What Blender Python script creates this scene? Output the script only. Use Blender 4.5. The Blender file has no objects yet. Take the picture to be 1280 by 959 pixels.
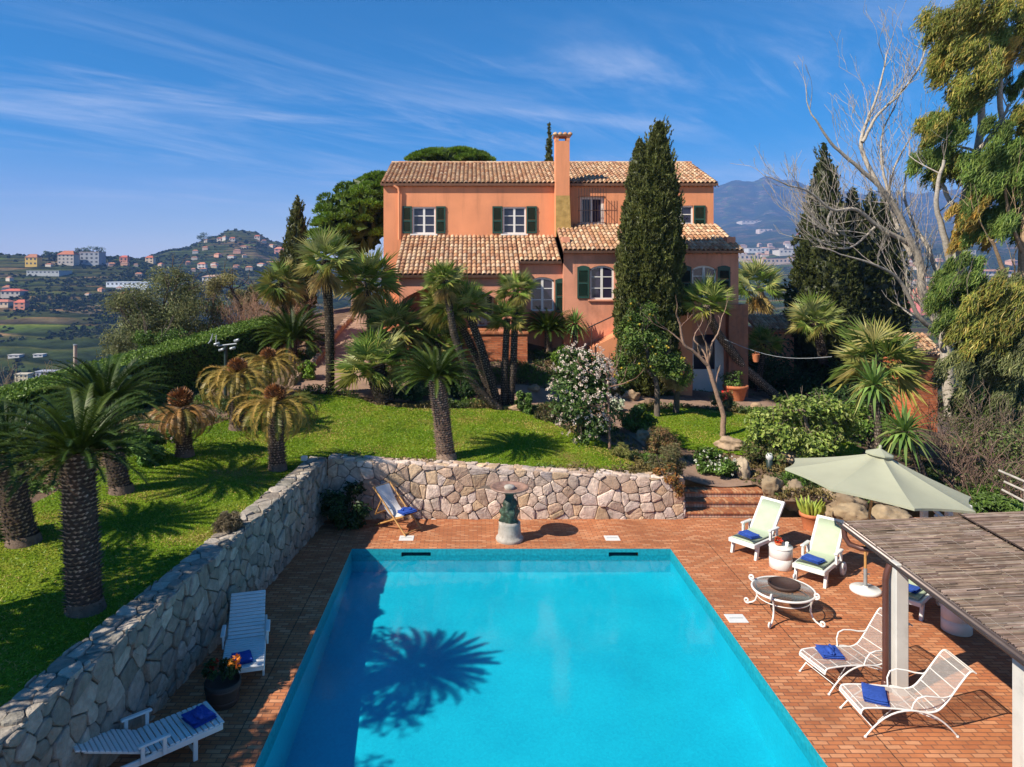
import bpy, math, random
import numpy as np
from mathutils import Vector, Matrix

R = math.radians
rnd = random.Random(7)
nr = np.random.default_rng(11)
sc = bpy.context.scene
col = sc.collection

# ------------------------------------------------------------------ camera, sky, sun, exposure
EYE = 6.5            # height of the camera over the pool deck, metres
HAZE = 1.5e-4
cam_d = bpy.data.cameras.new('camera')
cam_d.sensor_width = 36.0
cam_d.lens = 880.0 / 1280.0 * 36.0
cam_d.shift_x = 48.0 / 1280.0
cam_d.shift_y = -134.5 / 1280.0
cam_d.clip_start = 0.1
cam_d.clip_end = 40000.0
cam = bpy.data.objects.new('camera', cam_d)
cam.location = (0, 0, EYE)
cam.rotation_euler = (R(90), 0, 0)
col.objects.link(cam)
sc.camera = cam

SUN_EL, SUN_AZ = 41.0, 61.0          # azimuth: degrees from -Y towards -X
to_sun = Vector((-math.sin(R(SUN_AZ)) * math.cos(R(SUN_EL)), -math.cos(R(SUN_AZ)) * math.cos(R(SUN_EL)), math.sin(R(SUN_EL))))
sun_d = bpy.data.lights.new('sun', 'SUN')
sun_d.energy = 4.9
sun_d.angle = R(0.5)
sun_d.color = (1.0, 0.91, 0.77)
sun = bpy.data.objects.new('sun', sun_d)
sun.rotation_euler = to_sun.to_track_quat('Z', 'Y').to_euler()
sun.location = (-30, -20, 40)
col.objects.link(sun)

world = bpy.data.worlds.new('World')
sc.world = world
world.use_nodes = True


def sky_nodes():
    nt = world.node_tree
    nt.nodes.clear()
    N, L = nt.nodes.new, nt.links.new
    out = N('ShaderNodeOutputWorld')
    bg = N('ShaderNodeBackground')
    bg.inputs['Strength'].default_value = 0.10
    sky = N('ShaderNodeTexSky')
    sky.sky_type = 'NISHITA'
    sky.sun_disc = False
    sky.sun_elevation = R(SUN_EL)
    # sun_rotation is measured clockwise from +Y seen from above
    sky.sun_rotation = math.atan2(to_sun.x, to_sun.y)
    sky.altitude = 1200
    sky.air_density = 1.0
    sky.dust_density = 0.0
    sky.ozone_density = 5.0
    hs = N('ShaderNodeHueSaturation')
    hs.inputs['Hue'].default_value = 0.494
    hs.inputs['Saturation'].default_value = 2.3
    hs.inputs['Value'].default_value = 0.72
    L(sky.outputs[0], hs.inputs['Color'])
    # thin cirrus: direction projected on a high flat layer, stretched noise
    tc = N('ShaderNodeTexCoord')
    sep = N('ShaderNodeSeparateXYZ')
    L(tc.outputs['Generated'], sep.inputs[0])

    def M(op, a, b=None, c=None, clamp=False):
        n = N('ShaderNodeMath'); n.operation = op; n.use_clamp = clamp
        for i, v in enumerate((a, b, c)):
            if v is None: continue
            if isinstance(v, (int, float)): n.inputs[i].default_value = v
            else: L(v, n.inputs[i])
        return n.outputs[0]
    zc = M('ADD', M('MAXIMUM', sep.outputs['Z'], 0.0), 0.10)
    u = M('DIVIDE', sep.outputs['X'], zc)
    v = M('DIVIDE', sep.outputs['Y'], zc)
    cmb = N('ShaderNodeCombineXYZ')
    L(u, cmb.inputs[0]); L(v, cmb.inputs[1])

    def layer(rot, scale, seed, nscale, lo, hi, rough):
        mp = N('ShaderNodeMapping')
        mp.vector_type = 'TEXTURE'
        mp.inputs['Rotation'].default_value = (0, 0, R(rot))
        mp.inputs['Scale'].default_value = (1 / scale[0], 1 / scale[1], 1)
        mp.inputs['Location'].default_value = (seed, seed * .7, 0)
        L(cmb.outputs[0], mp.inputs[0])
        nz = N('ShaderNodeTexNoise')
        nz.inputs['Scale'].default_value = nscale
        nz.inputs['Detail'].default_value = 9
        nz.inputs['Roughness'].default_value = rough
        nz.inputs['Distortion'].default_value = 1.7
        L(mp.outputs[0], nz.inputs['Vector'])
        rp = N('ShaderNodeMapRange')
        rp.interpolation_type = 'SMOOTHSTEP'
        rp.inputs['From Min'].default_value = lo
        rp.inputs['From Max'].default_value = hi
        L(nz.outputs['Fac'], rp.inputs['Value'])
        return rp.outputs[0]
    wisps = layer(36, (0.42, 1.25, 1), 4.3, 0.95, 0.42, 0.76, 0.64)
    veil = layer(12, (0.45, 0.8, 1), 8.4, 0.62, 0.34, 0.62, 0.5)
    fine = layer(48, (0.35, 2.1, 1), 5.2, 1.8, 0.46, 0.80, 0.68)
    mask = M('MULTIPLY', M('ADD', M('MULTIPLY', wisps, 0.75), M('MULTIPLY', fine, 0.35)), M('ADD', M('MULTIPLY', veil, 0.9), 0.10))
    hi_fade = N('ShaderNodeMapRange'); hi_fade.interpolation_type = 'SMOOTHSTEP'
    hi_fade.inputs['From Min'].default_value = 0.03; hi_fade.inputs['From Max'].default_value = 0.14
    L(sep.outputs['Z'], hi_fade.inputs['Value'])
    top_fade = N('ShaderNodeMapRange'); top_fade.interpolation_type = 'SMOOTHSTEP'
    top_fade.inputs['From Min'].default_value = 0.40; top_fade.inputs['From Max'].default_value = 0.22
    L(sep.outputs['Z'], top_fade.inputs['Value'])
    mask = M('MULTIPLY', M('MULTIPLY', mask, hi_fade.outputs[0]), top_fade.outputs[0])
    mask = M('MULTIPLY', mask, 0.72, clamp=True)
    # pale lilac air close to the horizon
    lo_ = N('ShaderNodeMapRange'); lo_.interpolation_type = 'SMOOTHSTEP'
    lo_.inputs['From Min'].default_value = 0.19; lo_.inputs['From Max'].default_value = -0.02
    lo_.inputs['To Max'].default_value = 1.0
    L(sep.outputs['Z'], lo_.inputs['Value'])
    hz = N('ShaderNodeMix'); hz.data_type = 'RGBA'
    L(lo_.outputs[0], hz.inputs['Factor']); L(hs.outputs[0], hz.inputs[6]); hz.inputs[7].default_value = (5.4, 5.2, 5.4, 1)
    mix = N('ShaderNodeMix'); mix.data_type = 'RGBA'
    L(mask, mix.inputs['Factor'])
    L(hz.outputs[2], mix.inputs[6])
    mix.inputs[7].default_value = (5.0, 5.2, 5.9, 1)
    L(mix.outputs[2], bg.inputs['Color'])
    L(bg.outputs[0], out.inputs['Surface'])


sky_nodes()
sc.view_settings.view_transform = 'Standard'
sc.view_settings.look = 'None'
sc.view_settings.exposure = 0.92
sc.view_settings.gamma = 1.0
sc.view_settings.use_curve_mapping = False
sc.render.engine = 'CYCLES'
sc.cycles.max_bounces = 6
sc.cycles.diffuse_bounces = 3
sc.cycles.glossy_bounces = 2
sc.cycles.transmission_bounces = 3
sc.cycles.transparent_max_bounces = 8
sc.cycles.caustics_reflective = False
sc.cycles.caustics_refractive = False
sc.cycles.volume_bounces = 0
sc.cycles.sample_clamp_indirect = 4.0
sc.cycles.use_denoising = True


# ------------------------------------------------------------------ helpers
def gnd(px, py, z=0.0):
    """the point of height z seen at a pixel of the 1280x959 photograph (used to take measurements off it)"""
    Y = 880.0 * (EYE - z) / (py - 345.0)
    return Vector(((px - 592.0) / 880.0 * Y, Y, z))


def at(px, py, Y):
    return Vector(((px - 592.0) / 880.0 * Y, Y, EYE - (py - 345.0) / 880.0 * Y))


class MB:
    """collects polygons (numpy chunks) for ONE mesh object"""
    def __init__(s):
        s.v = []; s.nv = 0; s.f = []; s.c = []; s.sm = []

    def add(s, verts, faces, color=None, smooth=False):
        verts = np.asarray(verts, dtype=np.float64).reshape(-1, 3)
        if isinstance(faces, np.ndarray):
            s.f.append(faces.astype(np.int64) + s.nv)
            n = len(faces)
            s.sm.append(np.full(n, smooth))
            s.c.append(s._col(color, n))
        else:
            by = {}
            for i, f in enumerate(faces): by.setdefault(len(f), []).append(i)
            for k, idx in by.items():
                s.f.append(np.array([faces[i] for i in idx], dtype=np.int64) + s.nv)
                s.sm.append(np.full(len(idx), smooth))
                if color is not None and not np.isscalar(color[0]):
                    s.c.append(np.asarray(color, dtype=np.float32)[idx])
                else:
                    s.c.append(s._col(color, len(idx)))
        s.v.append(verts); s.nv += len(verts)

    def _col(s, color, n):
        if color is None: return np.ones((n, 3), dtype=np.float32)
        a = np.asarray(color, dtype=np.float32)
        if a.ndim == 1: a = np.tile(a[:3], (n, 1))
        return a

    def box(s, x0, x1, y0, y1, z0, z1, color=None, M=None):
        v = np.array([[x0, y0, z0], [x1, y0, z0], [x1, y1, z0], [x0, y1, z0], [x0, y0, z1], [x1, y0, z1], [x1, y1, z1], [x0, y1, z1]], float)
        if M is not None: v = xf(v, M)
        s.add(v, [[0, 3, 2, 1], [4, 5, 6, 7], [0, 1, 5, 4], [1, 2, 6, 5], [2, 3, 7, 6], [3, 0, 4, 7]], color)

    def bevbox(s, x0, x1, y0, y1, z0, z1, b=.01, color=None, M=None):
        """box with chamfered upright and top edges"""
        rings = []
        for z, ins in ((z0, 0), (z1 - b, 0), (z1, b)):
            xa, xb, ya, yb = x0 + ins, x1 - ins, y0 + ins, y1 - ins
            rings.append([(xa + b, ya, z), (xb - b, ya, z), (xb, ya + b, z), (xb, yb - b, z), (xb - b, yb, z), (xa + b, yb, z), (xa, yb - b, z), (xa, ya + b, z)])
        v = np.array(rings).reshape(-1, 3)
        f = []
        for r in range(2):
            for i in range(8):
                j = (i + 1) % 8
                f.append([r * 8 + i, r * 8 + j, r * 8 + 8 + j, r * 8 + 8 + i])
        f.append(list(range(16, 24))); f.append(list(range(7, -1, -1)))
        if M is not None: v = xf(v, M)
        s.add(v, f, color)

    def tube(s, pts, rad, n=6, color=None, smooth=True, cap=True, closed=False):
        pts = [Vector(p) for p in pts]
        m = len(pts)
        if np.isscalar(rad): rad = [rad] * m
        vs = []
        prev = None
        for i, p in enumerate(pts):
            if closed: d = pts[(i + 1) % m] - pts[i - 1]
            else: d = pts[min(i + 1, m - 1)] - pts[max(i - 1, 0)]
            if d.length < 1e-9: d = Vector((0, 0, 1))
            d.normalize()
            if prev is None:
                a = Vector((0, 0, 1)) if abs(d.z) < .9 else Vector((1, 0, 0))
                u = d.cross(a).normalized()
            else:
                u = prev - d * prev.dot(d)
                if u.length < 1e-6: u = d.orthogonal()
                u.normalize()
            prev = u
            w = d.cross(u)
            for k in range(n):
                t = 2 * math.pi * k / n
                vs.append(p + (u * math.cos(t) + w * math.sin(t)) * rad[i])
        f = []
        for i in range(m if closed else m - 1):
            j = (i + 1) % m
            for k in range(n):
                l = (k + 1) % n
                f.append([i * n + k, i * n + l, j * n + l, j * n + k])
        s.add(np.array([tuple(v) for v in vs]), f, color, smooth)
        if cap and not closed:
            s.add(np.array([tuple(v) for v in vs[:n]]), [list(range(n - 1, -1, -1))], color)
            s.add(np.array([tuple(v) for v in vs[-n:]]), [list(range(n))], color)

    def lathe(s, prof, c=(0, 0, 0), n=24, color=None, smooth=True, M=None, cap=True):
        vs, f = [], []
        for r, z in prof:
            for k in range(n):
                t = 2 * math.pi * k / n
                vs.append((c[0] + r * math.cos(t), c[1] + r * math.sin(t), c[2] + z))
        for i in range(len(prof) - 1):
            for k in range(n):
                l = (k + 1) % n
                f.append([i * n + k, i * n + l, i * n + n + l, i * n + n + k])
        v = np.array(vs)
        if M is not None: v = xf(v, M)
        s.add(v, f, color, smooth)
        if cap:
            if prof[-1][0] > 1e-4: s.add(v[-n:], [list(range(n))], color)
            if prof[0][0] > 1e-4: s.add(v[:n], [list(range(n - 1, -1, -1))], color)

    def poly(s, pts, color=None):
        s.add(np.array([tuple(p) for p in pts]), [list(range(len(pts)))], color)

    def prism(s, pts2, z0, z1, color=None, M=None):
        n = len(pts2)
        v = np.array([(p[0], p[1], z0) for p in pts2] + [(p[0], p[1], z1) for p in pts2], float)
        f = [list(range(n - 1, -1, -1)), list(range(n, 2 * n))] + [[i, (i + 1) % n, n + (i + 1) % n, n + i] for i in range(n)]
        if M is not None: v = xf(v, M)
        s.add(v, f, color)

    def mesh(s, name, origin=(0, 0, 0)):
        v = np.concatenate(s.v) - np.array(origin, float)
        me = bpy.data.meshes.new(name)
        me.vertices.add(len(v))
        me.vertices.foreach_set('co', v.astype(np.float32).ravel())
        tot = np.concatenate([np.full(len(f), f.shape[1]) for f in s.f])
        loops = np.concatenate([f.ravel() for f in s.f])
        me.loops.add(len(loops))
        me.loops.foreach_set('vertex_index', loops.astype(np.int32))
        me.polygons.add(len(tot))
        st = np.concatenate([[0], np.cumsum(tot)[:-1]])
        me.polygons.foreach_set('loop_start', st.astype(np.int32))
        me.polygons.foreach_set('loop_total', tot.astype(np.int32))
        me.polygons.foreach_set('use_smooth', np.concatenate(s.sm).astype(bool))
        c = np.concatenate(s.c)
        at_ = me.attributes.new('Col', 'FLOAT_COLOR', 'FACE')
        at_.data.foreach_set('color', np.concatenate([c, np.ones((len(c), 1))], 1).astype(np.float32).ravel())
        me.update(calc_edges=True)
        return me


def xf(v, M):
    m = np.array(M)
    return np.asarray(v) @ m[:3, :3].T + m[:3, 3]


def wloc(o):
    p = Vector((0, 0, 0))
    while o is not None:
        p += Vector(o.location); o = o.parent
    return p


def tag(o, label=None, cat=None, group=None, kind=None):
    if label: o['label'] = label
    if cat: o['category'] = cat
    if group: o['group'] = group
    if kind: o['kind'] = kind
    return o


def thing(name, label, cat, loc=(0, 0, 0), group=None, rz=0.0):
    o = bpy.data.objects.new(name, None)
    o.empty_display_size = .2
    o.location = loc; o.rotation_euler = (0, 0, rz)
    col.objects.link(o)
    return tag(o, label, cat, group)


def part(name, mb, mat, parent, local=False, label=None):
    """a mesh of its own under its thing; verts are given in world space unless local"""
    me = mb.mesh(name, (0, 0, 0) if local else wloc(parent))
    me.materials.append(mat)
    o = bpy.data.objects.new(name, me)
    o.parent = parent
    col.objects.link(o)
    if label: o['label'] = label
    return o


def single(name, mb, mat, label, cat, loc=(0, 0, 0), group=None, kind=None):
    me = mb.mesh(name, loc)
    me.materials.append(mat)
    o = bpy.data.objects.new(name, me)
    o.location = loc
    col.objects.link(o)
    return tag(o, label, cat, group, kind)


def struct(name, mb, mat, kind='structure'):
    me = mb.mesh(name)
    me.materials.append(mat)
    o = bpy.data.objects.new(name, me)
    col.objects.link(o)
    o['kind'] = kind
    return o


def copy_tree(o, parent=None):
    c = o.copy(); col.objects.link(c); c.parent = parent
    for ch in list(o.children): copy_tree(ch, c)
    return c


def frame(d, up=(0, 0, 1)):
    d = Vector(d).normalized(); u = Vector(up)
    s_ = d.cross(u)
    if s_.length < 1e-5: s_ = Vector((1, 0, 0))
    s_.normalize()
    return d, s_, s_.cross(d)


def TR(x, y, z, rz=0, s=1):
    return Matrix.Translation((x, y, z)) @ Matrix.Rotation(rz, 4, 'Z') @ Matrix.Scale(s, 4)


# ------------------------------------------------------------------ materials
MATS = {}


def nodes(name):
    m = bpy.data.materials.new(name)
    m.use_nodes = True
    nt = m.node_tree
    nt.nodes.clear()
    out = nt.nodes.new('ShaderNodeOutputMaterial')
    b = nt.nodes.new('ShaderNodeBsdfPrincipled')
    nt.links.new(b.outputs[0], out.inputs['Surface'])
    return m, nt, b, out


def pm(name, c=(1, 1, 1), rough=.6, var=.15, vs=4.0, bump=0.0, bs=40.0, metal=0.0, attr=False, spec=.5, transl=0.0, stain=None, stain_s=1.0, stain_lo=.5, stain_hi=.7):
    """general procedural surface: base colour (or per-face colour) x noise, optional stains, bump, leaf translucency"""
    if name in MATS: return MATS[name]
    m, nt, b, out = nodes(name)
    N, L = nt.nodes.new, nt.links.new
    tc = N('ShaderNodeTexCoord')
    nz = N('ShaderNodeTexNoise'); nz.inputs['Scale'].default_value = vs; nz.inputs['Detail'].default_value = 5
    L(tc.outputs['Object'], nz.inputs['Vector'])
    mr = N('ShaderNodeMapRange')
    mr.inputs['From Min'].default_value = .25; mr.inputs['From Max'].default_value = .75
    mr.inputs['To Min'].default_value = 1 - var; mr.inputs['To Max'].default_value = 1 + var
    L(nz.outputs['Fac'], mr.inputs['Value'])
    mul = N('ShaderNodeMix'); mul.data_type = 'RGBA'; mul.blend_type = 'MULTIPLY'; mul.inputs['Factor'].default_value = 1
    if attr:
        a = N('ShaderNodeAttribute'); a.attribute_name = 'Col'
        L(a.outputs['Color'], mul.inputs[6])
    else:
        mul.inputs[6].default_value = (*c, 1)
    L(mr.outputs[0], mul.inputs[7])
    cout = mul.outputs[2]
    if attr and c != (1, 1, 1):
        m2 = N('ShaderNodeMix'); m2.data_type = 'RGBA'; m2.blend_type = 'MULTIPLY'; m2.inputs['Factor'].default_value = 1
        L(cout, m2.inputs[6]); m2.inputs[7].default_value = (*c, 1); cout = m2.outputs[2]
    if stain:
        n2 = N('ShaderNodeTexNoise'); n2.inputs['Scale'].default_value = stain_s; n2.inputs['Detail'].default_value = 8; n2.inputs['Roughness'].default_value = .65
        L(tc.outputs['Object'], n2.inputs['Vector'])
        r2 = N('ShaderNodeMapRange'); r2.interpolation_type = 'SMOOTHSTEP'
        r2.inputs['From Min'].default_value = stain_lo; r2.inputs['From Max'].default_value = stain_hi
        L(n2.outputs['Fac'], r2.inputs['Value'])
        mx = N('ShaderNodeMix'); mx.data_type = 'RGBA'
        L(r2.outputs[0], mx.inputs['Factor']); L(cout, mx.inputs[6]); mx.inputs[7].default_value = (*stain, 1)
        cout = mx.outputs[2]
    L(cout, b.inputs['Base Color'])
    b.inputs['Roughness'].default_value = rough
    b.inputs['Metallic'].default_value = metal
    b.inputs['Specular IOR Level'].default_value = spec
    if bump:
        n3 = N('ShaderNodeTexNoise'); n3.inputs['Scale'].default_value = bs; n3.inputs['Detail'].default_value = 4
        L(tc.outputs['Object'], n3.inputs['Vector'])
        bp = N('ShaderNodeBump'); bp.inputs['Strength'].default_value = bump; bp.inputs['Distance'].default_value = .02
        L(n3.outputs['Fac'], bp.inputs['Height']); L(bp.outputs[0], b.inputs['Normal'])
    if transl:
        t = N('ShaderNodeBsdfTranslucent'); L(cout, t.inputs['Color'])
        ms = N('ShaderNodeMixShader'); ms.inputs[0].default_value = transl
        L(b.outputs[0], ms.inputs[1]); L(t.outputs[0], ms.inputs[2]); L(ms.outputs[0], out.inputs['Surface'])
    MATS[name] = m
    return m


LEAF = pm('leaf_foliage', (1.75, 1.75, 1.45), attr=True, rough=.5, var=.22, vs=1.3, spec=.35, transl=.28)
LEAFG = pm('glossy_palm_leaf', (1.85, 1.85, 1.3), attr=True, rough=.45, var=.15, vs=1.5, spec=.24, transl=.2)
BARK = pm('tree_bark', attr=True, rough=.9, var=.35, vs=14, bump=.6, bs=35, spec=.2)
STONE = pm('rubble_stone', attr=True, rough=.9, var=.28, vs=9, bump=.9, bs=26, spec=.25, stain=(.16, .15, .13), stain_s=3.0, stain_lo=.55, stain_hi=.8)
MORTAR = pm('wall_mortar', (.19, .15, .12), rough=.95, var=.3, vs=12, bump=.5)
ROCK = pm('garden_rock', attr=True, rough=.9, var=.35, vs=3.5, bump=1.0, bs=9, spec=.2, stain=(.14, .12, .09), stain_s=1.6, stain_lo=.5, stain_hi=.72)
PLAST = pm('white_plastic', (.66, .66, .64), rough=.35, var=.05, vs=6)
IRONW = pm('white_painted_iron', (.70, .67, .63), rough=.4, var=.08, vs=12)
TOWEL = pm('blue_towel', (.035, .085, .36), rough=.95, var=.2, vs=25, bump=.5, bs=220, spec=.1)
CUSH = pm('sage_cushion', (.40, .47, .34), rough=.9, var=.08, vs=5, bump=.25, bs=160, spec=.1)
WOOD = pm('varnished_wood', (.42, .22, .07), rough=.45, var=.3, vs=9)
DARKW = pm('dark_brown_metal', (.05, .028, .022), rough=.4, var=.2, vs=8)
TERRA = pm('terracotta', (.48, .16, .065), rough=.85, var=.2, vs=7, bump=.2)
SHUT = pm('green_shutter_paint', (.012, .05, .032), rough=.5, var=.2, vs=5)
WHITEP = pm('white_window_paint', (.66, .64, .60), rough=.5, var=.06, vs=5)
GREYM = pm('grey_metal', (.30, .32, .33), rough=.4, var=.15, vs=9, metal=.3)
BRONZE = pm('green_bronze', (.02, .04, .025), rough=.5, var=.5, vs=9, bump=.4, bs=30, stain=(.10, .17, .12), stain_s=9)

# ------------------------------------------------------------------ the lie of the garden
CTRL = [(-5.4, 4, 1.5), (-5.2, 8, 1.5), (-4.8, 13, 1.42), (-4.3, 18, 1.5), (-3, 19.4, 1.5), (0, 19.4, 1.36), (3, 19.4, 1.2), (4.8, 19.4, 1.08),
        (-8, 6, 1.5), (-8, 10, 1.5), (-8.4, 13, 1.52), (-7.8, 15.6, 1.65), (-7.6, 18.4, 1.8), (-7.1, 21.3, 1.95), (-5.2, 25.5, 2.3),
        (-12, 8, 1.1), (-12, 14, 1.3), (-13, 20, 1.7), (-9.5, 32, 3.2), (-6, 30, 3.0), (-5.6, 36, 4.3), (-9, 26, 2.4), (-10, 38, 4.0), (-6, 46, 4.6),
        (0.5, 25, 1.8), (2, 25.5, 1.75), (-2.5, 24, 1.95), (3.2, 27.5, 1.9), (5, 22, 1.35), (7, 24, 1.4), (6, 28, 1.7), (9.5, 30, 1.5),
        (12, 30, 1.3), (8.6, 20.3, .75), (11, 22, 1.1), (14, 27, .9), (-2, 27.0, 2.2), (0, 27.3, 2.1), (-2, 28.7, 3.0), (1, 28.7, 3.0), (3, 29.2, 3.0),
        (5, 29.4, 2.4), (6.9, 19.9, .5), (6.6, 21.5, .8), (10, 18.9, .5), (12.5, 18.6, .2), (16, 20, -.4), (13, 12, -.4), (13, 6, -.4), (18, 14, -1.0), (20, 28, -.2), (26, 20, -2), (24, 34, -1.5),
        (-17, 10, -.5), (-18, 22, -.5), (-16, 34, .4), (-24, 16, -4), (-24, 34, -4), (0, 45, 3.5), (12, 46, 1.0), (22, 48, -2), (-16, 50, 0)]
_cp = np.array(CTRL, float)


def _tps(d):
    return np.where(d > 1e-9, d * d * np.log(np.maximum(d, 1e-9)), 0)


def _fit():
    n = len(_cp)
    D = np.sqrt(((_cp[:, None, :2] - _cp[None, :, :2]) ** 2).sum(-1))
    A = np.zeros((n + 3, n + 3))
    A[:n, :n] = _tps(D) + np.eye(n) * .25
    Pm = np.concatenate([np.ones((n, 1)), _cp[:, :2]], 1)
    A[:n, n:] = Pm; A[n:, :n] = Pm.T
    return np.linalg.solve(A, np.concatenate([_cp[:, 2], np.zeros(3)]))


_w = _fit()


def GZ(X, Y):
    """garden height at arrays X, Y"""
    X = np.atleast_1d(np.asarray(X, float)); Y = np.atleast_1d(np.asarray(Y, float))
    d = np.sqrt((X[..., None] - _cp[:, 0]) ** 2 + (Y[..., None] - _cp[:, 1]) ** 2)
    n = len(_cp)
    return _tps(d) @ _w[:n] + _w[n] + _w[n + 1] * X + _w[n + 2] * Y


def G(x, y):
    return float(GZ([x], [y])[0])


def hit(px, py, lo=7.0, hi=60.0):
    """where the sight line through a photo pixel meets the garden"""
    Y = np.arange(lo, hi, .05)
    X = (px - 592.0) / 880.0 * Y
    z = EYE - (py - 345.0) / 880.0 * Y
    g = GZ(X, Y)
    ok = np.nonzero(z <= g)[0]
    i = ok[0] if len(ok) else len(Y) - 1
    return Vector((X[i], Y[i], g[i]))


def inpoly(px, py, poly):
    px = np.asarray(px); py = np.asarray(py)
    ins = np.zeros(px.shape, bool)
    n = len(poly)
    for i in range(n):
        x0, y0 = poly[i]; x1, y1 = poly[(i + 1) % n]
        c = ((y0 > py) != (y1 > py)) & (px < (x1 - x0) * (py - y0) / ((y1 - y0) if y1 != y0 else 1e-9) + x0)
        ins ^= c
    return ins


def polydist(px, py, poly):
    """nearest boundary point of every point, and its distance"""
    best = np.full(px.shape, 1e9); bx = px.copy(); by = py.copy()
    n = len(poly)
    for i in range(n):
        x0, y0 = poly[i]; x1, y1 = poly[(i + 1) % n]
        dx, dy = x1 - x0, y1 - y0
        t = np.clip(((px - x0) * dx + (py - y0) * dy) / max(dx * dx + dy * dy, 1e-9), 0, 1)
        qx, qy = x0 + t * dx, y0 + t * dy
        d = np.hypot(px - qx, py - qy)
        m = d < best
        best[m] = d[m]; bx[m] = qx[m]; by[m] = qy[m]
    return best, bx, by


def sheet(poly, cell, lift, hole=None, zf=GZ, rough=0.0):
    """a ground sheet following the garden inside an outline (x, y list)"""
    xs = [p[0] for p in poly]; ys = [p[1] for p in poly]
    gx = np.arange(min(xs) - cell, max(xs) + cell * 1.5, cell)
    gy = np.arange(min(ys) - cell, max(ys) + cell * 1.5, cell)
    X, Y = np.meshgrid(gx, gy)
    for pl in ([poly] + ([hole] if hole else [])):
        d, bx, by = polydist(X, Y, pl)
        m = d < cell * .62
        X = np.where(m, bx, X); Y = np.where(m, by, Y)
    Z = zf(X.ravel(), Y.ravel()).reshape(X.shape) + lift
    if rough: Z = Z + nr.normal(0, rough, Z.shape)
    ny, nx = X.shape
    idx = np.arange(nx * ny).reshape(ny, nx)
    F = np.stack([idx[:-1, :-1], idx[:-1, 1:], idx[1:, 1:], idx[1:, :-1]], -1).reshape(-1, 4)
    cx = X.ravel()[F].mean(1); cy = Y.ravel()[F].mean(1)
    k = inpoly(cx, cy, poly)
    if hole: k &= ~inpoly(cx, cy, hole)
    F = F[k]
    used = np.unique(F)
    remap = np.zeros(nx * ny, int); remap[used] = np.arange(len(used))
    mb = MB()
    mb.add(np.stack([X.ravel(), Y.ravel(), Z.ravel()], -1)[used], remap[F], None, True)
    return mb


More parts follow.
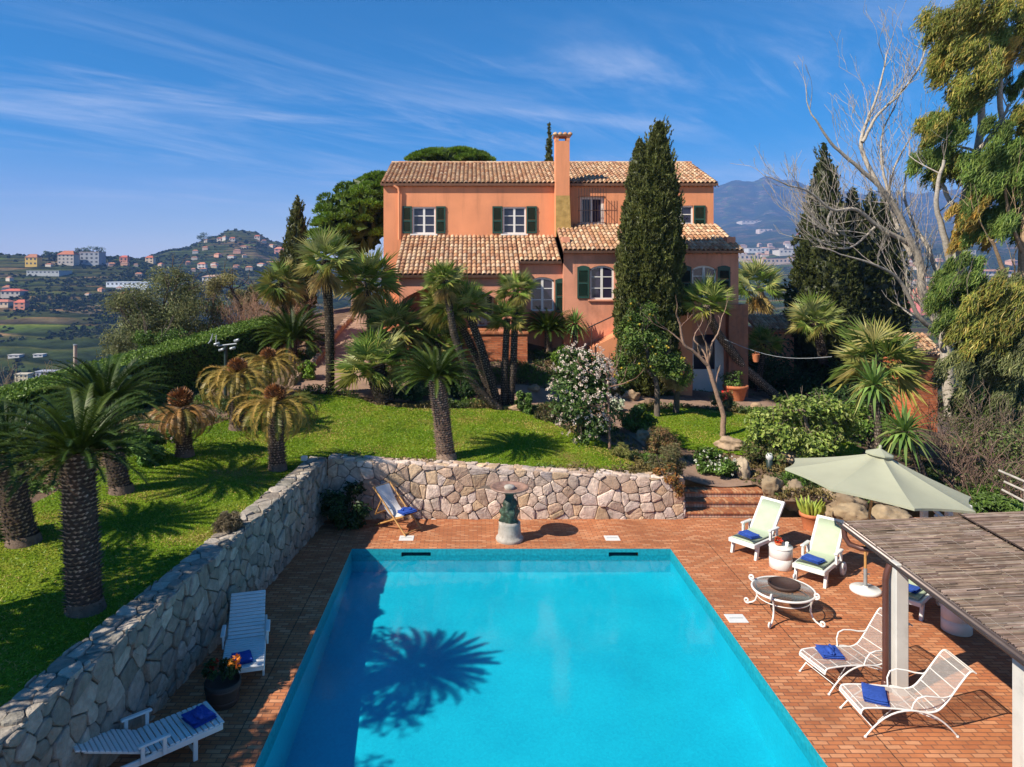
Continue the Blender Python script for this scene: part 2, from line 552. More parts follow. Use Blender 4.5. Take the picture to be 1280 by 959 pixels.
def ground_mats():
    # soil
    m, nt, b, out = nodes('bare_soil'); N, L = nt.nodes.new, nt.links.new
    tc = N('ShaderNodeTexCoord')
    n1 = N('ShaderNodeTexNoise'); n1.inputs['Scale'].default_value = .9; n1.inputs['Detail'].default_value = 8
    L(tc.outputs['Object'], n1.inputs['Vector'])
    r = N('ShaderNodeValToRGB')
    for i, (p, c) in enumerate([(.3, (.075, .045, .028)), (.5, (.14, .085, .05)), (.62, (.20, .13, .08)), (.75, (.08, .085, .03))]):
        e = r.color_ramp.elements[i] if i < 2 else r.color_ramp.elements.new(p)
        e.position = p; e.color = (*c, 1)
    L(n1.outputs['Fac'], r.inputs[0]); L(r.outputs[0], b.inputs['Base Color'])
    n2 = N('ShaderNodeTexNoise'); n2.inputs['Scale'].default_value = 14; n2.inputs['Detail'].default_value = 6
    L(tc.outputs['Object'], n2.inputs['Vector'])
    bp = N('ShaderNodeBump'); bp.inputs['Strength'].default_value = .9; bp.inputs['Distance'].default_value = .06
    L(n2.outputs['Fac'], bp.inputs['Height']); L(bp.outputs[0], b.inputs['Normal'])
    b.inputs['Roughness'].default_value = .95
    MATS['soil'] = m
    # lawn
    m, nt, b, out = nodes('mown_lawn'); N, L = nt.nodes.new, nt.links.new
    tc = N('ShaderNodeTexCoord')
    n1 = N('ShaderNodeTexNoise'); n1.inputs['Scale'].default_value = .55; n1.inputs['Detail'].default_value = 7; n1.inputs['Roughness'].default_value = .6
    n2 = N('ShaderNodeTexNoise'); n2.inputs['Scale'].default_value = 22; n2.inputs['Detail'].default_value = 4
    for n in (n1, n2): L(tc.outputs['Object'], n.inputs['Vector'])
    r = N('ShaderNodeValToRGB')
    for i, (p, c) in enumerate([(.32, (.07, .13, .006)), (.48, (.11, .18, .008)), (.58, (.17, .20, .018)), (.68, (.22, .17, .05))]):
        e = r.color_ramp.elements[i] if i < 2 else r.color_ramp.elements.new(p)
        e.position = p; e.color = (*c, 1)
    L(n1.outputs['Fac'], r.inputs[0])
    mr = N('ShaderNodeMapRange'); mr.inputs['From Min'].default_value = .3; mr.inputs['From Max'].default_value = .7
    mr.inputs['To Min'].default_value = .6; mr.inputs['To Max'].default_value = 1.35
    L(n2.outputs['Fac'], mr.inputs['Value'])
    mx = N('ShaderNodeMix'); mx.data_type = 'RGBA'; mx.blend_type = 'MULTIPLY'; mx.inputs['Factor'].default_value = 1
    L(r.outputs[0], mx.inputs[6]); L(mr.outputs[0], mx.inputs[7]); L(mx.outputs[2], b.inputs['Base Color'])
    bp = N('ShaderNodeBump'); bp.inputs['Strength'].default_value = .8; bp.inputs['Distance'].default_value = .05
    L(n2.outputs['Fac'], bp.inputs['Height']); L(bp.outputs[0], b.inputs['Normal'])
    b.inputs['Roughness'].default_value = .9; b.inputs['Specular IOR Level'].default_value = .1
    MATS['lawn'] = m
    # brick paving: object coords (metres)
    def brickmat(name, cols, mortar, w, h, scale, rot, dark=.35, plane='xy'):
        m, nt, b, out = nodes(name); N, L = nt.nodes.new, nt.links.new
        tc = N('ShaderNodeTexCoord')
        mp = N('ShaderNodeMapping')
        L(tc.outputs['Object'], mp.inputs[0])
        mp.inputs['Rotation'].default_value = rot
        br = N('ShaderNodeTexBrick')
        br.inputs['Scale'].default_value = scale
        br.inputs['Brick Width'].default_value = w; br.inputs['Row Height'].default_value = h
        br.inputs['Mortar Size'].default_value = .008; br.inputs['Mortar Smooth'].default_value = .3
        br.inputs['Color1'].default_value = (0, 0, 0, 1); br.inputs['Color2'].default_value = (1, 1, 1, 1)
        br.inputs['Mortar'].default_value = (.5, .5, .5, 1); br.inputs['Bias'].default_value = 0
        nw = N('ShaderNodeTexNoise'); nw.inputs['Scale'].default_value = 2.5; nw.inputs['Detail'].default_value = 3
        L(tc.outputs['Object'], nw.inputs['Vector'])
        vm = N('ShaderNodeVectorMath'); vm.operation = 'MULTIPLY_ADD'; vm.inputs[1].default_value = (.02, .02, .02)
        L(nw.outputs['Color'], vm.inputs[0]); L(mp.outputs[0], vm.inputs[2])
        L(vm.outputs[0], br.inputs['Vector'])
        r = N('ShaderNodeValToRGB')
        for i, (p, c) in enumerate(cols):
            e = r.color_ramp.elements[i] if i < 2 else r.color_ramp.elements.new(p)
            e.position = p; e.color = (*c, 1)
        L(br.outputs['Color'], r.inputs[0])
        big = N('ShaderNodeTexNoise'); big.inputs['Scale'].default_value = .8; big.inputs['Detail'].default_value = 9; big.inputs['Roughness'].default_value = .7
        L(tc.outputs['Object'], big.inputs['Vector'])
        mr = N('ShaderNodeMapRange'); mr.inputs['From Min'].default_value = .3; mr.inputs['From Max'].default_value = .7
        mr.inputs['To Min'].default_value = 1 - dark; mr.inputs['To Max'].default_value = 1 + dark * .7
        L(big.outputs['Fac'], mr.inputs['Value'])
        mx = N('ShaderNodeMix'); mx.data_type = 'RGBA'; mx.blend_type = 'MULTIPLY'; mx.inputs['Factor'].default_value = 1
        L(r.outputs[0], mx.inputs[6]); L(mr.outputs[0], mx.inputs[7])
        mm = N('ShaderNodeMix'); mm.data_type = 'RGBA'
        L(br.outputs['Fac'], mm.inputs['Factor']); L(mx.outputs[2], mm.inputs[6]); mm.inputs[7].default_value = (*mortar, 1)
        # pale scuffs
        n4 = N('ShaderNodeTexNoise'); n4.inputs['Scale'].default_value = 5; n4.inputs['Detail'].default_value = 10; n4.inputs['Roughness'].default_value = .75
        L(tc.outputs['Object'], n4.inputs['Vector'])
        r4 = N('ShaderNodeMapRange'); r4.inputs['From Min'].default_value = .56; r4.inputs['From Max'].default_value = .8; r4.inputs['To Max'].default_value = .5
        L(n4.outputs['Fac'], r4.inputs['Value'])
        m4 = N('ShaderNodeMix'); m4.data_type = 'RGBA'
        L(r4.outputs[0], m4.inputs['Factor']); L(mm.outputs[2], m4.inputs[6]); m4.inputs[7].default_value = (.42, .27, .16, 1)
        L(m4.outputs[2], b.inputs['Base Color'])
        bp = N('ShaderNodeBump'); bp.inputs['Strength'].default_value = .6; bp.inputs['Distance'].default_value = .012; bp.invert = True
        L(br.outputs['Fac'], bp.inputs['Height'])
        bp2 = N('ShaderNodeBump'); bp2.inputs['Strength'].default_value = .35; bp2.inputs['Distance'].default_value = .02
        L(n4.outputs['Fac'], bp2.inputs['Height']); L(bp.outputs[0], bp2.inputs['Normal'])
        L(bp2.outputs[0], b.inputs['Normal'])
        b.inputs['Roughness'].default_value = .8; b.inputs['Specular IOR Level'].default_value = .3
        MATS[name] = m
    brickmat('deck_brick', [(.1, (.40, .135, .055)), (.35, (.44, .157, .063)), (.65, (.475, .18, .075)), (.97, (.54, .25, .125))], (.19, .085, .05), .215, .088, 1.0, (0, 0, 0))
    brickmat('coping_brick', [(.1, (.29, .09, .038)), (.4, (.38, .13, .052)), (.7, (.43, .165, .07)), (.95, (.50, .26, .13))], (.22, .10, .055), .215, .088, 1.0, (0, 0, R(90)))
    brickmat('wall_brick', [(.1, (.33, .08, .03)), (.35, (.42, .10, .035)), (.6, (.5, .14, .05)), (.95, (.52, .18, .08))], (.25, .13, .08), .26, .07, 1.0, (R(90), 0, 0), dark=.15)
    brickmat('step_riser', [(.1, (.42, .22, .15)), (.35, (.48, .27, .19)), (.6, (.52, .32, .23)), (.95, (.55, .40, .30))], (.25, .17, .12), .08, .16, 1.0, (R(90), 0, 0), dark=.25)
    MATS['path'] = pm('path_earth', (.26, .165, .115), rough=.95, var=.25, vs=2.5, bump=.5, bs=30, stain=(.16, .09, .06), stain_s=.8)
    # pool tiles (fine mosaic)
    m, nt, b, out = nodes('pool_mosaic'); N, L = nt.nodes.new, nt.links.new
    tc = N('ShaderNodeTexCoord')
    vo = N('ShaderNodeTexVoronoi'); vo.inputs['Scale'].default_value = 26
    L(tc.outputs['Object'], vo.inputs['Vector'])
    bw = N('ShaderNodeRGBToBW'); L(vo.outputs['Color'], bw.inputs[0])
    n1 = N('ShaderNodeTexNoise'); n1.inputs['Scale'].default_value = .7; n1.inputs['Detail'].default_value = 6
    L(tc.outputs['Object'], n1.inputs['Vector'])
    ad = N('ShaderNodeMath'); ad.operation = 'MULTIPLY_ADD'; ad.inputs[1].default_value = .35
    L(bw.outputs[0], ad.inputs[0]); L(n1.outputs['Fac'], ad.inputs[2])
    r = N('ShaderNodeValToRGB')
    r.color_ramp.elements[0].position = .35; r.color_ramp.elements[0].color = (.003, .32, .43, 1)
    r.color_ramp.elements[1].position = .95; r.color_ramp.elements[1].color = (.008, .44, .54, 1)
    L(ad.outputs[0], r.inputs[0]); L(r.outputs[0], b.inputs['Base Color'])
    b.inputs['Roughness'].default_value = .5
    MATS['pool'] = m
    MATS['poolband'] = pm('pool_tile_band', (.012, .27, .33), rough=.4, var=.3, vs=18)
    # water: clear, tinted, Fresnel reflection with small ripples
    m, nt, b, out = nodes('pool_water'); N, L = nt.nodes.new, nt.links.new
    nt.nodes.remove(b)
    tr = N('ShaderNodeBsdfTransparent'); tr.inputs[0].default_value = (.72, .95, .99, 1)
    gl = N('ShaderNodeBsdfGlossy'); gl.inputs['Roughness'].default_value = .06
    lwt = N('ShaderNodeLayerWeight'); lwt.inputs['Blend'].default_value = .5
    pw = N('ShaderNodeMath'); pw.operation = 'POWER'; pw.inputs[1].default_value = 5.0; L(lwt.outputs['Facing'], pw.inputs[0])
    fr = N('ShaderNodeMath'); fr.operation = 'MULTIPLY_ADD'; fr.inputs[1].default_value = .9; fr.inputs[2].default_value = .02; L(pw.outputs[0], fr.inputs[0])
    tc = N('ShaderNodeTexCoord')
    n1 = N('ShaderNodeTexNoise'); n1.inputs['Scale'].default_value = 3.2; n1.inputs['Detail'].default_value = 5
    L(tc.outputs['Object'], n1.inputs['Vector'])
    bp = N('ShaderNodeBump'); bp.inputs["Strength"].default_value = .11; bp.inputs["Distance"].default_value = .02
    L(n1.outputs['Fac'], bp.inputs['Height'])
    L(bp.outputs[0], gl.inputs['Normal']); L(bp.outputs[0], lwt.inputs['Normal'])
    ms = N('ShaderNodeMixShader'); L(fr.outputs[0], ms.inputs[0]); L(tr.outputs[0], ms.inputs[1]); L(gl.outputs[0], ms.inputs[2])
    L(ms.outputs[0], out.inputs['Surface'])
    MATS['water'] = m


ground_mats()

# ------------------------------------------------------------------ plan of the deck
PX0, PX1, PYF, PYN = -2.9, 4.69, 16.77, 4.0        # the pool
WATER = -.14


def wallX(Y):      # foot of the left retaining wall
    return -4.16 - (16.6 - Y) * .0935


BACKY = 18.85
DX1 = 12.6          # deck's right end

# deck: brick paving, coping band round the pool, thin slots between them
CB = .98
deck = MB()


def flat(mb, x0, x1, y0, y1, z):
    mb.add(np.array([[x0, y0, z], [x1, y0, z], [x1, y1, z], [x0, y1, z]]), [[0, 1, 2, 3]])


S = .012
cop = MB()
cr = 1.0
flat(cop, PX0 - .42, PX0, PYN, PYF + .42, 0)
flat(cop, PX1, PX1 + cr, PYN, PYF + .42, 0)
flat(cop, PX0, PX1, PYF, PYF + .42, 0)
struct('pool_coping', cop, MATS['deck_brick'])
deck.add(np.array([[wallX(2.5) - .1, 2.5, 0], [PX0 - .42 - S, 2.5, 0], [PX0 - .42 - S, BACKY + .05, 0], [wallX(BACKY) - .1, BACKY + .05, 0]]), [[0, 1, 2, 3]])
flat(deck, PX1 + cr + S, DX1, 2.5, PYF + .42, 0)
flat(deck, PX0 - .42, DX1, PYF + .42 + S, BACKY + .1, 0)
struct('pool_deck', deck, MATS['deck_brick'])
sub = MB()
flat(sub, PX0 - 1, PX0 - .03, 2.5, PYF + 1.5, -.012); flat(sub, PX1 + .03, DX1, 2.5, PYF + 1.5, -.012); flat(sub, PX0 - .5, PX1 + .5, PYF + .03, PYF + 1.5, -.012)
struct('deck_bed', sub, pm('joint_dirt', (.05, .03, .02), rough=1))

# pool basin: floor falls towards the viewer
pb = MB()
zf0, zf1 = -.56, -1.62
fl = np.array([[PX0, PYN, zf1], [PX1, PYN, zf1], [PX1, PYF, zf0], [PX0, PYF, zf0]])
pb.add(fl, [[0, 1, 2, 3]])
tp = np.array([[PX0, PYN, -.30], [PX1, PYN, -.30], [PX1, PYF, -.30], [PX0, PYF, -.30]])
for i in range(4):
    j = (i + 1) % 4
    pb.add(np.array([fl[i], fl[j], tp[j], tp[i]]), [[3, 2, 1, 0]])
struct('pool_basin', pb, MATS['pool'])
bd = MB()
top = tp.copy(); top[:, 2] = 0
for i in range(4):
    j = (i + 1) % 4
    if i != 2:
        bd.add(np.array([tp[i], tp[j], top[j], top[i]]), [[3, 2, 1, 0]])
# far side with the two skimmer mouths
mouths = [(-1.72, -1.02), (3.22, 3.92)]
xs = [PX0, mouths[0][0], mouths[0][1], mouths[1][0], mouths[1][1], PX1]
for i in range(5):
    a, b_ = xs[i], xs[i + 1]
    if i in (1, 3):
        for z0, z1 in ((-.30, -.19), (-.085, 0)):
            bd.add(np.array([[a, PYF, z0], [b_, PYF, z0], [b_, PYF, z1], [a, PYF, z1]]), [[0, 1, 2, 3]])
        for q in ([[a, PYF, -.19], [b_, PYF, -.19], [b_, PYF + .3, -.19], [a, PYF + .3, -.19]], [[a, PYF, -.085], [b_, PYF, -.085], [b_, PYF + .3, -.085], [a, PYF + .3, -.085]], [[a, PYF + .3, -.19], [b_, PYF + .3, -.19], [b_, PYF + .3, -.085], [a, PYF + .3, -.085]]):
            bd.add(np.array(q), [[0, 1, 2, 3]])
    else:
        bd.add(np.array([[a, PYF, -.30], [b_, PYF, -.30], [b_, PYF, 0], [a, PYF, 0]]), [[0, 1, 2, 3]])
struct('pool_tile_band', bd, MATS['poolband'])
wt = MB()
flat(wt, PX0 + .004, PX1 - .004, PYN + .004, PYF - .004, WATER)
struct('pool_water', wt, MATS['water'])

# garden soil under everything, cut out round the deck
def wl(Y): return wallX(Y) - .35
GP = [(-30, 2), (wl(2), 2), (wl(BACKY), BACKY + .22), (5.62, BACKY + .22), (5.66, 20.0), (8.15, 20.0), (8.15, BACKY + .02), (DX1, BACKY - .02), (DX1, 2), (40, 2), (40, 62), (-30, 62)]
struct('garden_ground', sheet(GP, .4, -.03, rough=.012), MATS['soil'])

LAWN = [(wl(4) - .05, 4), (wl(12) - .05, 12), (wl(BACKY) - .05, BACKY + .2), (-3.6, BACKY + .42), (0, BACKY + .42), (3.3, BACKY + .42), (4.35, BACKY + .5), (4.6, 20.0), (4.4, 21.2), (3.2, 22.0), (2.6, 23.2), (2.3, 24.0), (1.6, 24.7),
        (.3, 24.9), (-1.2, 24.6), (-2.3, 24.2), (-3.4, 24.3), (-4.0, 24.9), (-4.9, 25.1), (-5.8, 25.0), (-6.3, 24.2), (-6.9, 23.2), (-7.6, 21.8), (-8.4, 20.0), (-9.0, 17.5), (-9.4, 15.0), (-10.2, 12.5), (-11, 10), (-11, 4)]
lawn_o = struct('lawn', sheet(LAWN, .2, .02), MATS['lawn'])
LAWN2 = [(5.7, 22.7), (6.6, 22.3), (7.6, 22.1), (8.6, 21.6), (10, 21.2), (11.6, 21.4), (12.5, 22.5), (12.3, 24.5), (11, 25.8), (9.4, 26.6), (8.2, 26.9), (7.0, 26.5), (6.0, 25.6), (5.5, 24.2)]
struct('lawn.001', sheet(LAWN2, .2, .02), MATS['lawn'])
PATH = [(-6.7, 25.3), (-4.6, 25.35), (-3.0, 25.0), (-1.5, 25.4), (.6, 26.2), (2.6, 25.6), (3.6, 25.3), (4.4, 24.2), (4.9, 22.8), (5.3, 21.6), (5.8, 20.5), (5.9, 19.95), (7.9, 19.95), (7.5, 20.7), (6.7, 21.4), (5.9, 22.3), (5.3, 23.2), (5.2, 24.4), (5.8, 25.9),
        (6.8, 26.9), (8.2, 27.3), (9.6, 27.0), (11.5, 26.4), (13, 26), (14, 26.6), (14, 28.6), (12.0, 29.6), (11, 30.4), (9.2, 30.4), (8.6, 29.0), (6.6, 28.2), (4.6, 27.6), (2, 27.6), (-1, 27.2), (-3.4, 27.4), (-4.1, 28.4), (-4.5, 31), (-4.7, 36), (-5.0, 40), (-6.4, 40), (-6.6, 34), (-6.8, 29)]
struct('garden_path', sheet(PATH, .25, .008), MATS['path'])


from mathutils import noise as mnoise


# short grass standing on the lawns
def grass():
    mb = MB()
    for poly, n in ((LAWN, 150000), (LAWN2, 25000)):
        xs = np.array([p[0] for p in poly]); ys = np.array([p[1] for p in poly])
        x = nr.uniform(xs.min(), xs.max(), n * 2); y = nr.uniform(ys.min(), ys.max(), n * 2)
        k = inpoly(x, y, poly) & (x > -.75 * y - 1)
        x, y = x[k][:n], y[k][:n]
        z = GZ(x, y) + .018
        m = len(x)
        h = nr.uniform(.014, .036, m); w = .006 + .0006 * y
        a = nr.uniform(0, 6.283, m); ln = nr.normal(0, .025, (m, 2))
        p0 = np.stack([x - np.cos(a) * w, y - np.sin(a) * w, z], -1)
        p1 = np.stack([x + np.cos(a) * w, y + np.sin(a) * w, z], -1)
        p2 = np.stack([x + ln[:, 0], y + ln[:, 1], z + h], -1)
        V = np.stack([p0, p1, p2], 1).reshape(-1, 3)
        F = np.arange(m * 3).reshape(-1, 3)
        t = nr.uniform(0, 1, (m, 1)); pn = np.array([mnoise.fractal(Vector((a, b, 2.2)) * .55, .9, 2, 5) for a, b in zip(x, y)])[:, None]
        t = np.clip(t * .7 + pn * .45 + .1, 0, 1); dry = (nr.uniform(0, 1, (m, 1)) < .05 + np.clip(pn - .12, 0, 1) * 1.3)
        c = (1 - t) * np.array([.06, .115, .006]) + t * np.array([.15, .20, .012])
        c = np.where(dry, np.array([.22, .17, .05]), c)
        mb.add(V, F, c)
    struct('grass', mb, LEAF, 'stuff')


grass()

# ------------------------------------------------------------------ rubble stone walls
def clip(poly, nx, ny, c):
    """keep the side nx*x+ny*y<=c"""
    o = []
    n = len(poly)
    for i in range(n):
        a, b = poly[i], poly[(i + 1) % n]
        da = nx * a[0] + ny * a[1] - c; db = nx * b[0] + ny * b[1] - c
        if da <= 0: o.append(a)
        if da * db < 0:
            t = da / (da - db)
            o.append((a[0] + t * (b[0] - a[0]), a[1] + t * (b[1] - a[1])))
    return o


def stones(mb, outline, size, fn, pal, rng, gap=.007, depth=.05, jit=.42, aspect=1.25):
    """irregular stones filling a convex outline; fn(u, v, d) -> world point"""
    us = [p[0] for p in outline]; vs = [p[1] for p in outline]
    du, dv = size * aspect, size
    nu = int((max(us) - min(us)) / du) + 2; nv = max(1, int(round((max(vs) - min(vs)) / dv)))
    dv = (max(vs) - min(vs)) / nv
    S = {}
    for j in range(-1, nv + 1):
        for i in range(-1, nu + 1):
            off = .5 if j % 2 else 0
            S[i, j] = (min(us) + (i + off + rng.uniform(-jit, jit)) * du, min(vs) + (j + .5 + rng.uniform(-jit, jit) * .8) * dv)
    # drop some seeds so that neighbours grow big
    for k in list(S):
        if rng.random() < .24: del S[k]
    for (i, j), (x, y) in S.items():
        poly = list(outline)
        for a in range(-3, 4):
            for b in range(-3, 4):
                if (a or b) and (i + a, j + b) in S:
                    x2, y2 = S[i + a, j + b]
                    nx, ny = x2 - x, y2 - y
                    l = math.hypot(nx, ny)
                    if l < 1e-6: continue
                    nx /= l; ny /= l
                    poly = clip(poly, nx, ny, nx * (x + x2) / 2 + ny * (y + y2) / 2 - gap)
                    if len(poly) < 3: break
            if len(poly) < 3: break
        if len(poly) < 3: continue
        # merge tiny edges and soften corners
        q = []
        n = len(poly)
        for t in range(n):
            a, b, c = Vector((*poly[t - 1], 0)), Vector((*poly[t], 0)), Vector((*poly[(t + 1) % n], 0))
            if (a - b).length < .015: continue
            k = min(.3, rng.uniform(.012, .05) / max((b - a).length, .03)); k2 = min(.3, rng.uniform(.012, .05) / max((c - b).length, .03))
            q.append(b.lerp(a, k)); q.append(b.lerp(c, k2))
        if len(q) < 3: continue
        n = len(q)
        cx = sum(p.x for p in q) / n; cy = sum(p.y for p in q) / n
        base = pal[rng.randrange(len(pal))]
        f = rng.uniform(.75, 1.2)
        colr = [c * f for c in base]
        d = depth * rng.uniform(.35, 1.5)
        tx, ty = rng.uniform(-.12, .12), rng.uniform(-.12, .12)
        V = []
        for s, dd in ((1, -.02), (1.0, d * .55), (.93, d * .88), (.6, d * 1.0)):
            for p in q:
                xx, yy = cx + (p.x - cx) * s, cy + (p.y - cy) * s
                e = dd + (tx * (xx - cx) + ty * (yy - cy)) * (1 if dd > 0 else 0) + (rng.uniform(-.006, .006) if s < 1 else 0)
                V.append(fn(xx, yy, e))
        V.append(fn(cx, cy, d * 1.02))
        F = []
        for r in range(3):
            for k in range(n):
                l = (k + 1) % n
                F.append([r * n + k, r * n + l, r * n + n + l, r * n + n + k])
        for k in range(n): F.append([3 * n + k, 3 * n + (k + 1) % n, 4 * n])
        mb.add(np.array([tuple(v) for v in V]), F, colr, False)


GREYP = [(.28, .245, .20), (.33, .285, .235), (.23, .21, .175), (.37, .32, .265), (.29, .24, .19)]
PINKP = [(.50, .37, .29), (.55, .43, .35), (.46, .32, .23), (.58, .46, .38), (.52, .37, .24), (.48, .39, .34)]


def stone_wall(name, label, a, b, za, zb, th, pal, face_size, seed):
    """straight wall from a to b (x, y); the face looks to the right of a->b"""
    rng = random.Random(seed)
    a = Vector((a[0], a[1], 0)); b = Vector((b[0], b[1], 0))
    d = (b - a); ln = d.length; d.normalize()
    nrm = Vector((d.y, -d.x, 0))
    o = thing(name, label, 'stone wall', (a.x, a.y, 0))
    core = MB()
    P = [a, b, b - nrm * th, a - nrm * th]
    zt = [za, zb, zb, za]
    V = [(p.x, p.y, -.1) for p in P] + [(p.x, p.y, z - .03) for p, z in zip(P, zt)]
    core.add(np.array(V), [[0, 1, 5, 4], [1, 2, 6, 5], [2, 3, 7, 6], [3, 0, 4, 7], [4, 5, 6, 7]])
    part('mortar_core', core, MORTAR, o)
    mb = MB()
    up = Vector((0, 0, 1))
    stones(mb, [(0, -.03), (ln, -.03), (ln, zb - .02), (0, za - .02)], face_size, lambda u, v, e: a + d * u + up * v + nrm * e, pal, rng)
    part('face_stones', mb, STONE, o)
    cp = MB()

    def ftop(u, v, e): return a + d * u - nrm * (v - .02) + up * (za + (zb - za) * u / ln - .03 + e)
    stones(cp, [(0, 0), (ln, 0), (ln, th + .02), (0, th + .02)], .2, ftop, [[c * 1.05 for c in p] for p in pal], rng, gap=.007, depth=.045, aspect=1.4)
    part('coping_stones', cp, STONE, o)
    # end face
    return o


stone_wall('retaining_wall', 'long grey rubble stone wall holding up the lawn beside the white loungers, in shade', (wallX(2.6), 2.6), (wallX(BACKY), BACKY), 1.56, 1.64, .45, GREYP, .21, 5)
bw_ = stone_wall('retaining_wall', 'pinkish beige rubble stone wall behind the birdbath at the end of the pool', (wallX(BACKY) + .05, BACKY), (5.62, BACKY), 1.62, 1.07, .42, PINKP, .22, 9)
# its end beside the steps
em = MB()
stones(em, [(0, 0), (.42, 0), (.42, 1.05), (0, 1.05)], .28, lambda u, v, e: Vector((5.62 + e, BACKY + u, v)), PINKP, random.Random(3))
part('end_stones', em, STONE, bw_)


# ------------------------------------------------------------------ brick steps by the wall
st = thing('garden_steps', 'three red brick steps climbing from the pool deck to the garden path', 'steps', (6.8, 18.9, 0))
for k, (xa, xb) in enumerate(((5.67, 7.95), (5.67, 8.05), (5.67, 8.1))):
    y0 = 18.88 + k * .36
    z1 = .165 * (k + 1)
    r = MB(); r.box(xa, xb, y0 + .025, y0 + 1.2 - k * .36, -.02, z1 - .05)
    part('step_riser', r, MATS['step_riser'], st)
    t = MB(); t.bevbox(xa - .005, xb + .005, y0 - .01, y0 + 1.2 - k * .36, z1 - .048, z1, .012)
    part('step_tread', t, MATS['coping_brick'], st)

# ------------------------------------------------------------------ the villa
PL = pm('terracotta_plaster', (.68, .272, .135), rough=.92, var=.10, vs=.9, bump=.25, bs=18, spec=.15, stain=(.58, .235, .125), stain_s=.55, stain_lo=.48, stain_hi=.75)
PLO = pm('ochre_plaster', (.40, .26, .09), rough=.95, var=.3, vs=5, bump=.6, bs=14, spec=.1)
PLP = pm('pink_plaster', (.64, .28, .175), rough=.92, var=.14, vs=1.1, bump=.3, bs=18, spec=.15, stain=(.40, .17, .10), stain_s=.8, stain_lo=.5, stain_hi=.78)
OLDW = pm('weathered_plaster', (.40, .17, .10), rough=.95, var=.35, vs=3, bump=.6, bs=12, spec=.1, stain=(.2, .11, .08), stain_s=1.5)
TILE = pm('roof_tile', attr=True, rough=.85, var=.25, vs=9, bump=.4, bs=40, spec=.2, stain=(.20, .12, .08), stain_s=2.2, stain_lo=.56, stain_hi=.82)


def weather(mat, colr, amt):
    # rain streaks: noise drawn out downwards
    nt = mat.node_tree; N, L = nt.nodes.new, nt.links.new
    b = [n for n in nt.nodes if n.type == 'BSDF_PRINCIPLED'][0]
    src = b.inputs['Base Color'].links[0].from_socket
    tc = N('ShaderNodeTexCoord'); mp = N('ShaderNodeMapping'); mp.inputs['Scale'].default_value = (2.6, 2.6, .22)
    L(tc.outputs['Object'], mp.inputs[0])
    n = N('ShaderNodeTexNoise'); n.inputs['Scale'].default_value = 1.0; n.inputs['Detail'].default_value = 9; n.inputs['Roughness'].default_value = .68
    L(mp.outputs[0], n.inputs['Vector'])
    r = N('ShaderNodeMapRange'); r.interpolation_type = 'SMOOTHSTEP'; r.inputs['From Min'].default_value = .47; r.inputs['From Max'].default_value = .72; r.inputs['To Max'].default_value = amt
    L(n.outputs['Fac'], r.inputs['Value'])
    m = N('ShaderNodeMix'); m.data_type = 'RGBA'
    L(r.outputs[0], m.inputs['Factor']); L(src, m.inputs[6]); m.inputs[7].default_value = (*colr, 1)
    L(m.outputs[2], b.inputs['Base Color'])


weather(PL, (.46, .19, .10), .6); weather(PLP, (.36, .17, .11), .65); weather(OLDW, (.17, .10, .075), .9)
m, nt, b, out = nodes('window_glass')
b.inputs['Base Color'].default_value = (.025, .022, .045, 1); b.inputs['Roughness'].default_value = .06; b.inputs['Specular IOR Level'].default_value = .6
MATS['glass'] = m; GLASS = m
CURT = pm('pale_curtain', (.22, .19, .19), rough=.9, var=.3, vs=12)
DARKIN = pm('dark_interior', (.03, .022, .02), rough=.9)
TILEC = [(.52, .35, .21), (.48, .30, .17), (.41, .21, .11), (.45, .26, .15), (.54, .38, .25), (.37, .19, .11), (.49, .32, .20), (.44, .27, .17)]

villa = thing('villa', 'large terracotta coloured villa with tiled roofs, green shutters and a tall chimney', 'house', (3.5, 33.0, 2.0))


def facade(mb, x0, x1, z0, z1, y, th, ops):
    """wall slab with real openings; ops: (xa, xb, za, zb, arch rise)"""
    xs = sorted({x0, x1, *[o[0] for o in ops], *[o[1] for o in ops]})
    for a, b_ in zip(xs[:-1], xs[1:]):
        cuts = sorted([(o[2], o[3]) for o in ops if o[0] <= a + 1e-6 and o[1] >= b_ - 1e-6])
        z = z0
        for ca, cb in cuts:
            if ca > z + 1e-6: mb.box(a, b_, y, y + th, z, ca)
            z = cb
        if z1 > z + 1e-6: mb.box(a, b_, y, y + th, z, z1)
    for xa, xb, za, zb, rise in ops:
        if not rise: continue
        n = 12
        cx, hw = (xa + xb) / 2, (xb - xa) / 2
        rad = (hw * hw + rise * rise) / (2 * rise)
        pts = []
        for i in range(n + 1):
            x = xa + (xb - xa) * i / n
            pts.append((x, zb - rad + math.sqrt(max(rad * rad - (x - cx) ** 2, 0))))
        for (xa_, z_a), (xb_, z_b) in zip(pts[:-1], pts[1:]):
            v = np.array([[xa_, y - .001, z_a], [xb_, y - .001, z_b], [xb_, y - .001, zb + .001], [xa_, y - .001, zb + .001], [xa_, y + th, z_a], [xb_, y + th, z_b], [xb_, y + th, zb + .001], [xa_, y + th, zb + .001]])
            mb.add(v, [[0, 1, 2, 3], [5, 4, 7, 6], [0, 4, 5, 1]])


def rect(xa, xb, ya, yb, Y):
    return ((xa - 592) / 880 * Y, (xb - 592) / 880 * Y, EYE - (yb - 345) / 880 * Y, EYE - (ya - 345) / 880 * Y)


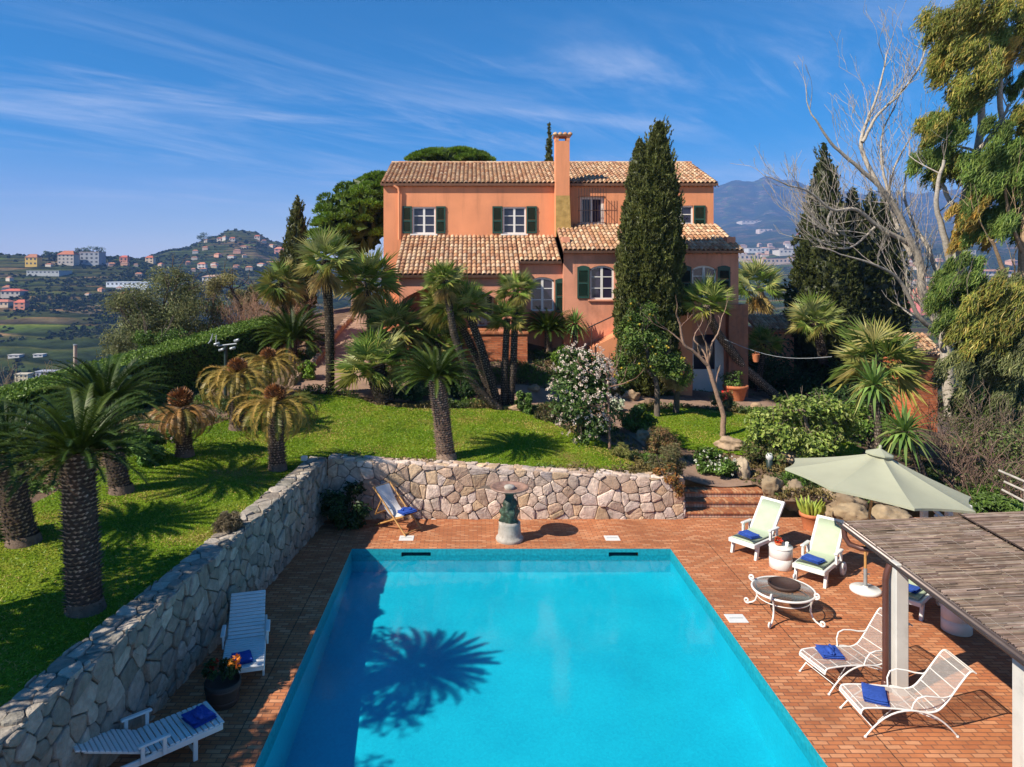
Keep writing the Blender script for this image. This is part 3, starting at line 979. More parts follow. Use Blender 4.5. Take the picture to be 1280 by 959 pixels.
def window(xa, xb, za, zb, y, rise=0, nx=2, nz=3, curtain=True, sill=True, w=.075):
    """casement window standing in its opening: frame, pane, curtain, sill"""
    f = MB()
    d0, d1 = y + .07, y + .13
    zs = zb - rise
    f.box(xa, xa + w, d0, d1, za, zs); f.box(xb - w, xb, d0, d1, za, zs)
    f.box(xa + w, xb - w, d0, d1, za, za + w)
    cx = (xa + xb) / 2
    if rise:
        hw = (xb - xa) / 2; rad = (hw * hw + rise * rise) / (2 * rise)
        n = 10

        def zc(x, r): return zb - rad + math.sqrt(max(r * r - (x - cx) ** 2, 0))
        for i in range(n):
            x_a = xa + (xb - xa) * i / n; x_b = xa + (xb - xa) * (i + 1) / n
            q = [(x_a, zc(x_a, rad)), (x_b, zc(x_b, rad)), (x_b, zc(x_b, rad) - w * 1.1), (x_a, zc(x_a, rad) - w * 1.1)]
            v = [(p[0], d0, p[1]) for p in q] + [(p[0], d1, p[1]) for p in q]
            f.add(np.array(v), [[0, 1, 2, 3], [7, 6, 5, 4], [3, 2, 6, 7]])
    else:
        f.box(xa + w, xb - w, d0, d1, zb - w, zb)
    ztop = zb - w
    for i in range(1, nx):
        x = xa + (xb - xa) * i / nx; h = .05 if i * 2 == nx else .022
        f.box(x - h, x + h, d0 + .004, d1 - .004, za + w, ztop)
    for k in range(1, nz):
        z = za + (zb - za) * k / nz
        f.box(xa + w, xb - w, d0 + .010, d1 - .012, z - .02, z + .02)
    wo = part('window', f, WHITEP, villa)
    p = MB()
    p.add(np.array([[xa + .02, y + .105, za + .02], [xb - .02, y + .105, za + .02], [xb - .02, y + .105, zs], [xa + .02, y + .105, zs]]), [[0, 1, 2, 3]])
    if rise: p.add(np.array([[xa + .02, y + .105, zs], [xb - .02, y + .105, zs], [xb - (xb - xa) * .25, y + .105, zb - rise * .28], [cx, y + .105, zb - .01], [xa + (xb - xa) * .25, y + .105, zb - rise * .28]]), [[0, 1, 2, 3, 4]])
    part('pane', p, GLASS, wo)
    if sill:
        s = MB(); s.bevbox(xa - .09, xb + .09, y - .09, y + .12, za - .07, za - .002, .01)
        part('sill', s, PLP if y < 32 else WHITEP, wo)
    return wo


def shutter(xa, xb, za, zb, y, rise=0, out_=.045):
    """louvred shutter folded back on the wall"""
    f = MB()
    y1 = y - .012; y0 = y1 - out_
    w = .07
    zs = zb - rise
    for a, b_ in ((xa, xa + w), (xb - w, xb)): f.box(a, b_, y0, y1, za, zs + (rise * .45 if rise else 0))
    zm = za + (zb - za) * .46
    for a, b_ in ((za, za + .09), (zm - .04, zm + .04)): f.box(xa + w, xb - w, y0 + .002, y1 - .002, a, b_)
    if rise:
        n = 6
        for i in range(n):
            t0, t1 = i / n, (i + 1) / n
            x_a, x_b = xa + (xb - xa) * t0, xa + (xb - xa) * t1
            z_a, z_b = [zs + rise * math.sin(math.pi * (.12 + .76 * t)) for t in (t0, t1)]
            v = [(x_a, y0 + .001, zs - .1), (x_b, y0 + .001, zs - .1), (x_b, y0 + .001, z_b), (x_a, y0 + .001, z_a), (x_a, y1, zs - .1), (x_b, y1, zs - .1), (x_b, y1, z_b), (x_a, y1, z_a)]
            f.add(np.array(v), [[0, 1, 2, 3], [3, 2, 6, 7], [1, 0, 4, 5]])
    else:
        f.box(xa + w, xb - w, y0 + .002, y1 - .002, zb - .09, zb)
    z = za + .11
    while z < zs - .1:
        if abs(z - zm) > .05:
            v = [(xa + w, y0 + .006, z), (xb - w, y0 + .006, z), (xb - w, y1 - .004, z + .045), (xa + w, y1 - .004, z + .045)]
            f.add(np.array(v), [[0, 1, 2, 3], [3, 2, 1, 0]])
        z += .05
    b_ = MB()
    so = part('shutter', f, SHUT, villa)
    for zz in (za + .2, zs - .2):
        h = MB(); h.box(xb - .01, xb + .035, y0 - .004, y1, zz - .02, zz + .02)
        part('hinge', h, DARKW, so)
    return so


# --- outlines in metres
UW = dict(x0=-4.22, x1=11.25, y=33.0)
LY, MY, RY_ = 29.35, 30.65, 30.35
up_w1 = rect(515.5, 544.5, 258.5, 292.5, 33); up_w2 = rect(628.5, 657.5, 258.5, 292.5, 33); up_w3 = rect(725, 756, 245, 281, 33); up_w4 = rect(836.5, 866.5, 257, 290, 33)
wm = MB()
facade(wm, UW['x0'], UW['x1'], 2.0, 10.82, 33.0, .35, [(*up_w1, 0), (*up_w2, 0), (*up_w3, 0), (*up_w4, 0)])
wm.box(UW['x0'], UW['x0'] + .35, 33.35, 41, 2, 10.8); wm.box(UW['x1'] - .35, UW['x1'], 33.35, 41, 1, 10.8); wm.box(UW['x0'] + .35, UW['x1'] - .35, 40.65, 41, 1, 10.8)
for x in (UW['x0'], UW['x1'] - .35):   # gable ends
    v = [(x, 33.0, 10.8), (x, 41, 10.8), (x, 37, 12.32), (x + .35, 33.0, 10.8), (x + .35, 41, 10.8), (x + .35, 37, 12.32)]
    wm.add(np.array(v), [[0, 2, 1], [3, 4, 5], [0, 3, 5, 2], [1, 2, 5, 4]])
part('upper_wall', wm, PL, villa)
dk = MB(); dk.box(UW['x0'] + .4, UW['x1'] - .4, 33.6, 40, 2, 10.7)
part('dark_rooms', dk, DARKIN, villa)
for r in (up_w1, up_w2, up_w4): window(*r, 33.0)
# curtains just behind the glass
for r in (up_w1, up_w2):
    for a, b_ in ((r[0] + .08, r[0] + .42), (r[1] - .42, r[1] - .08)):
        cu = MB()
        n = 6
        for i in range(n):
            xa, xb = a + (b_ - a) * i / n, a + (b_ - a) * (i + 1) / n
            cu.add(np.array([[xa, 33.2 + .02 * (i % 2), r[2]], [xb, 33.2 + .02 * ((i + 1) % 2), r[2]], [xb, 33.2 + .02 * ((i + 1) % 2), r[3]], [xa, 33.2 + .02 * (i % 2), r[3]]]), [[0, 1, 2, 3]])
        part('curtain', cu, CURT, villa)
for a, b_, y0, y1 in ((503, 515, 258, 292), (545, 557, 258, 292), (615.5, 628, 258, 292), (658, 671, 258, 292), (867, 881.5, 257, 289)):
    q = rect(a, b_, y0, y1, 33); shutter(*q, 33.0)
# barred window
window(*up_w3, 33.12, nx=2, nz=1, sill=False, w=.14)
gr = MB()
gx0, gx1, gz0, gz1 = rect(723.5, 757.5, 235, 280, 32.7)
yb = 32.68
n = 11
for i in range(n):
    x = gx0 + (gx1 - gx0) * i / (n - 1)
    gr.tube([(x, yb, gz0), (x, yb, gz1)], .012, 5)
for z in (gz0 + .06, gz0 + 1.25, gz0 + .62):
    gr.tube([(gx0, yb - .014, z), (gx1, yb - .014, z)], .014, 5)
    for x in (gx0, gx1): gr.tube([(x, yb, z), (x, 33.02, z)], .014, 5)
part('window_grille', gr, DARKW, villa)

# --- left wing with the arcade
lw = MB()
lx0, lx1 = -3.12, 1.95
arch = rect(503, 622, 356, 470, LY)
facade(lw, lx0, lx1, 2.6, 6.62, LY, .4, [(arch[0], arch[1], 2.6, arch[3], .62)])
lw.box(lx0, lx0 + .35, LY + .4, 33, 2.6, 6.75)
facade(lw, lx0 + .35, lx1, 2.6, 7.2, 31.4, .3, [(*rect(597, 617, 358, 408, 31.4), 0)])
part('arcade_wall', lw, PLP, villa)
tf = MB(); tf.box(lx0 + .36, lx1 - .01, LY + .05, 31.39, 4.05, 4.25)
part('terrace_floor', tf, MATS['deck_brick'], villa)
window(*rect(597, 617, 358, 408, 31.4), 31.4, nx=2, nz=4, sill=False)
# middle and right wing walls
mw = MB()
w5 = rect(663.5, 692.5, 346.5, 389, MY)
facade(mw, lx1 + .002, 3.87, 2.2, 7.22, MY, .35, [(*w5, .14)])
w6 = rect(737.5, 767.5, 332, 374.5, RY_); w7 = rect(865, 895.5, 332, 372, RY_)
door = rect(866, 906, 418, 491, RY_)
facade(mw, 3.872, 11.42, 1.2, 7.72, RY_, .35, [(*w6, .16), (*w7, .16), (door[0], door[1], 1.2, door[3], .12)])
mw.box(3.872, 4.2, RY_ + .35, 33, 1.2, 8.2)
mw.box(11.07, 11.42, RY_ + .35, 33, 1.2, 8.2)
part('lower_wall', mw, PLP, villa)
window(*w5, MY, .14); window(*w6, RY_, .16); window(*w7, RY_, .16)
for q, y in ((rect(694, 710.5, 348, 391, MY), MY), (rect(721.5, 736.5, 332, 373, RY_), RY_), (rect(849, 864, 332, 373, RY_), RY_), (rect(897, 912.5, 332, 366, RY_), RY_)):
    shutter(*q, y, .12)
dr = MB()
d0, d1, dz0, dz1 = door
dr.box(d0, d1, RY_ + .2, RY_ + .25, 1.3, 2.45); dr.box(d1 - .38, d1, RY_ + .14, RY_ + .26, 1.3, dz1 - .1); dr.box(d0, d0 + .08, RY_ + .15, RY_ + .252, 2.45, dz1)
do = part('door', dr, WHITEP, villa)
dp = MB(); dp.box(d0 + .08, d1 - .38, RY_ + .21, RY_ + .23, 2.46, dz1)
part('pane', dp, GLASS, do)
dh = MB(); dh.box(d1 - .3, d1 - .26, RY_ + .09, RY_ + .138, 2.3, 2.55)
part('door_handle', dh, GREYM, do)
# weathered corner pier on the right
pr = MB(); pr.box(10.86, 11.68, 29.95, 30.9, 1.1, 5.28)
part('corner_pier', pr, OLDW, villa)
# outside stair flank with its rail, half hidden by the cypress
sf = MB()
sx0, sx1 = 4.9, 7.1
sf.add(np.array([[sx0, 29.3, 1.8], [sx1 + 2, 29.3, 1.5], [sx1 + 2, 29.3, 4.9], [sx1, 29.3, 4.6], [sx0, 29.3, 3.5], [sx0, 30.34, 1.8], [sx1 + 2, 30.34, 1.5], [sx1 + 2, 30.34, 4.9], [sx1, 30.34, 4.6], [sx0, 30.34, 3.5]]),
       [[0, 1, 2, 3, 4], [4, 3, 8, 9], [3, 2, 7, 8], [0, 4, 9, 5], [1, 6, 7, 2]])
part('stair_flank', sf, PL, villa)
rl = MB()
rl.tube([(4.75, 29.2, 4.35), (7.1, 29.2, 5.45), (9, 29.2, 5.75)], .03, 6)
for x, z0, z1 in ((4.9, 3.5, 4.4), (6.0, 4.05, 4.93), (7.1, 4.6, 5.45)): rl.tube([(x, 29.2, z0 - .1), (x, 29.2, z1)], .022, 6)
part('stair_rail', rl, DARKW, villa)


# --- tiled roofs: every barrel tile a curved face pair
def tiles(mb, p_bl, p_br, p_tr, p_tl, rng, cw=.205, tl=.36, skirt=True):
    bl, br, tr, tl_ = [Vector(p) for p in (p_bl, p_br, p_tr, p_tl)]
    n = max(2, int(round((br - bl).length / cw)))
    up = (br - bl).cross(tl_ - bl).normalized()
    if up.z < 0: up = -up
    for i in range(n):
        u = (i + .5) / n
        a = bl.lerp(br, u); b_ = tl_.lerp(tr, u)
        d = (b_ - a); L_ = d.length; d.normalize()
        side = d.cross(up).normalized()
        m_ = max(1, int(round(L_ / tl)))
        st_ = L_ / m_
        for k in range(m_):
            c = list(TILEC[rng.randrange(len(TILEC))]); f = rng.uniform(.8, 1.15); c = [x * f for x in c]
            s0 = k * st_ - (.03 if k else .0); s1 = (k + 1) * st_ + .03
            r0, r1 = .092, .080
            l0, l1 = .030, .0
            jx = rng.uniform(-.007, .007); jz = rng.uniform(-.004, .006)
            V = []
            for s_, r_, lf in ((s0, r0, l0), (s1, r1, l1)):
                for t in range(7):
                    an = math.pi * t / 6
                    V.append(a + d * s_ + side * (math.cos(an) * r_ + jx) + up * (math.sin(an) * r_ * .95 + lf + jz))
            F = [[t, t + 1, 8 + t, 7 + t] for t in range(6)]
            mb.add(np.array([tuple(v) for v in V]), F, c, True)
            # end lip of the tile
            V2 = V[:7] + [v - (v - (a + d * s0 + up * l0)).normalized() * .016 for v in V[:7]]
            mb.add(np.array([tuple(v) for v in V2]), [[t + 7, t + 8, t + 1, t] for t in range(6)], [x * .9 for x in c])
        # the pan between two columns
        if i < n - 1:
            u2 = (i + 1) / n
            a2 = bl.lerp(br, u2); b2 = tl_.lerp(tr, u2); d2 = (b2 - a2).normalized()
            c = list(TILEC[rng.randrange(len(TILEC))])
            q = [a2 - side * .03 + up * .012, a2 + side * .03 + up * .012, b2 + side * .03 + up * .012, b2 - side * .03 + up * .012]
            mb.poly(q, c)
    # slab below
    q = [bl, br, tr, tl_]
    V = [tuple(p) for p in q] + [tuple(p - up * .10) for p in q]
    mb.add(np.array(V), [[0, 1, 2, 3], [7, 6, 5, 4], [0, 4, 5, 1], [1, 5, 6, 2], [2, 6, 7, 3], [3, 7, 4, 0]], (.30, .16, .10))
    if skirt:   # second course of tile ends under the eave
        for i in range(n):
            u = (i + .98) / n
            a = bl.lerp(br, u); d = (tl_ - bl).normalized(); side = d.cross(up).normalized()
            V = []
            for s_ in (.06, .4):
                for t in range(7):
                    an = math.pi * t / 6
                    V.append(a + d * s_ + side * math.cos(an) * .085 + up * (math.sin(an) * .085 - .185))
            c = list(TILEC[rng.randrange(len(TILEC))])
            mb.add(np.array([tuple(v) for v in V]), [[t, t + 1, 8 + t, 7 + t] for t in range(6)], [x * .85 for x in c], True)


rg = random.Random(21)
ur = MB()
tiles(ur, (-4.34, 32.78, 10.80), (11.4, 32.78, 10.80), (11.4, 37, 12.42), (-4.34, 37, 12.42), rg)
ur.add(np.array([[-4.34, 37, 12.42], [11.4, 37, 12.42], [11.4, 41.2, 10.8], [-4.34, 41.2, 10.8]]), [[0, 1, 2, 3]], (.42, .24, .14))
for i in range(44):   # ridge tiles
    x = -4.3 + i * .357
    c = TILEC[rg.randrange(len(TILEC))]
    V = []
    for xx, r_ in ((x, .12), (x + .39, .105)):
        for t in range(7):
            an = math.pi * t / 6
            V.append((xx, 37 + math.cos(an) * r_, 12.44 + math.sin(an) * r_ * .8))
    ur.add(np.array(V), [[t, t + 1, 8 + t, 7 + t] for t in range(6)], c, True)
part('upper_roof', ur, TILE, villa)
lr = MB()
tiles(lr, (-3.32, 29.1, 6.52), (1.97, 29.1, 6.52), (1.97, 32.99, 8.36), (-3.32, 32.99, 8.36), rg)
tiles(lr, (1.99, 30.35, 7.12), (3.80, 30.35, 7.12), (3.80, 32.99, 8.36), (1.99, 32.99, 8.36), rg)
part('lean_to_roof', lr, TILE, villa, label='lower tiled roof with a stepped eave over the arcade')
rr = MB()
tiles(rr, (3.83, 30.05, 7.57), (11.55, 30.05, 7.57), (11.4, 32.99, 8.88), (3.83, 32.99, 8.88), rg)
part('lean_to_roof', rr, TILE, villa, label='tiled lean-to roof running behind the tall cypress')
# flank of the step between the two lower roofs
fk = MB()
fk.add(np.array([[3.826, 30.1, 7.0], [3.826, 33.0, 7.9], [3.826, 33.0, 8.85], [3.826, 30.1, 7.55]]), [[0, 1, 2, 3], [3, 2, 1, 0]])
part('roof_step', fk, PLP, villa)

# chimney on the front wall
ch = MB()
cx0, cx1 = 3.78, 4.42
ch.box(cx0, cx1, 32.42, 32.995, 8.3, 12.72)
co_ = part('chimney', ch, PL, villa)
fl_ = MB()
fl_.add(np.array([[cx0 + .0, 32.40, 8.3], [cx1 + .08, 32.40, 8.3], [cx1 + .004, 32.405, 10.2], [cx0 - .004, 32.405, 10.2], [cx1 + .08, 32.99, 8.3], [cx1 + .004, 32.99, 10.2]]), [[0, 1, 2, 3], [1, 4, 5, 2]])
part('chimney_breast', fl_, PLO, co_)
cc = MB()
for a, b_ in ((cx0 - .01, cx0 + .14), (cx1 - .14, cx1 + .01)): cc.box(a, b_, 32.41, 33.0, 12.72, 12.93)
cc.box(cx0 - .06, cx1 + .06, 32.36, 33.05, 12.93, 12.99)
part('chimney_cap', cc, PL, co_)
ct = MB()
for i in range(4):
    x = cx0 - .02 + i * .225
    V = []
    for yy, r_ in ((32.32, .11), (33.1, .10)):
        for t in range(7):
            an = math.pi * t / 6
            V.append((x + math.cos(an) * r_, yy, 13.0 + math.sin(an) * r_))
    ct.add(np.array(V), [[t, t + 1, 8 + t, 7 + t] for t in range(6)] + [[6, 5, 4, 3, 2, 1, 0]], TILEC[i], True)
part('cap_tiles', ct, TILE, co_)
# rain pipe on the left
dpb = MB()
xd = (499 - 592) / 880 * 32.9
dpb.tube([(xd - .25, 32.85, 10.72), (xd - .04, 32.85, 10.6), (xd, 32.88, 10.4), (xd, 32.9, 8.2)], .06, 8)
part('downpipe', dpb, PL, villa)
# little wall lamps / ironwork near the right corner
il = MB()
il.tube([(9.35 - 1.9, 30.3, 7.2), (9.35 - 1.9, 30.0, 7.15), (9.35 - 1.9, 29.9, 6.95)], .025, 6)
il.lathe([(.02, .18), (.09, .12), (.1, 0), (.06, -.14), (.0, -.16)], (7.45, 29.9, 6.8), 10)
part('wall_lamp', il, DARKW, villa)

# brick terrace wall in front of the arcade
tb = thing('terrace_wall', 'bright orange brick terrace wall and steps in front of the arcade', 'wall', (.6, 28.9, 3.0))
b1 = MB(); b1.box(-3.0, 2.2, 28.8, 29.30, 2.4, 4.12)
part('brick_face', b1, MATS['wall_brick'], tb)
b2 = MB(); b2.bevbox(-3.05, 2.25, 28.74, 29.33, 4.12, 4.2, .012)
part('coping', b2, MATS['coping_brick'], tb)
for k in range(3):
    b3 = MB(); b3.bevbox(-2.6, -.75, 28.0 + k * .25, 28.79, 3.2 + .3 * k, 3.5 + .3 * k, .01)
    part('step', b3, MATS['wall_brick'], tb)

# ------------------------------------------------------------------ plant kit
def jit(c, f=.2, rng=rnd):
    k = 1 + rng.uniform(-f, f)
    return [c[0] * k * rng.uniform(.93, 1.07), c[1] * k, c[2] * k * rng.uniform(.9, 1.1)]


def mixc(a, b, t): return [a[i] * (1 - t) + b[i] * t for i in range(3)]


def leaves(mb, cen, dirs, nrm, ln, wd, colr, fold=.25):
    """many folded leaves at once: centres, directions, normals (n x 3), length/width (n), colour (n x 3)"""
    cen = np.asarray(cen); n = len(cen)
    d = dirs / np.maximum(np.linalg.norm(dirs, axis=1, keepdims=True), 1e-9)
    s = np.cross(d, nrm); s /= np.maximum(np.linalg.norm(s, axis=1, keepdims=True), 1e-9)
    u = np.cross(s, d)
    ln = np.broadcast_to(np.asarray(ln, float), (n,))[:, None]; wd = np.broadcast_to(np.asarray(wd, float), (n,))[:, None]
    base = cen - d * ln * .5; tip = cen + d * ln * .5 - u * ln * .12
    m = cen + u * 0
    l = m + s * wd * .5 + u * wd * fold; r = m - s * wd * .5 + u * wd * fold
    V = np.stack([base, l, tip, r], 1).reshape(-1, 3)
    i = np.arange(n)[:, None] * 4
    F = np.concatenate([i + [0, 1, 2], i + [0, 2, 3]], 0)
    c = np.asarray(colr); c = np.concatenate([c, c], 0)
    mb.add(V, F, c)


def rdirs(n):
    v = nr.normal(0, 1, (n, 3))
    return v / np.linalg.norm(v, axis=1, keepdims=True)


def pick(pal, n, f=.22):
    pal = np.asarray(pal, float)
    c = pal[nr.integers(0, len(pal), n)]
    return c * (1 + nr.uniform(-f, f, (n, 1)))


def cloud(mb, blobs, n, ln, wd, pal, shell=.55, up=.5, lumps=9, lump_r=.42, f=.25, droop=0.0):
    """leafy mass: blobs (centre, radii); leaves gather in clumps near the blob's skin"""
    vol = np.array([b[1][0] * b[1][1] + b[1][1] * b[1][2] + b[1][0] * b[1][2] for b in blobs])
    for (c, r), q in zip(blobs, (vol / vol.sum() * n).astype(int)):
        if q < 3: continue
        c = np.array(c, float); r = np.array(r, float)
        L = max(3, int(lumps))
        lc = rdirs(L) * (nr.uniform(shell, 1.0, (L, 1)))
        tone = nr.uniform(.72, 1.28, L)
        k = nr.integers(0, L, q)
        off = rdirs(q) * (nr.uniform(0, 1, (q, 1)) ** .5) * lump_r
        p = lc[k] + off
        P = c + p * r
        out = p / np.maximum(np.linalg.norm(p, axis=1, keepdims=True), 1e-6)
        nn = out * .8 + rdirs(q) * .7 + np.array([0, 0, up])
        dd = rdirs(q) + out * .5 + np.array([0, 0, -droop])
        dd -= nn * (dd * nn).sum(1, keepdims=True) / (nn * nn).sum(1, keepdims=True) * .8
        cc = pick(pal, q, f) * tone[k][:, None]
        leaves(mb, P, dd, nn, ln * nr.uniform(.7, 1.3, q), wd * nr.uniform(.7, 1.3, q), cc)


GREEN = [(.045, .085, .015), (.06, .11, .02), (.035, .065, .012), (.075, .12, .028)]
DARKG = [(.018, .040, .012), (.025, .052, .014), (.014, .03, .01)]
OLIVE = [(.085, .10, .045), (.11, .12, .06), (.065, .075, .035), (.14, .14, .075)]
LIME = [(.10, .17, .02), (.13, .20, .03), (.075, .13, .015)]
BROWNL = [(.17, .10, .05), (.22, .13, .06), (.12, .075, .04)]
TWIG = (.16, .12, .09)


# -- cypress: upright sprays over a lumpy column
def cypress_mesh(h, rad, prof, n, pal, seed, tips=()):
    rng = np.random.default_rng(seed)
    mb = MB()
    tt = np.array([p[0] for p in prof]); rr = np.array([p[1] for p in prof])
    ph = rng.uniform(0, 6.28, 8); fa = rng.integers(2, 9, 8); fz = rng.uniform(3, 16, 8)

    def R_(t, a):
        l = sum(np.sin(fa[i] * a + fz[i] * t * 2.4 + ph[i]) for i in range(8)) / 8
        l2 = np.sin(a * 6 + t * h * 3.1 + ph[2]) * np.sin(a * 4 - t * h * 4.3 + ph[3])
        return np.interp(t, tt, rr) * rad * (1 + .22 * l + .075 * l2)
    # opaque heart
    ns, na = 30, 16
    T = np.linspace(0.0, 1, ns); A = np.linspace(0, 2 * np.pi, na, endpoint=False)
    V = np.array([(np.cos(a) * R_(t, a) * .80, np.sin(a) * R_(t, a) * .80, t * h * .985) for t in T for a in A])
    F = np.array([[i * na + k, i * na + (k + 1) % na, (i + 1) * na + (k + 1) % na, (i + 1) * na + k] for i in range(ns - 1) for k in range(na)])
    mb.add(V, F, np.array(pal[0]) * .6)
    # sprays
    m = int(n * 2.2)
    t = rng.uniform(0, 1, m); keep = rng.uniform(0, 1, m) < np.interp(t, tt, rr) / rr.max() + .04
    t = t[keep][:n]; q = len(t)
    a = rng.uniform(0, 6.283, q)
    r = R_(t, a) * rng.uniform(.80, 1.03, q)
    base = np.stack([np.cos(a) * r, np.sin(a) * r, t * h], -1)
    tone = 1 + .38 * np.sin(a * 7 + t * 40 + ph[0]) * np.sin(a * 3 - t * 23 + ph[1]) + rng.uniform(-.18, .18, q)
    B = 7
    out = np.stack([np.cos(a), np.sin(a), np.zeros(q)], -1)
    sl = .08 + .010 * h
    P = np.repeat(base, B, 0); O = np.repeat(out, B, 0)
    d = O * rng.uniform(.1, 1.1, (q * B, 1)) + np.array([0, 0, 1.0]) * rng.uniform(.2, 1.0, (q * B, 1)) + rng.normal(0, .42, (q * B, 3))
    P = P + rng.normal(0, .06, (q * B, 3)) * sl * 2.5
    cc = np.asarray(pal)[rng.integers(0, len(pal), q)] * tone[:, None]
    cc = np.repeat(cc, B, 0) * rng.uniform(.8, 1.2, (q * B, 1))
    leaves(mb, P, d, O + rng.normal(0, .4, (q * B, 3)), sl * rng.uniform(.6, 1.4, q * B), sl * .34, np.clip(cc, .004, 1))
    return mb


CYP = [(.046, .054, .015), (.060, .068, .020), (.076, .080, .027)]


def cypress(base, h, rad, prof, n, label, seed, group='cypress trees', pal=None, name='cypress_tree', lean=0.0):
    o = thing(name, label, 'tree', base, group)
    tr = MB(); tr.tube([(0, 0, -.3), (0, 0, .9), (0, 0, h * .6)], [rad * .16, rad * .12, .03], 8, (.12, .085, .06))
    part('trunk', tr, BARK, o, True)
    pal = pal or CYP
    cm = cypress_mesh(h, rad, prof, n, pal, seed)
    # stray shoots that break the outline
    for k in range(int(n / 45)):
        t = rnd.uniform(.1, .97); a = rnd.uniform(0, 6.28)
        r = np.interp(t, [p[0] for p in prof], [p[1] for p in prof]) * rad * 1.0
        p0 = np.array([math.cos(a) * r, math.sin(a) * r, t * h])
        q = 16
        ax = np.array([math.cos(a) * .35, math.sin(a) * .35, 1.0])
        L_ = rnd.uniform(.25, .6) * min(1, rad)
        leaves(cm, p0 + ax * (np.linspace(0, L_, q))[:, None] + rdirs(q) * .04, rdirs(q) * .5 + ax, rdirs(q), .16, .055, pick(pal, q, .3) * 1.1)
    if lean:
        for v in cm.v: v[:, 0] += lean * (np.maximum(v[:, 2], 0) / h) ** 2
    part('crown', cm, LEAF, o, True)
    return o


# -- fan palm leaf and crown (unit: leaf about 1 m)
def fan_leaf(mb, base, d, L, rng, colr, nseg=22, droop=.05, pet=.42, sp=108, roll=None):
    """one fan: stalk and stiff pointed segments split almost to the hub"""
    d = Vector(d).normalized()
    dd, s, u = frame(d)
    ro = rng.uniform(-.9, .9) if roll is None else roll
    s, u = s * math.cos(ro) + u * math.sin(ro), u * math.cos(ro) - s * math.sin(ro)
    hub = Vector(base) + dd * L * pet
    hub.z -= droop * L * .3
    w = .011 * L
    mb.add(np.array([tuple(Vector(base) + s * w), tuple(Vector(base) - s * w), tuple(hub - s * w), tuple(hub + s * w)]), [[0, 1, 2, 3]], [c * 1.1 for c in colr])
    sp = R(sp)
    cup = rng.uniform(.08, .30)
    V, F, C = [], [], []
    for k in range(nseg):
        a = -sp + 2 * sp * k / (nseg - 1) + rng.uniform(-.03, .03)
        dir_ = (dd * math.cos(a) + s * math.sin(a) + u * cup * abs(math.sin(a))).normalized()
        ll = L * (.62 - .16 * abs(a / sp) ** 2) * rng.uniform(.82, 1.08)
        wseg = ll * .036
        side = (dd * -math.sin(a) + s * math.cos(a)).normalized()
        m = hub + dir_ * ll * .45
        tip = hub + dir_ * ll - Vector((0, 0, 1)) * ll * droop * rng.uniform(.2, 2.2)
        i = len(V)
        V += [tuple(hub), tuple(m + side * wseg + u * wseg * .7), tuple(tip), tuple(m - side * wseg + u * wseg * .7)]
        F += [[i, i + 1, i + 2], [i, i + 2, i + 3]]
        c = jit(colr, .2, rng)
        if rng.random() < .12: c = mixc(c, (.24, .20, .08), .6)
        C += [c, c]
    mb.add(np.array(V), F, C)


FPAL = ((.08, .12, .025), (.105, .15, .038), (.055, .085, .02), (.15, .175, .07), (.19, .195, .105))


def fan_crown(seed, n=34, low=-.5, pal=FPAL, droop=.05):
    rng = random.Random(seed)
    mb = MB()
    for i in range(n):
        t = (i + .5) / n
        z = min(.97, low + (1 - low) * t ** .95)
        a = i * 2.39996 + rng.uniform(-.4, .4)
        r = math.sqrt(max(0, 1 - z * z))
        d = Vector((math.cos(a) * r, math.sin(a) * r, z))
        c = pal[rng.randrange(len(pal))]
        if z < -.2: c = mixc(c, (.20, .16, .06), .55)
        fan_leaf(mb, d * .05, d, rng.uniform(.78, 1.12), rng, c, 22, droop * (2.5 if z < 0 else 1))
    return mb


def skirt(seed, n=30):
    """dead leaves hanging under a crown"""
    rng = random.Random(seed)
    mb = MB()
    for i in range(n):
        a = i * 2.39996
        d = Vector((math.cos(a) * .6, math.sin(a) * .6, -1))
        c = jit((.22, .16, .085), .35, rng)
        fan_leaf(mb, (math.cos(a) * .06, math.sin(a) * .06, -.08 - .25 * rng.random()), d, rng.uniform(.5, .8), rng, c, 12, .2, .35, 60)
    return mb


def me_of(name, mb, mat):
    me = mb.mesh(name); me.materials.append(mat); return me


def share(name, me, parent, loc=(0, 0, 0), s=1.0, rot=(0, 0, 0), sz=None):
    o = bpy.data.objects.new(name, me); o.parent = parent
    o.location = loc; o.scale = (s, s, sz if sz else s); o.rotation_euler = rot
    col.objects.link(o)
    return o


FANS = [me_of('crown', fan_crown(s), LEAFG) for s in (1, 2, 3, 4)]
FAN_SPARSE = [me_of('crown', fan_crown(s, 26, -.3), LEAFG) for s in (6, 7)]
FAN_YEL = [me_of('crown', fan_crown(s, 40, -.7, ((.11, .13, .04), (.15, .16, .055), (.07, .10, .03), (.20, .18, .09), (.06, .09, .02)), .08), LEAFG) for s in (8, 9)]
SKIRTS = [me_of('dead_fronds', skirt(s), LEAFG) for s in (3, 5)]


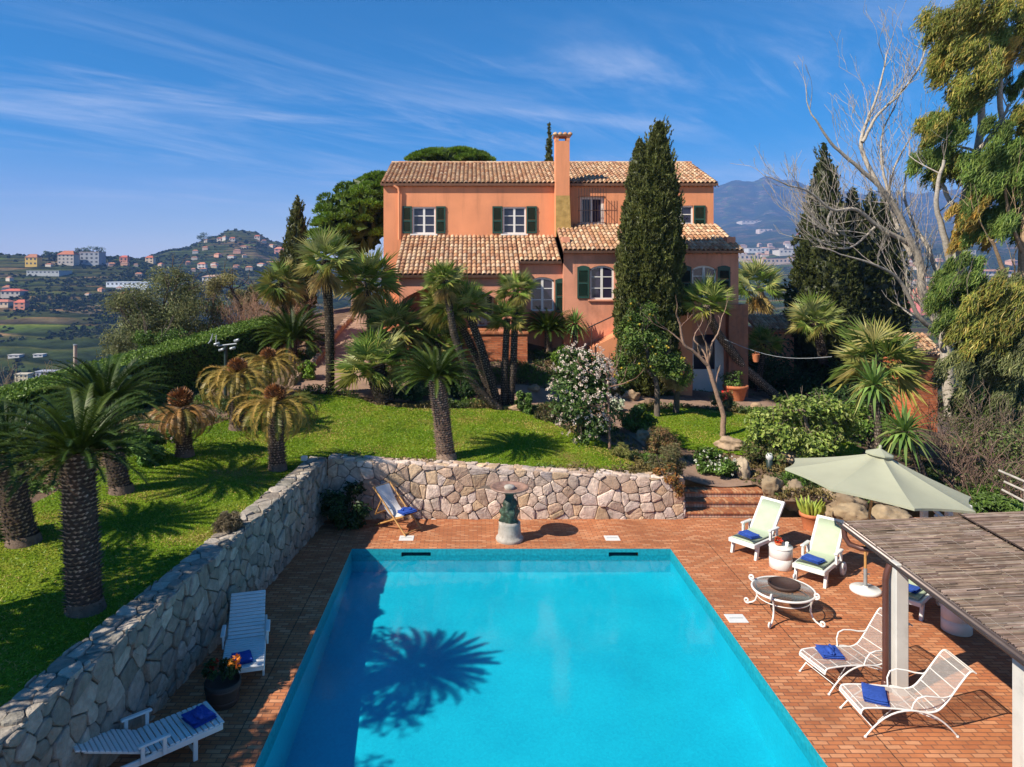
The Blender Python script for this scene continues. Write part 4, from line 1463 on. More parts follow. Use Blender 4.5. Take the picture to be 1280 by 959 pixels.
def scaly_trunk(mb, pts, r0, r1, rng, colr, step=.075, around=14, out=.035, tip=True):
    """trunk with the stubs of old leaf bases in spirals; pts: polyline"""
    pts = [Vector(p) for p in pts]
    cum = [0]
    for a, b in zip(pts[:-1], pts[1:]): cum.append(cum[-1] + (b - a).length)
    tot = cum[-1]

    def P(s):
        s = max(0, min(tot, s))
        for i in range(len(pts) - 1):
            if s <= cum[i + 1] or i == len(pts) - 2:
                t = (s - cum[i]) / max(cum[i + 1] - cum[i], 1e-6)
                return pts[i].lerp(pts[i + 1], t), (pts[i + 1] - pts[i]).normalized()
    nn = max(3, int(tot / step))
    path = [P(tot * i / 8)[0] for i in range(9)]
    mb.tube(path, [r0 + (r1 - r0) * i / 8 for i in range(9)], 12, [c * .3 for c in colr])
    V, F, C = [], [], []
    for i in range(nn):
        s = (i + .5) * tot / nn
        p, d = P(s)
        dd, sd, u = frame(d, (0, 1, 0))
        r = r0 + (r1 - r0) * s / tot
        for k in range(around):
            a = 2 * math.pi * (k + .5 * (i % 2)) / around + rng.uniform(-.13, .13)
            o = sd * math.cos(a) + u * math.sin(a); tn = dd.cross(o)
            w = math.pi * r / around * .95; h = step * .62
            e = out * rng.uniform(.5, 1.9)
            c0 = p + o * r * .98
            j = len(V)
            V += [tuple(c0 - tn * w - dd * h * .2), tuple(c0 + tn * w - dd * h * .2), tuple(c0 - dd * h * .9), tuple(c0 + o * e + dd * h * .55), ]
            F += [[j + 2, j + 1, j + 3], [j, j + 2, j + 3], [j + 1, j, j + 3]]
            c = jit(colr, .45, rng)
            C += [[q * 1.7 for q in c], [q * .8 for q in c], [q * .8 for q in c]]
    mb.add(np.array(V), F, C)


def fan_palm(name, label, pts, s, mesh, r0=.13, r1=.11, group=None, skirt_i=None, rot=None, tc=(.13, .10, .075), sz=None, seed=0):
    """pts: trunk polyline in world metres, foot first; crown at the last point"""
    rng = random.Random(seed + 5)
    o = thing(name, label, 'palm', pts[0], group)
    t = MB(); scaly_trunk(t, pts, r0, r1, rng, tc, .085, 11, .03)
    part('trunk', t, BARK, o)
    loc = Vector(pts[-1]) - Vector(pts[0])
    share('crown', mesh, o, loc, s, rot or (0, 0, rng.uniform(0, 6.28)), sz)
    if skirt_i is not None: share('dead_fronds', SKIRTS[skirt_i], o, loc, s, (0, 0, rng.uniform(0, 6)))
    return o


# -- cycads
def cycad_crown(seed, n=92, L=1.2, lo=-.05, hi=1.2, arch=.5, pal=((.018, .034, .007), (.025, .044, .009), (.013, .026, .005), (.042, .06, .014)), nl=46, lw=.011, ll=.15):
    """feather crown of radius about L"""
    rng = random.Random(seed)
    mb = MB()
    for i in range(n):
        t = (i + .5) / n
        el = hi + (lo - hi) * t ** .8
        a = i * 2.39996 + rng.uniform(-.15, .15)
        d0 = Vector((math.cos(a), math.sin(a), 0))
        ln = L * rng.uniform(.88, 1.08)
        K = 9
        p = Vector((0, 0, 0)) + d0 * .06
        e = el
        P = [p.copy()]
        for k in range(K):
            e2 = e - arch * (k / K) ** 1.2 * .42
            p = p + (d0 * math.cos(e2) + Vector((0, 0, math.sin(e2)))) * ln / K
            e = e2
            P.append(p.copy())
        c0 = pal[rng.randrange(len(pal))]
        side = Vector((-d0.y, d0.x, 0))
        V, F, C = [], [], []
        # rachis strip
        for k in range(K):
            dseg = (P[k + 1] - P[k]).normalized()
            j = len(V)
            V += [tuple(P[k] + side * .010), tuple(P[k] - side * .010), tuple(P[k + 1] - side * .008), tuple(P[k + 1] + side * .008)]
            F.append([j, j + 1, j + 2, j + 3]); C.append([c * 1.5 for c in c0])
        mb.add(np.array(V), F, C)
        V, F, C = [], [], []
        for q in range(nl):
            s = .14 + .86 * q / nl
            f = s * K; k = min(int(f), K - 1)
            pos = P[k].lerp(P[k + 1], f - k)
            dseg = (P[k + 1] - P[k]).normalized()
            up = side.cross(dseg); up = up if up.z > 0 else -up
            w = ll * max(.15, math.sin(math.pi * min(1, .14 + .82 * s))) ** .6 * rng.uniform(.9, 1.1)
            for sg in (1, -1):
                dl = (side * sg * .78 + dseg * .6 + up * .42).normalized()
                tip = pos + dl * w - Vector((0, 0, .25 * w * abs(rng.gauss(0, .5))))
                j = len(V)
                V += [tuple(pos - dseg * lw), tuple(pos + dseg * lw), tuple(tip)]
                F.append([j, j + 1, j + 2]); C.append(jit(c0, .15, rng))
        mb.add(np.array(V), F, C)
    return mb


CYG = [me_of('crown', cycad_crown(s), LEAFG) for s in (11, 12)]
YB = ((.15, .105, .032), (.19, .12, .04), (.12, .095, .028), (.075, .08, .022))
CYY = [me_of('crown', cycad_crown(s, 54, 1.25, -.35, .65, 1.5, YB), LEAFG) for s in (13, 14)]
BB = ((.15, .08, .035), (.19, .10, .045), (.11, .07, .03), (.10, .085, .03))
CYB = [me_of('crown', cycad_crown(s, 52, 1.25, -.45, .45, 1.6, BB), LEAFG) for s in (15, 16)]


def cone_mesh(seed):
    """round woolly seed head"""
    rng = random.Random(seed)
    mb = MB()
    n = 260
    for i in range(n):
        z = 1 - 1.5 * (i + .5) / n
        a = i * 2.39996
        r = math.sqrt(max(0, 1 - z * z))
        d = Vector((math.cos(a) * r, math.sin(a) * r, z * .85))
        dd, s, u = frame(d)
        p = d * .75
        w = .10
        tip = p + dd * .19 * rng.uniform(.4, 1.6) + Vector((0, 0, .10))
        V = [p + s * w, p - s * w, p + u * w, tip]
        c = jit([(.19, .075, .025), (.13, .055, .022), (.24, .11, .045), (.07, .036, .022)][rng.randrange(4)], .2, rng)
        mb.add(np.array([tuple(v) for v in V]), [[0, 1, 3], [1, 2, 3], [2, 0, 3]], c)
    mb.lathe([(.0, -.6), (.62, -.4), (.75, 0), (.55, .45), (0, .68)], (0, 0, 0), 12, (.05, .028, .014))
    return mb


CONES = [me_of('seed_cone', cone_mesh(s), LEAF) for s in (1, 2)]


def cycad(label, foot, head, s, crown, r0=.2, r1=.2, cone=None, cs=.25, group='cycads on the lawn', seed=0, tc=(.23, .16, .12), sz=None):
    rng = random.Random(seed + 70)
    foot = Vector(foot); head = Vector(head)
    o = thing('cycad', label, 'cycad', foot, group)
    t = MB()
    mid = foot.lerp(head, .5) + Vector((rng.uniform(-.03, .03), 0, 0))
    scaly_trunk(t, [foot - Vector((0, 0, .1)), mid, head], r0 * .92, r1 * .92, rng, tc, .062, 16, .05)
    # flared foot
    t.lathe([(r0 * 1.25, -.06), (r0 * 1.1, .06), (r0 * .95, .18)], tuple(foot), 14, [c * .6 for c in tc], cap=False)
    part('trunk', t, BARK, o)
    share('crown', crown, o, head - foot, s, (0, 0, rng.uniform(0, 6.28)), sz)
    if cone is not None: share('seed_cone', CONES[cone], o, head - foot + Vector((0, 0, cs * .75)), cs, (0, 0, rng.uniform(0, 6)))
    return o


# -- woody branching
def twigs(mb, p, d, L, r, depth, rng, colr, n=2, spread=.7, up=.25, curve=.25, seg=4, sides=5, ends=None, minr=.006):
    pts = [Vector(p)]; dd = Vector(d).normalized()
    for k in range(seg):
        dd = (dd + Vector((rng.uniform(-1, 1), rng.uniform(-1, 1), rng.uniform(-1, 1))) * curve + Vector((0, 0, up * .25))).normalized()
        pts.append(pts[-1] + dd * L / seg)
    rr = [max(minr, r * (1 - .55 * k / seg)) for k in range(seg + 1)]
    mb.tube(pts, rr, sides, jit(colr, .15, rng), cap=False)
    if depth <= 0:
        if ends is not None: ends.append(pts[-1])
        return
    for k in range(n):
        t = rng.uniform(.35, 1.0) if k else 1.0
        f = t * seg; i = min(int(f), seg - 1)
        q = pts[i].lerp(pts[i + 1], f - i)
        nd = (dd + Vector((rng.uniform(-1, 1), rng.uniform(-1, 1), rng.uniform(-.5, 1))) * spread + Vector((0, 0, up))).normalized()
        twigs(mb, q, nd, L * rng.uniform(.55, .82), r * .5, depth - 1, rng, colr, n, spread, up, curve, max(2, seg - 1), max(3, sides - 1), ends, minr)


def limb(mb, pts, r0, r1, colr, sides=8, wob=.04, rng=rnd):
    """smooth limb through measured points"""
    P = [Vector(p) for p in pts]
    out = []
    for i in range(len(P) - 1):
        p0 = P[max(i - 1, 0)]; p1 = P[i]; p2 = P[i + 1]; p3 = P[min(i + 2, len(P) - 1)]
        for k in range(5):
            t = k / 5
            q = .5 * ((2 * p1) + (p2 - p0) * t + (2 * p0 - 5 * p1 + 4 * p2 - p3) * t * t + (3 * p1 - p0 - 3 * p2 + p3) * t ** 3)
            out.append(q + Vector((rng.uniform(-wob, wob), rng.uniform(-wob, wob), 0)))
    out.append(P[-1])
    n = len(out)
    mb.tube(out, [r0 + (r1 - r0) * i / (n - 1) for i in range(n)], sides, colr)
    return out


FLOWER = pm('flower_petals', attr=True, rough=.7, var=.1, vs=9, spec=.2, transl=.15)


def shrub(name, label, base, rad, h, pal, n, ln=.09, wd=.05, cat='shrub', group=None, blobs=None, lumps=10, flowers=None, up=.5, stems=True, mat=None):
    """bush: stems, leaves and, if given, flowers; base on the ground"""
    base = Vector(base)
    o = thing(name, label, cat, base, group)
    if blobs is None:
        blobs = [((0, 0, h * .55), (rad, rad, h * .5)), ((rad * .35, -rad * .3, h * .35), (rad * .7, rad * .7, h * .38)), ((-rad * .4, .1, h * .38), (rad * .65, rad * .65, h * .38))]
    if stems:
        t = MB(); rg_ = random.Random(int(base.x * 100) + 3)
        for k in range(7):
            a = rg_.uniform(0, 6.28)
            t.tube([(0, 0, -.05), (math.cos(a) * rad * .3, math.sin(a) * rad * .3, h * .35), (math.cos(a) * rad * .6, math.sin(a) * rad * .6, h * .7)], [.025, .018, .008], 5, TWIG)
        part('stems', t, BARK, o, True)
    m_ = MB()
    cloud(m_, blobs, n, ln, wd, pal, lumps=lumps, up=up, shell=.45)
    part('leaves', m_, mat or LEAF, o, True)
    if flowers:
        fm = MB(); nf, fc, fs = flowers
        for k in range(nf):
            c, r = blobs[rnd.randrange(len(blobs))]
            d = Vector(rdirs(1)[0]); d.z = abs(d.z) if rnd.random() < .8 else d.z
            if rnd.random() < .75: d.y = -abs(d.y)
            p = Vector(c) + Vector((d.x * r[0], d.y * r[1], d.z * r[2])) * rnd.uniform(1.0, 1.22)
            q = 9
            cen = np.array(p) + rdirs(q) * fs * .55
            leaves(fm, cen, rdirs(q), rdirs(q) * .6 + np.array(d), fs * .7, fs * .5, pick(fc, q, .12))
        part('flowers', fm, FLOWER, o, True)
    return o

# ------------------------------------------------------------------ cycads
def cyc_px(label, base, head, rad_px, crown, r0, r1, **k):
    """cycad measured off the photo: foot pixel, crown centre pixel, leaf reach in pixels"""
    f = hit(*base)
    h = at(head[0], head[1], f.y)
    return cycad(label, f, h, rad_px / 880 * f.y / 1.22, crown, r0, r1, **k)


cyc_px('largest dark green cycad standing by the retaining wall, with a tall thick trunk', (107, 765), (97, 566), 108, CYG[0], .25, .24, seed=1)
cyc_px('green cycad whose crown is hidden behind the largest cycad at the lawn edge', (30, 680), (8, 566), 84, CYG[1], .27, .25, seed=2)
cyc_px('green cycad with a slanting trunk in front of the hedge, behind the largest cycad', (152, 616), (132, 505), 84, CYG[1], .24, .2, seed=3)
cyc_px('brown drooping cycad topped by a large round brown seed cone', (231, 570), (226, 512), 56, CYB[0], .22, .2, cone=0, cs=.36, seed=4)
cyc_px('olive brown cycad with an orange cone, behind the security camera pole', (297, 537), (297, 470), 60, CYY[1], .24, .22, cone=1, cs=.34, seed=5)
cyc_px('yellowing cycad with an orange brown cone beside the corner of the retaining wall', (347, 588), (344, 505), 66, CYY[0], .22, .2, cone=1, cs=.32, seed=6)
c7 = hit(330, 500)
cycad('small yellowing cycad with a cone at the far end of the hedge row', c7, at(335, 452, c7.y), 1.2, CYY[1], .2, .18, cone=0, cs=.3, seed=7)
cyc_px('green cycad with a leaning trunk in mid lawn above the stone wall', (558, 574), (545, 472), 58, CYG[0], .26, .23, seed=8, tc=(.38, .26, .19))
c8 = hit(367, 450)
cycad('green cycad growing at the upper end of the hedge beside the path', c8, at(366, 425, c8.y), 1.45, CYG[1], .2, .2, seed=9, group='cycads on the lawn', sz=1.7)
c9 = hit(686, 440)
cycad('small green cycad under the arched window of the villa', c9, at(685, 413, c9.y), 1.12, CYG[0], .16, .15, seed=10)

# ------------------------------------------------------------------ fan palms
def fp(label, px, s_px, mesh, Y=None, dY=0, **k):
    """px: trunk pixels from foot to crown"""
    f = hit(*px[0])
    Y = Y or f.y
    pts = [f] + [at(q[0], q[1], Y + dY * (i + 1) / (len(px) - 1)) for i, q in enumerate(px[1:])]
    return fan_palm('fan_palm', label, pts, s_px / 880 * Y / 1.02, mesh, **k)


FPG = 'fan palms in front of the villa'
fp('tall straight fan palm with a skirt of dead leaves beside the garden path', [(413, 492), (412, 410), (407, 325)], 46, FANS[0], r0=.15, r1=.17, skirt_i=0, group=FPG, seed=1, tc=(.10, .075, .05))
q = hit(345, 420, lo=28)
fan_palm('fan_palm', 'yellowing fan palm with dry hanging leaves behind the tall slim palm', [Vector((-8.2, 31.5, G(-8.2, 31.5))), Vector((-8.6, 31.5, 6.2))], 1.25, FAN_YEL[0], skirt_i=1, group=FPG, seed=2)
fan_palm('fan_palm', 'broad green fan palm in front of the left corner of the villa', [Vector((-3.9, 27.2, G(-3.9, 27.2))), at(462, 400, 27.2), at(459, 352, 27.2)], 1.55, FANS[1], skirt_i=0, group=FPG, seed=3)
fan_palm('fan_palm', 'fan palm with pale leaves between the arcade and the path', [Vector((-2.9, 26.6, G(-2.9, 26.6))), at(494, 410, 26.6)], 1.45, FAN_YEL[1], skirt_i=1, group=FPG, seed=4)
fp('low squat fan palm with a thick shaggy trunk at the top edge of the lawn', [(482, 503), (476, 486), (468, 458)], 56, FANS[2], r0=.34, r1=.36, group=FPG, seed=5, tc=(.07, .055, .04))
fan_palm('fan_palm', 'dark low fan palm below the terrace wall, behind the cycad on the lawn', [Vector((-1.4, 26.9, G(-1.4, 26.9))), at(547, 428, 26.9)], 1.15, FANS[3], group=FPG, seed=6)
fp('fan palm leaning far to the left with its crown before the arcade roof', [(626, 513), (602, 493), (585, 467), (568, 420), (556, 350)], 32, FANS[1], group=FPG, r0=.14, r1=.11, seed=7, skirt_i=0)
fp('leaning fan palm, rightmost of the three slanting trunks in front of the arcade', [(622, 507), (612, 470), (600, 430), (583, 384)], 40, FANS[0], group=FPG, r0=.16, r1=.13, seed=8)
fp('fan palm whose slanting trunk rises between two others before the terrace door', [(616, 500), (603, 465), (588, 430), (572, 398), (556, 380)], 42, FAN_YEL[0], group=FPG, r0=.15, r1=.12, seed=9)
fp('shorter slim fan palm of the pair before the brick terrace wall', [(630, 505), (631, 460), (634, 398)], 32, FANS[2], group=FPG, r0=.13, r1=.11, seed=10)
fp('slim fan palm, taller of the pair before the brick terrace wall', [(638, 505), (642, 450), (645, 362)], 29, FANS[3], group=FPG, r0=.13, r1=.11, seed=11, skirt_i=0)
FPR = 'fan palms to the right of the villa'
fp('fan palm with a long trunk slanting down across the villa door', [(972, 497), (930, 460), (896, 415), (881, 382)], 40, FAN_SPARSE[0], dY=-2.6, group=FPR, r0=.2, r1=.15, seed=12, tc=(.40, .31, .23))
fp('fan palm with a slanting trunk standing just past the villa corner', [(998, 478), (985, 440), (966, 395), (948, 358)], 40, FAN_SPARSE[1], dY=-1.2, group=FPR, r0=.18, r1=.15, seed=13, tc=(.32, .25, .19), skirt_i=1)
fp('thick fan palm with a wide golden green crown in front of the dark cypresses', [(1040, 470), (1042, 440), (1058, 388)], 46, FAN_YEL[1], group=FPR, r0=.3, r1=.24, seed=14, skirt_i=0)
fp('dim fan palm in the shade behind the golden green one', [(1030, 466), (1028, 440), (1018, 402)], 40, FANS[0], Y=31, group=FPR, r0=.2, r1=.18, seed=15)
fan_palm('fan_palm', 'bushy silver green fan palm above the garden umbrella', [Vector((13.0, 23.0, G(13, 23))), at(1097, 450, 23)], 1.55, FAN_YEL[0], group=FPR, seed=16, r0=.16, r1=.14)
fan_palm('fan_palm', 'small fan palm in the shade under the slanting palm trunk', [Vector((12.9, 32, G(12.9, 32))), at(955, 430, 32)], .95, FANS[2], group=FPR, seed=17)


# ------------------------------------------------------------------ spiky plants: yucca heads of sword leaves
def spiky(seed, n=85, L=.6, w=.03, pal=((.07, .12, .035), (.10, .15, .05), (.05, .09, .025), (.16, .18, .08)), low=-.75):
    rng = random.Random(seed); mb = MB()
    for i in range(n):
        t = (i + .5) / n
        z = low + (1 - low) * t; a = i * 2.39996
        r = math.sqrt(max(0, 1 - z * z))
        d = Vector((math.cos(a) * r, math.sin(a) * r, z))
        dd, s, u = frame(d)
        l = L * rng.uniform(.8, 1.1)
        p0 = d * .05; p1 = d * l * .55; p2 = d * l - Vector((0, 0, l * .22 * (1 - z)))
        c = jit(pal[rng.randrange(len(pal))], .2, rng)
        V = [p0 + s * w * .6, p0 - s * w * .6, p1 + s * w + u * .01, p1 - s * w + u * .01, p2]
        mb.add(np.array([tuple(v) for v in V]), [[0, 1, 3], [0, 3, 2], [2, 3, 4]], c)
    return mb


YUC = [me_of('leaf_head', spiky(s), LEAFG) for s in (1, 2)]


def yucca(label, foot, heads, s, group='yuccas'):
    o = thing('yucca', label, 'yucca', foot, group)
    f = Vector(foot)
    for k, h in enumerate(heads):
        t = MB(); scaly_trunk(t, [f, f.lerp(Vector(h), .5) + Vector((.05, 0, 0)), h], .11, .09, random.Random(k), (.17, .13, .10), .1, 9, .02)
        part('trunk', t, BARK, o)
        share('leaf_head', YUC[k % 2], o, Vector(h) - f, s, (0, 0, k))
    return o


f = hit(1098, 568)
yucca('yucca with a reddish trunk and sword leaves rising above the umbrella', (12.1, 21.0, G(12.1, 21)), [at(1092, 482, 21.0)], 1.6)
yucca('low yucca with a leaning head of long sword leaves right of the umbrella', (12.9, 20.0, G(12.9, 20)), [at(1130, 540, 20.0)], 1.6)
f = hit(716, 455)
yucca('yucca standing next to the columnar cactus below the villa', f, [at(719, 405, f.y)], 1.3)


# ------------------------------------------------------------------ columnar cactus
def cactus(label, cols, base):
    o = thing('columnar_cactus', label, 'cactus', base, 'columnar cacti')
    for px, y0, y1, r in cols:
        a = at(px, y0, base[1]); b_ = at(px, y1, base[1])
        mb = MB()
        n = 16; prof = [(.5, 0), (1, .08), (1, .9), (.85, .96), (.4, 1)]
        V = []
        for k_, (q, t) in enumerate(prof):
            for k in range(n):
                an = 2 * math.pi * k / n; rr = r * q * (1 if k % 2 else .78)
                p = a.lerp(b_, t)
                V.append((p.x + math.cos(an) * rr, p.y + math.sin(an) * rr, p.z))
        F = [[i * n + k, i * n + (k + 1) % n, (i + 1) * n + (k + 1) % n, (i + 1) * n + k] for i in range(len(prof) - 1) for k in range(n)]
        F.append(list(range((len(prof) - 1) * n, len(prof) * n)))
        mb.add(np.array(V), F, (.10, .13, .055))
        part('cactus_stem', mb, LEAFG, o)
    return o


b1_ = hit(727, 440)
cactus('branched candelabra cactus beside the arched window', [(727, 425, 383, .13), (720, 392, 363, .10), (724, 390, 360, .10), (729, 390, 358, .10), (733, 392, 362, .10)], b1_)
b2_ = hit(746, 435)
cactus('tall slim cactus with short arms in front of the stair wall', [(746, 432, 366, .13), (743, 385, 370, .08), (750, 385, 366, .09)], b2_)

# ------------------------------------------------------------------ cypresses
MAIN = [(0, .55), (.06, .78), (.2, .96), (.36, 1.0), (.5, .98), (.62, .9), (.74, .74), (.84, .52), (.91, .30), (.96, .17), (1, .02)]
SLIM = [(0, .6), (.1, .9), (.3, 1), (.55, .8), (.75, .5), (.9, .25), (1, .02)]
mc = hit(806, 482, lo=25)
mainc = cypress((mc.x, 28.8, G(mc.x, 28.8) + .1), at(806, 150, 28.8).z - G(mc.x, 28.8) - .15, 1.25, MAIN, 11000, 'tall broad cypress standing in front of the villa facade', 3, lean=.55)
mainc.location.x = (808 - 592) / 880 * 28.8
t2 = cypress_mesh(2.7, .55, [(0, .8), (.3, 1), (.6, .7), (.85, .35), (1, .02)], 1100, CYP, 77)
so_ = part('side_leader', t2, LEAF, mainc, True); so_.location = (-.28, 0, 7.7)
cb = Vector(((371 - 592) / 880 * 38, 38, 4.0))
cypress(cb, at(371, 245, 38).z - 4.0, 1.0, SLIM, 2600, 'cypress to the left of the villa, above the palms', 8)
cypress(((686.5 - 592) / 880 * 47, 47, 3), at(686.5, 153, 47).z - 3, .55, SLIM, 1500, 'slender cypress tip showing behind the roof beside the chimney', 9)
for i, (px, py, r, n, lab) in enumerate(((1030, 180, 1.95, 3600, 'tallest cypress of the dark group right of the villa'), (1066, 232, 1.25, 2000, 'blunt cypress in the dark group, next to the tallest one'), (1088, 236, 1.2, 2000, 'middle cypress of the dark group behind the golden fan palm'), (1108, 236, 1.15, 2200, 'last cypress of the dark group, next to the bare pale tree'))):
    Y = 36 + .6 * i
    x = (px - 592) / 880 * Y
    cypress((x, Y, -.6), at(px, py, Y).z + .6, r, SLIM if i == 0 else MAIN, n, lab, 30 + i, pal=[(.028, .036, .011), (.036, .045, .014), (.05, .056, .02)])


# ------------------------------------------------------------------ stone pines and woods behind the villa
def pine(label, base, blobs, n, trunk_top, seed):
    o = thing('umbrella_pine', label, 'tree', base, 'umbrella pines')
    b_ = Vector(base)
    t = MB(); rg_ = random.Random(seed)
    t.tube([(0, 0, -.3), (.1, 0, trunk_top * .5), (0, 0, trunk_top)], [.35, .28, .2], 8, (.16, .10, .07))
    for k in range(6):
        a = k * 1.05
        twigs(t, (0, 0, trunk_top * .9), (math.cos(a), math.sin(a), .7), 1.2, .10, 1, rg_, (.16, .10, .07))
    part('trunk', t, BARK, o, True)
    mb = MB()
    for c, r in blobs:
        cr_ = [np.array(c) - np.array(b_), r]
        L = 34
        cen = rdirs(L); cen[:, 2] = np.abs(cen[:, 2]) * 1.0 - .15
        for q in cen:
            p = cr_[0] + q * np.array(r) * .92
            rr = nr.uniform(.16, .26) * np.array([r[0], r[1], r[2] * 1.1])
            m_ = int(n / L / len(blobs))
            d = rdirs(m_)
            d[:, 2] = np.abs(d[:, 2]) * .9 - .2
            tone = nr.uniform(.75, 1.25)
            leaves(mb, p + d * rr, d + np.array([0, 0, .5]) + rdirs(m_) * .5, rdirs(m_), .30, .075, pick([(.075, .13, .012), (.095, .15, .018), (.06, .10, .012)], m_) * tone)
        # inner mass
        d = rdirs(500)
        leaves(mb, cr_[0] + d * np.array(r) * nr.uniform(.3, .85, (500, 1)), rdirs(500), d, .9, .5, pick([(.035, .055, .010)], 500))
    part('crown', mb, LEAF, o, True)
    return o


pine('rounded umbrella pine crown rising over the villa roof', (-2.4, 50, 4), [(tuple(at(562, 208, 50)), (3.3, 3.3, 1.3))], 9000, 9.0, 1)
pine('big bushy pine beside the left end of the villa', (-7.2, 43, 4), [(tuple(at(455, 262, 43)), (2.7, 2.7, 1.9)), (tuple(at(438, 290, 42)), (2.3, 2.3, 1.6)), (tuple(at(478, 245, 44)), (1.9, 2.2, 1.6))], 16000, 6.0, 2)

# ------------------------------------------------------------------ clipped hedge
def hedge():
    ax, ay, bx, by = -13.9, 17.5, -9.2, 33.5
    o = thing('hedge', 'long clipped green hedge running up the lawn towards the villa, dark on its shaded side', 'hedge', (-12, 24, 2))
    d = Vector((bx - ax, by - ay, 0)); L = d.length; d.normalize(); s = Vector((d.y, -d.x, 0))
    mb = MB()
    n = 40
    core = []
    for i in range(n + 1):
        p = Vector((ax, ay, 0)) + d * L * i / n
        zt = 3.0 + 1.65 * i / n
        g = G(p.x, p.y)
        core.append((p, g - .2, zt))
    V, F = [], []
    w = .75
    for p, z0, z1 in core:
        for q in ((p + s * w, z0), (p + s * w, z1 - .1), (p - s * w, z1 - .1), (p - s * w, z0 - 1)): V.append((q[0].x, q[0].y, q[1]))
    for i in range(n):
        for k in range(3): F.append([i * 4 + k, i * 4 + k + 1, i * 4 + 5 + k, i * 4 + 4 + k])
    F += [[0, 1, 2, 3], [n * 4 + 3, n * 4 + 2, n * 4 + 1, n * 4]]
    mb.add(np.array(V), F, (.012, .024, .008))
    m = 26000
    t = nr.uniform(0, 1, m); k = nr.uniform(0, 1, m)
    P = np.array([ax, ay, 0]) + np.outer(t * L, np.array(d))
    zt = 3.0 + 1.65 * t; g = GZ(P[:, 0], P[:, 1])
    top = k < .55
    off = np.where(top, nr.uniform(-w - .05, w + .05, m), w + nr.normal(.02, .04, m))
    P = P + np.outer(off, np.array(s))
    P[:, 2] = np.where(top, zt - .08 + nr.normal(0, .05, m), g + (zt - g) * nr.uniform(-.02, 1, m))
    nn = np.where(top[:, None], np.array([0, 0, 1.0]), np.array(s)[None, :]) + rdirs(m) * .7
    leaves(mb, P, rdirs(m), nn, .12, .07, pick([(.075, .125, .02), (.10, .15, .03), (.055, .095, .015)], m))
    part('leaves', mb, LEAF, o)


hedge()


# ------------------------------------------------------------------ loose trees on the left slope
def tree(label, base, blobs, n, pal, ln, wd, name='broadleaf_tree', cat='tree', group=None, tr=.22, tc=(.12, .095, .075), lumps=16, droop=0, seed=1, lump_r=.36, shell=.5):
    o = thing(name, label, cat, base, group)
    b_ = Vector(base); rg_ = random.Random(seed)
    t = MB()
    top = Vector(blobs[0][0]) - b_
    limb(t, [(0, 0, -.4), (top.x * .25 + .1, top.y * .2, top.z * .4), (top.x * .6, top.y * .6, top.z * .75), tuple(top)], tr, tr * .35, tc, 8, .02, rg_)
    for c, r in blobs:
        c_ = Vector(c) - b_
        s_ = Vector((top.x * .4, top.y * .4, top.z * .5))
        limb(t, [tuple(s_), tuple(s_.lerp(c_, .5) + Vector((0, 0, .2))), tuple(c_)], tr * .5, tr * .15, tc, 6, .03, rg_)
        for k in range(4):
            d = Vector(rdirs(1)[0]); d.z = abs(d.z)
            twigs(t, tuple(c_), d, max(r) * .7, tr * .16, 1, rg_, tc)
    part('trunk', t, BARK, o, True)
    m_ = MB()
    cloud(m_, [(tuple(Vector(c) - b_), r) for c, r in blobs], n, ln, wd, pal, lumps=lumps, droop=droop, lump_r=lump_r, shell=shell)
    part('crown', m_, LEAF, o, True)
    return o


tree('spreading grey green olive tree beyond the hedge', (-15.6, 33, -.5), [(tuple(at(205, 385, 33)), (2.0, 2.0, 1.7)), (tuple(at(168, 400, 32)), (1.5, 1.6, 1.3)), (tuple(at(245, 395, 34)), (1.3, 1.5, 1.2)), (tuple(at(185, 430, 31)), (2.0, 1.6, 1.1)), (tuple(at(222, 352, 34)), (1.1, 1.2, .8))], 22000, OLIVE, .17, .045, 'olive_tree', lumps=26, seed=3)
tree('olive green tree between the big olive and the villa', (-12.5, 40, 1), [(tuple(at(290, 362, 40)), (1.5, 1.5, 1.1)), (tuple(at(322, 375, 40)), (1.2, 1.2, 1.0))], 6500, [(.12, .11, .05), (.15, .13, .06), (.09, .09, .04)], .16, .05, 'olive_tree', lumps=16, seed=5)
tree('low green bush below the olive tree, behind the hedge', (-14.2, 28, 0), [(tuple(at(200, 435, 28)), (1.3, 1, .9)), (tuple(at(232, 440, 28)), (.8, .8, .7))], 5000, GREEN, .11, .06, 'bush', 'bush', lumps=14, seed=6)


def thicket(label, base, ext, n, colr, seed, pal=None, nl=0, name='dry_shrub'):
    """tangle of bare stems"""
    o = thing(name, label, 'shrub', base, 'bare winter shrubs')
    rg_ = random.Random(seed); t = MB()
    for k in range(n):
        p = (rg_.uniform(-ext[0], ext[0]), rg_.uniform(-ext[1], ext[1]), 0)
        twigs(t, p, (rg_.uniform(-.6, .6), rg_.uniform(-.6, .6), 1), ext[2] * rg_.uniform(.4, .65), .022, 3, rg_, colr, 3, .9, .15, .35, 3, 4, minr=.007)
    part('branches', t, BARK, o, True)
    if nl:
        m_ = MB(); cloud(m_, [((0, 0, ext[2] * .5), (ext[0] * 1.1, ext[1] * 1.1, ext[2] * .55))], nl, .1, .05, pal or BROWNL, lumps=14)
        part('leaves', m_, LEAF, o, True)
    return o


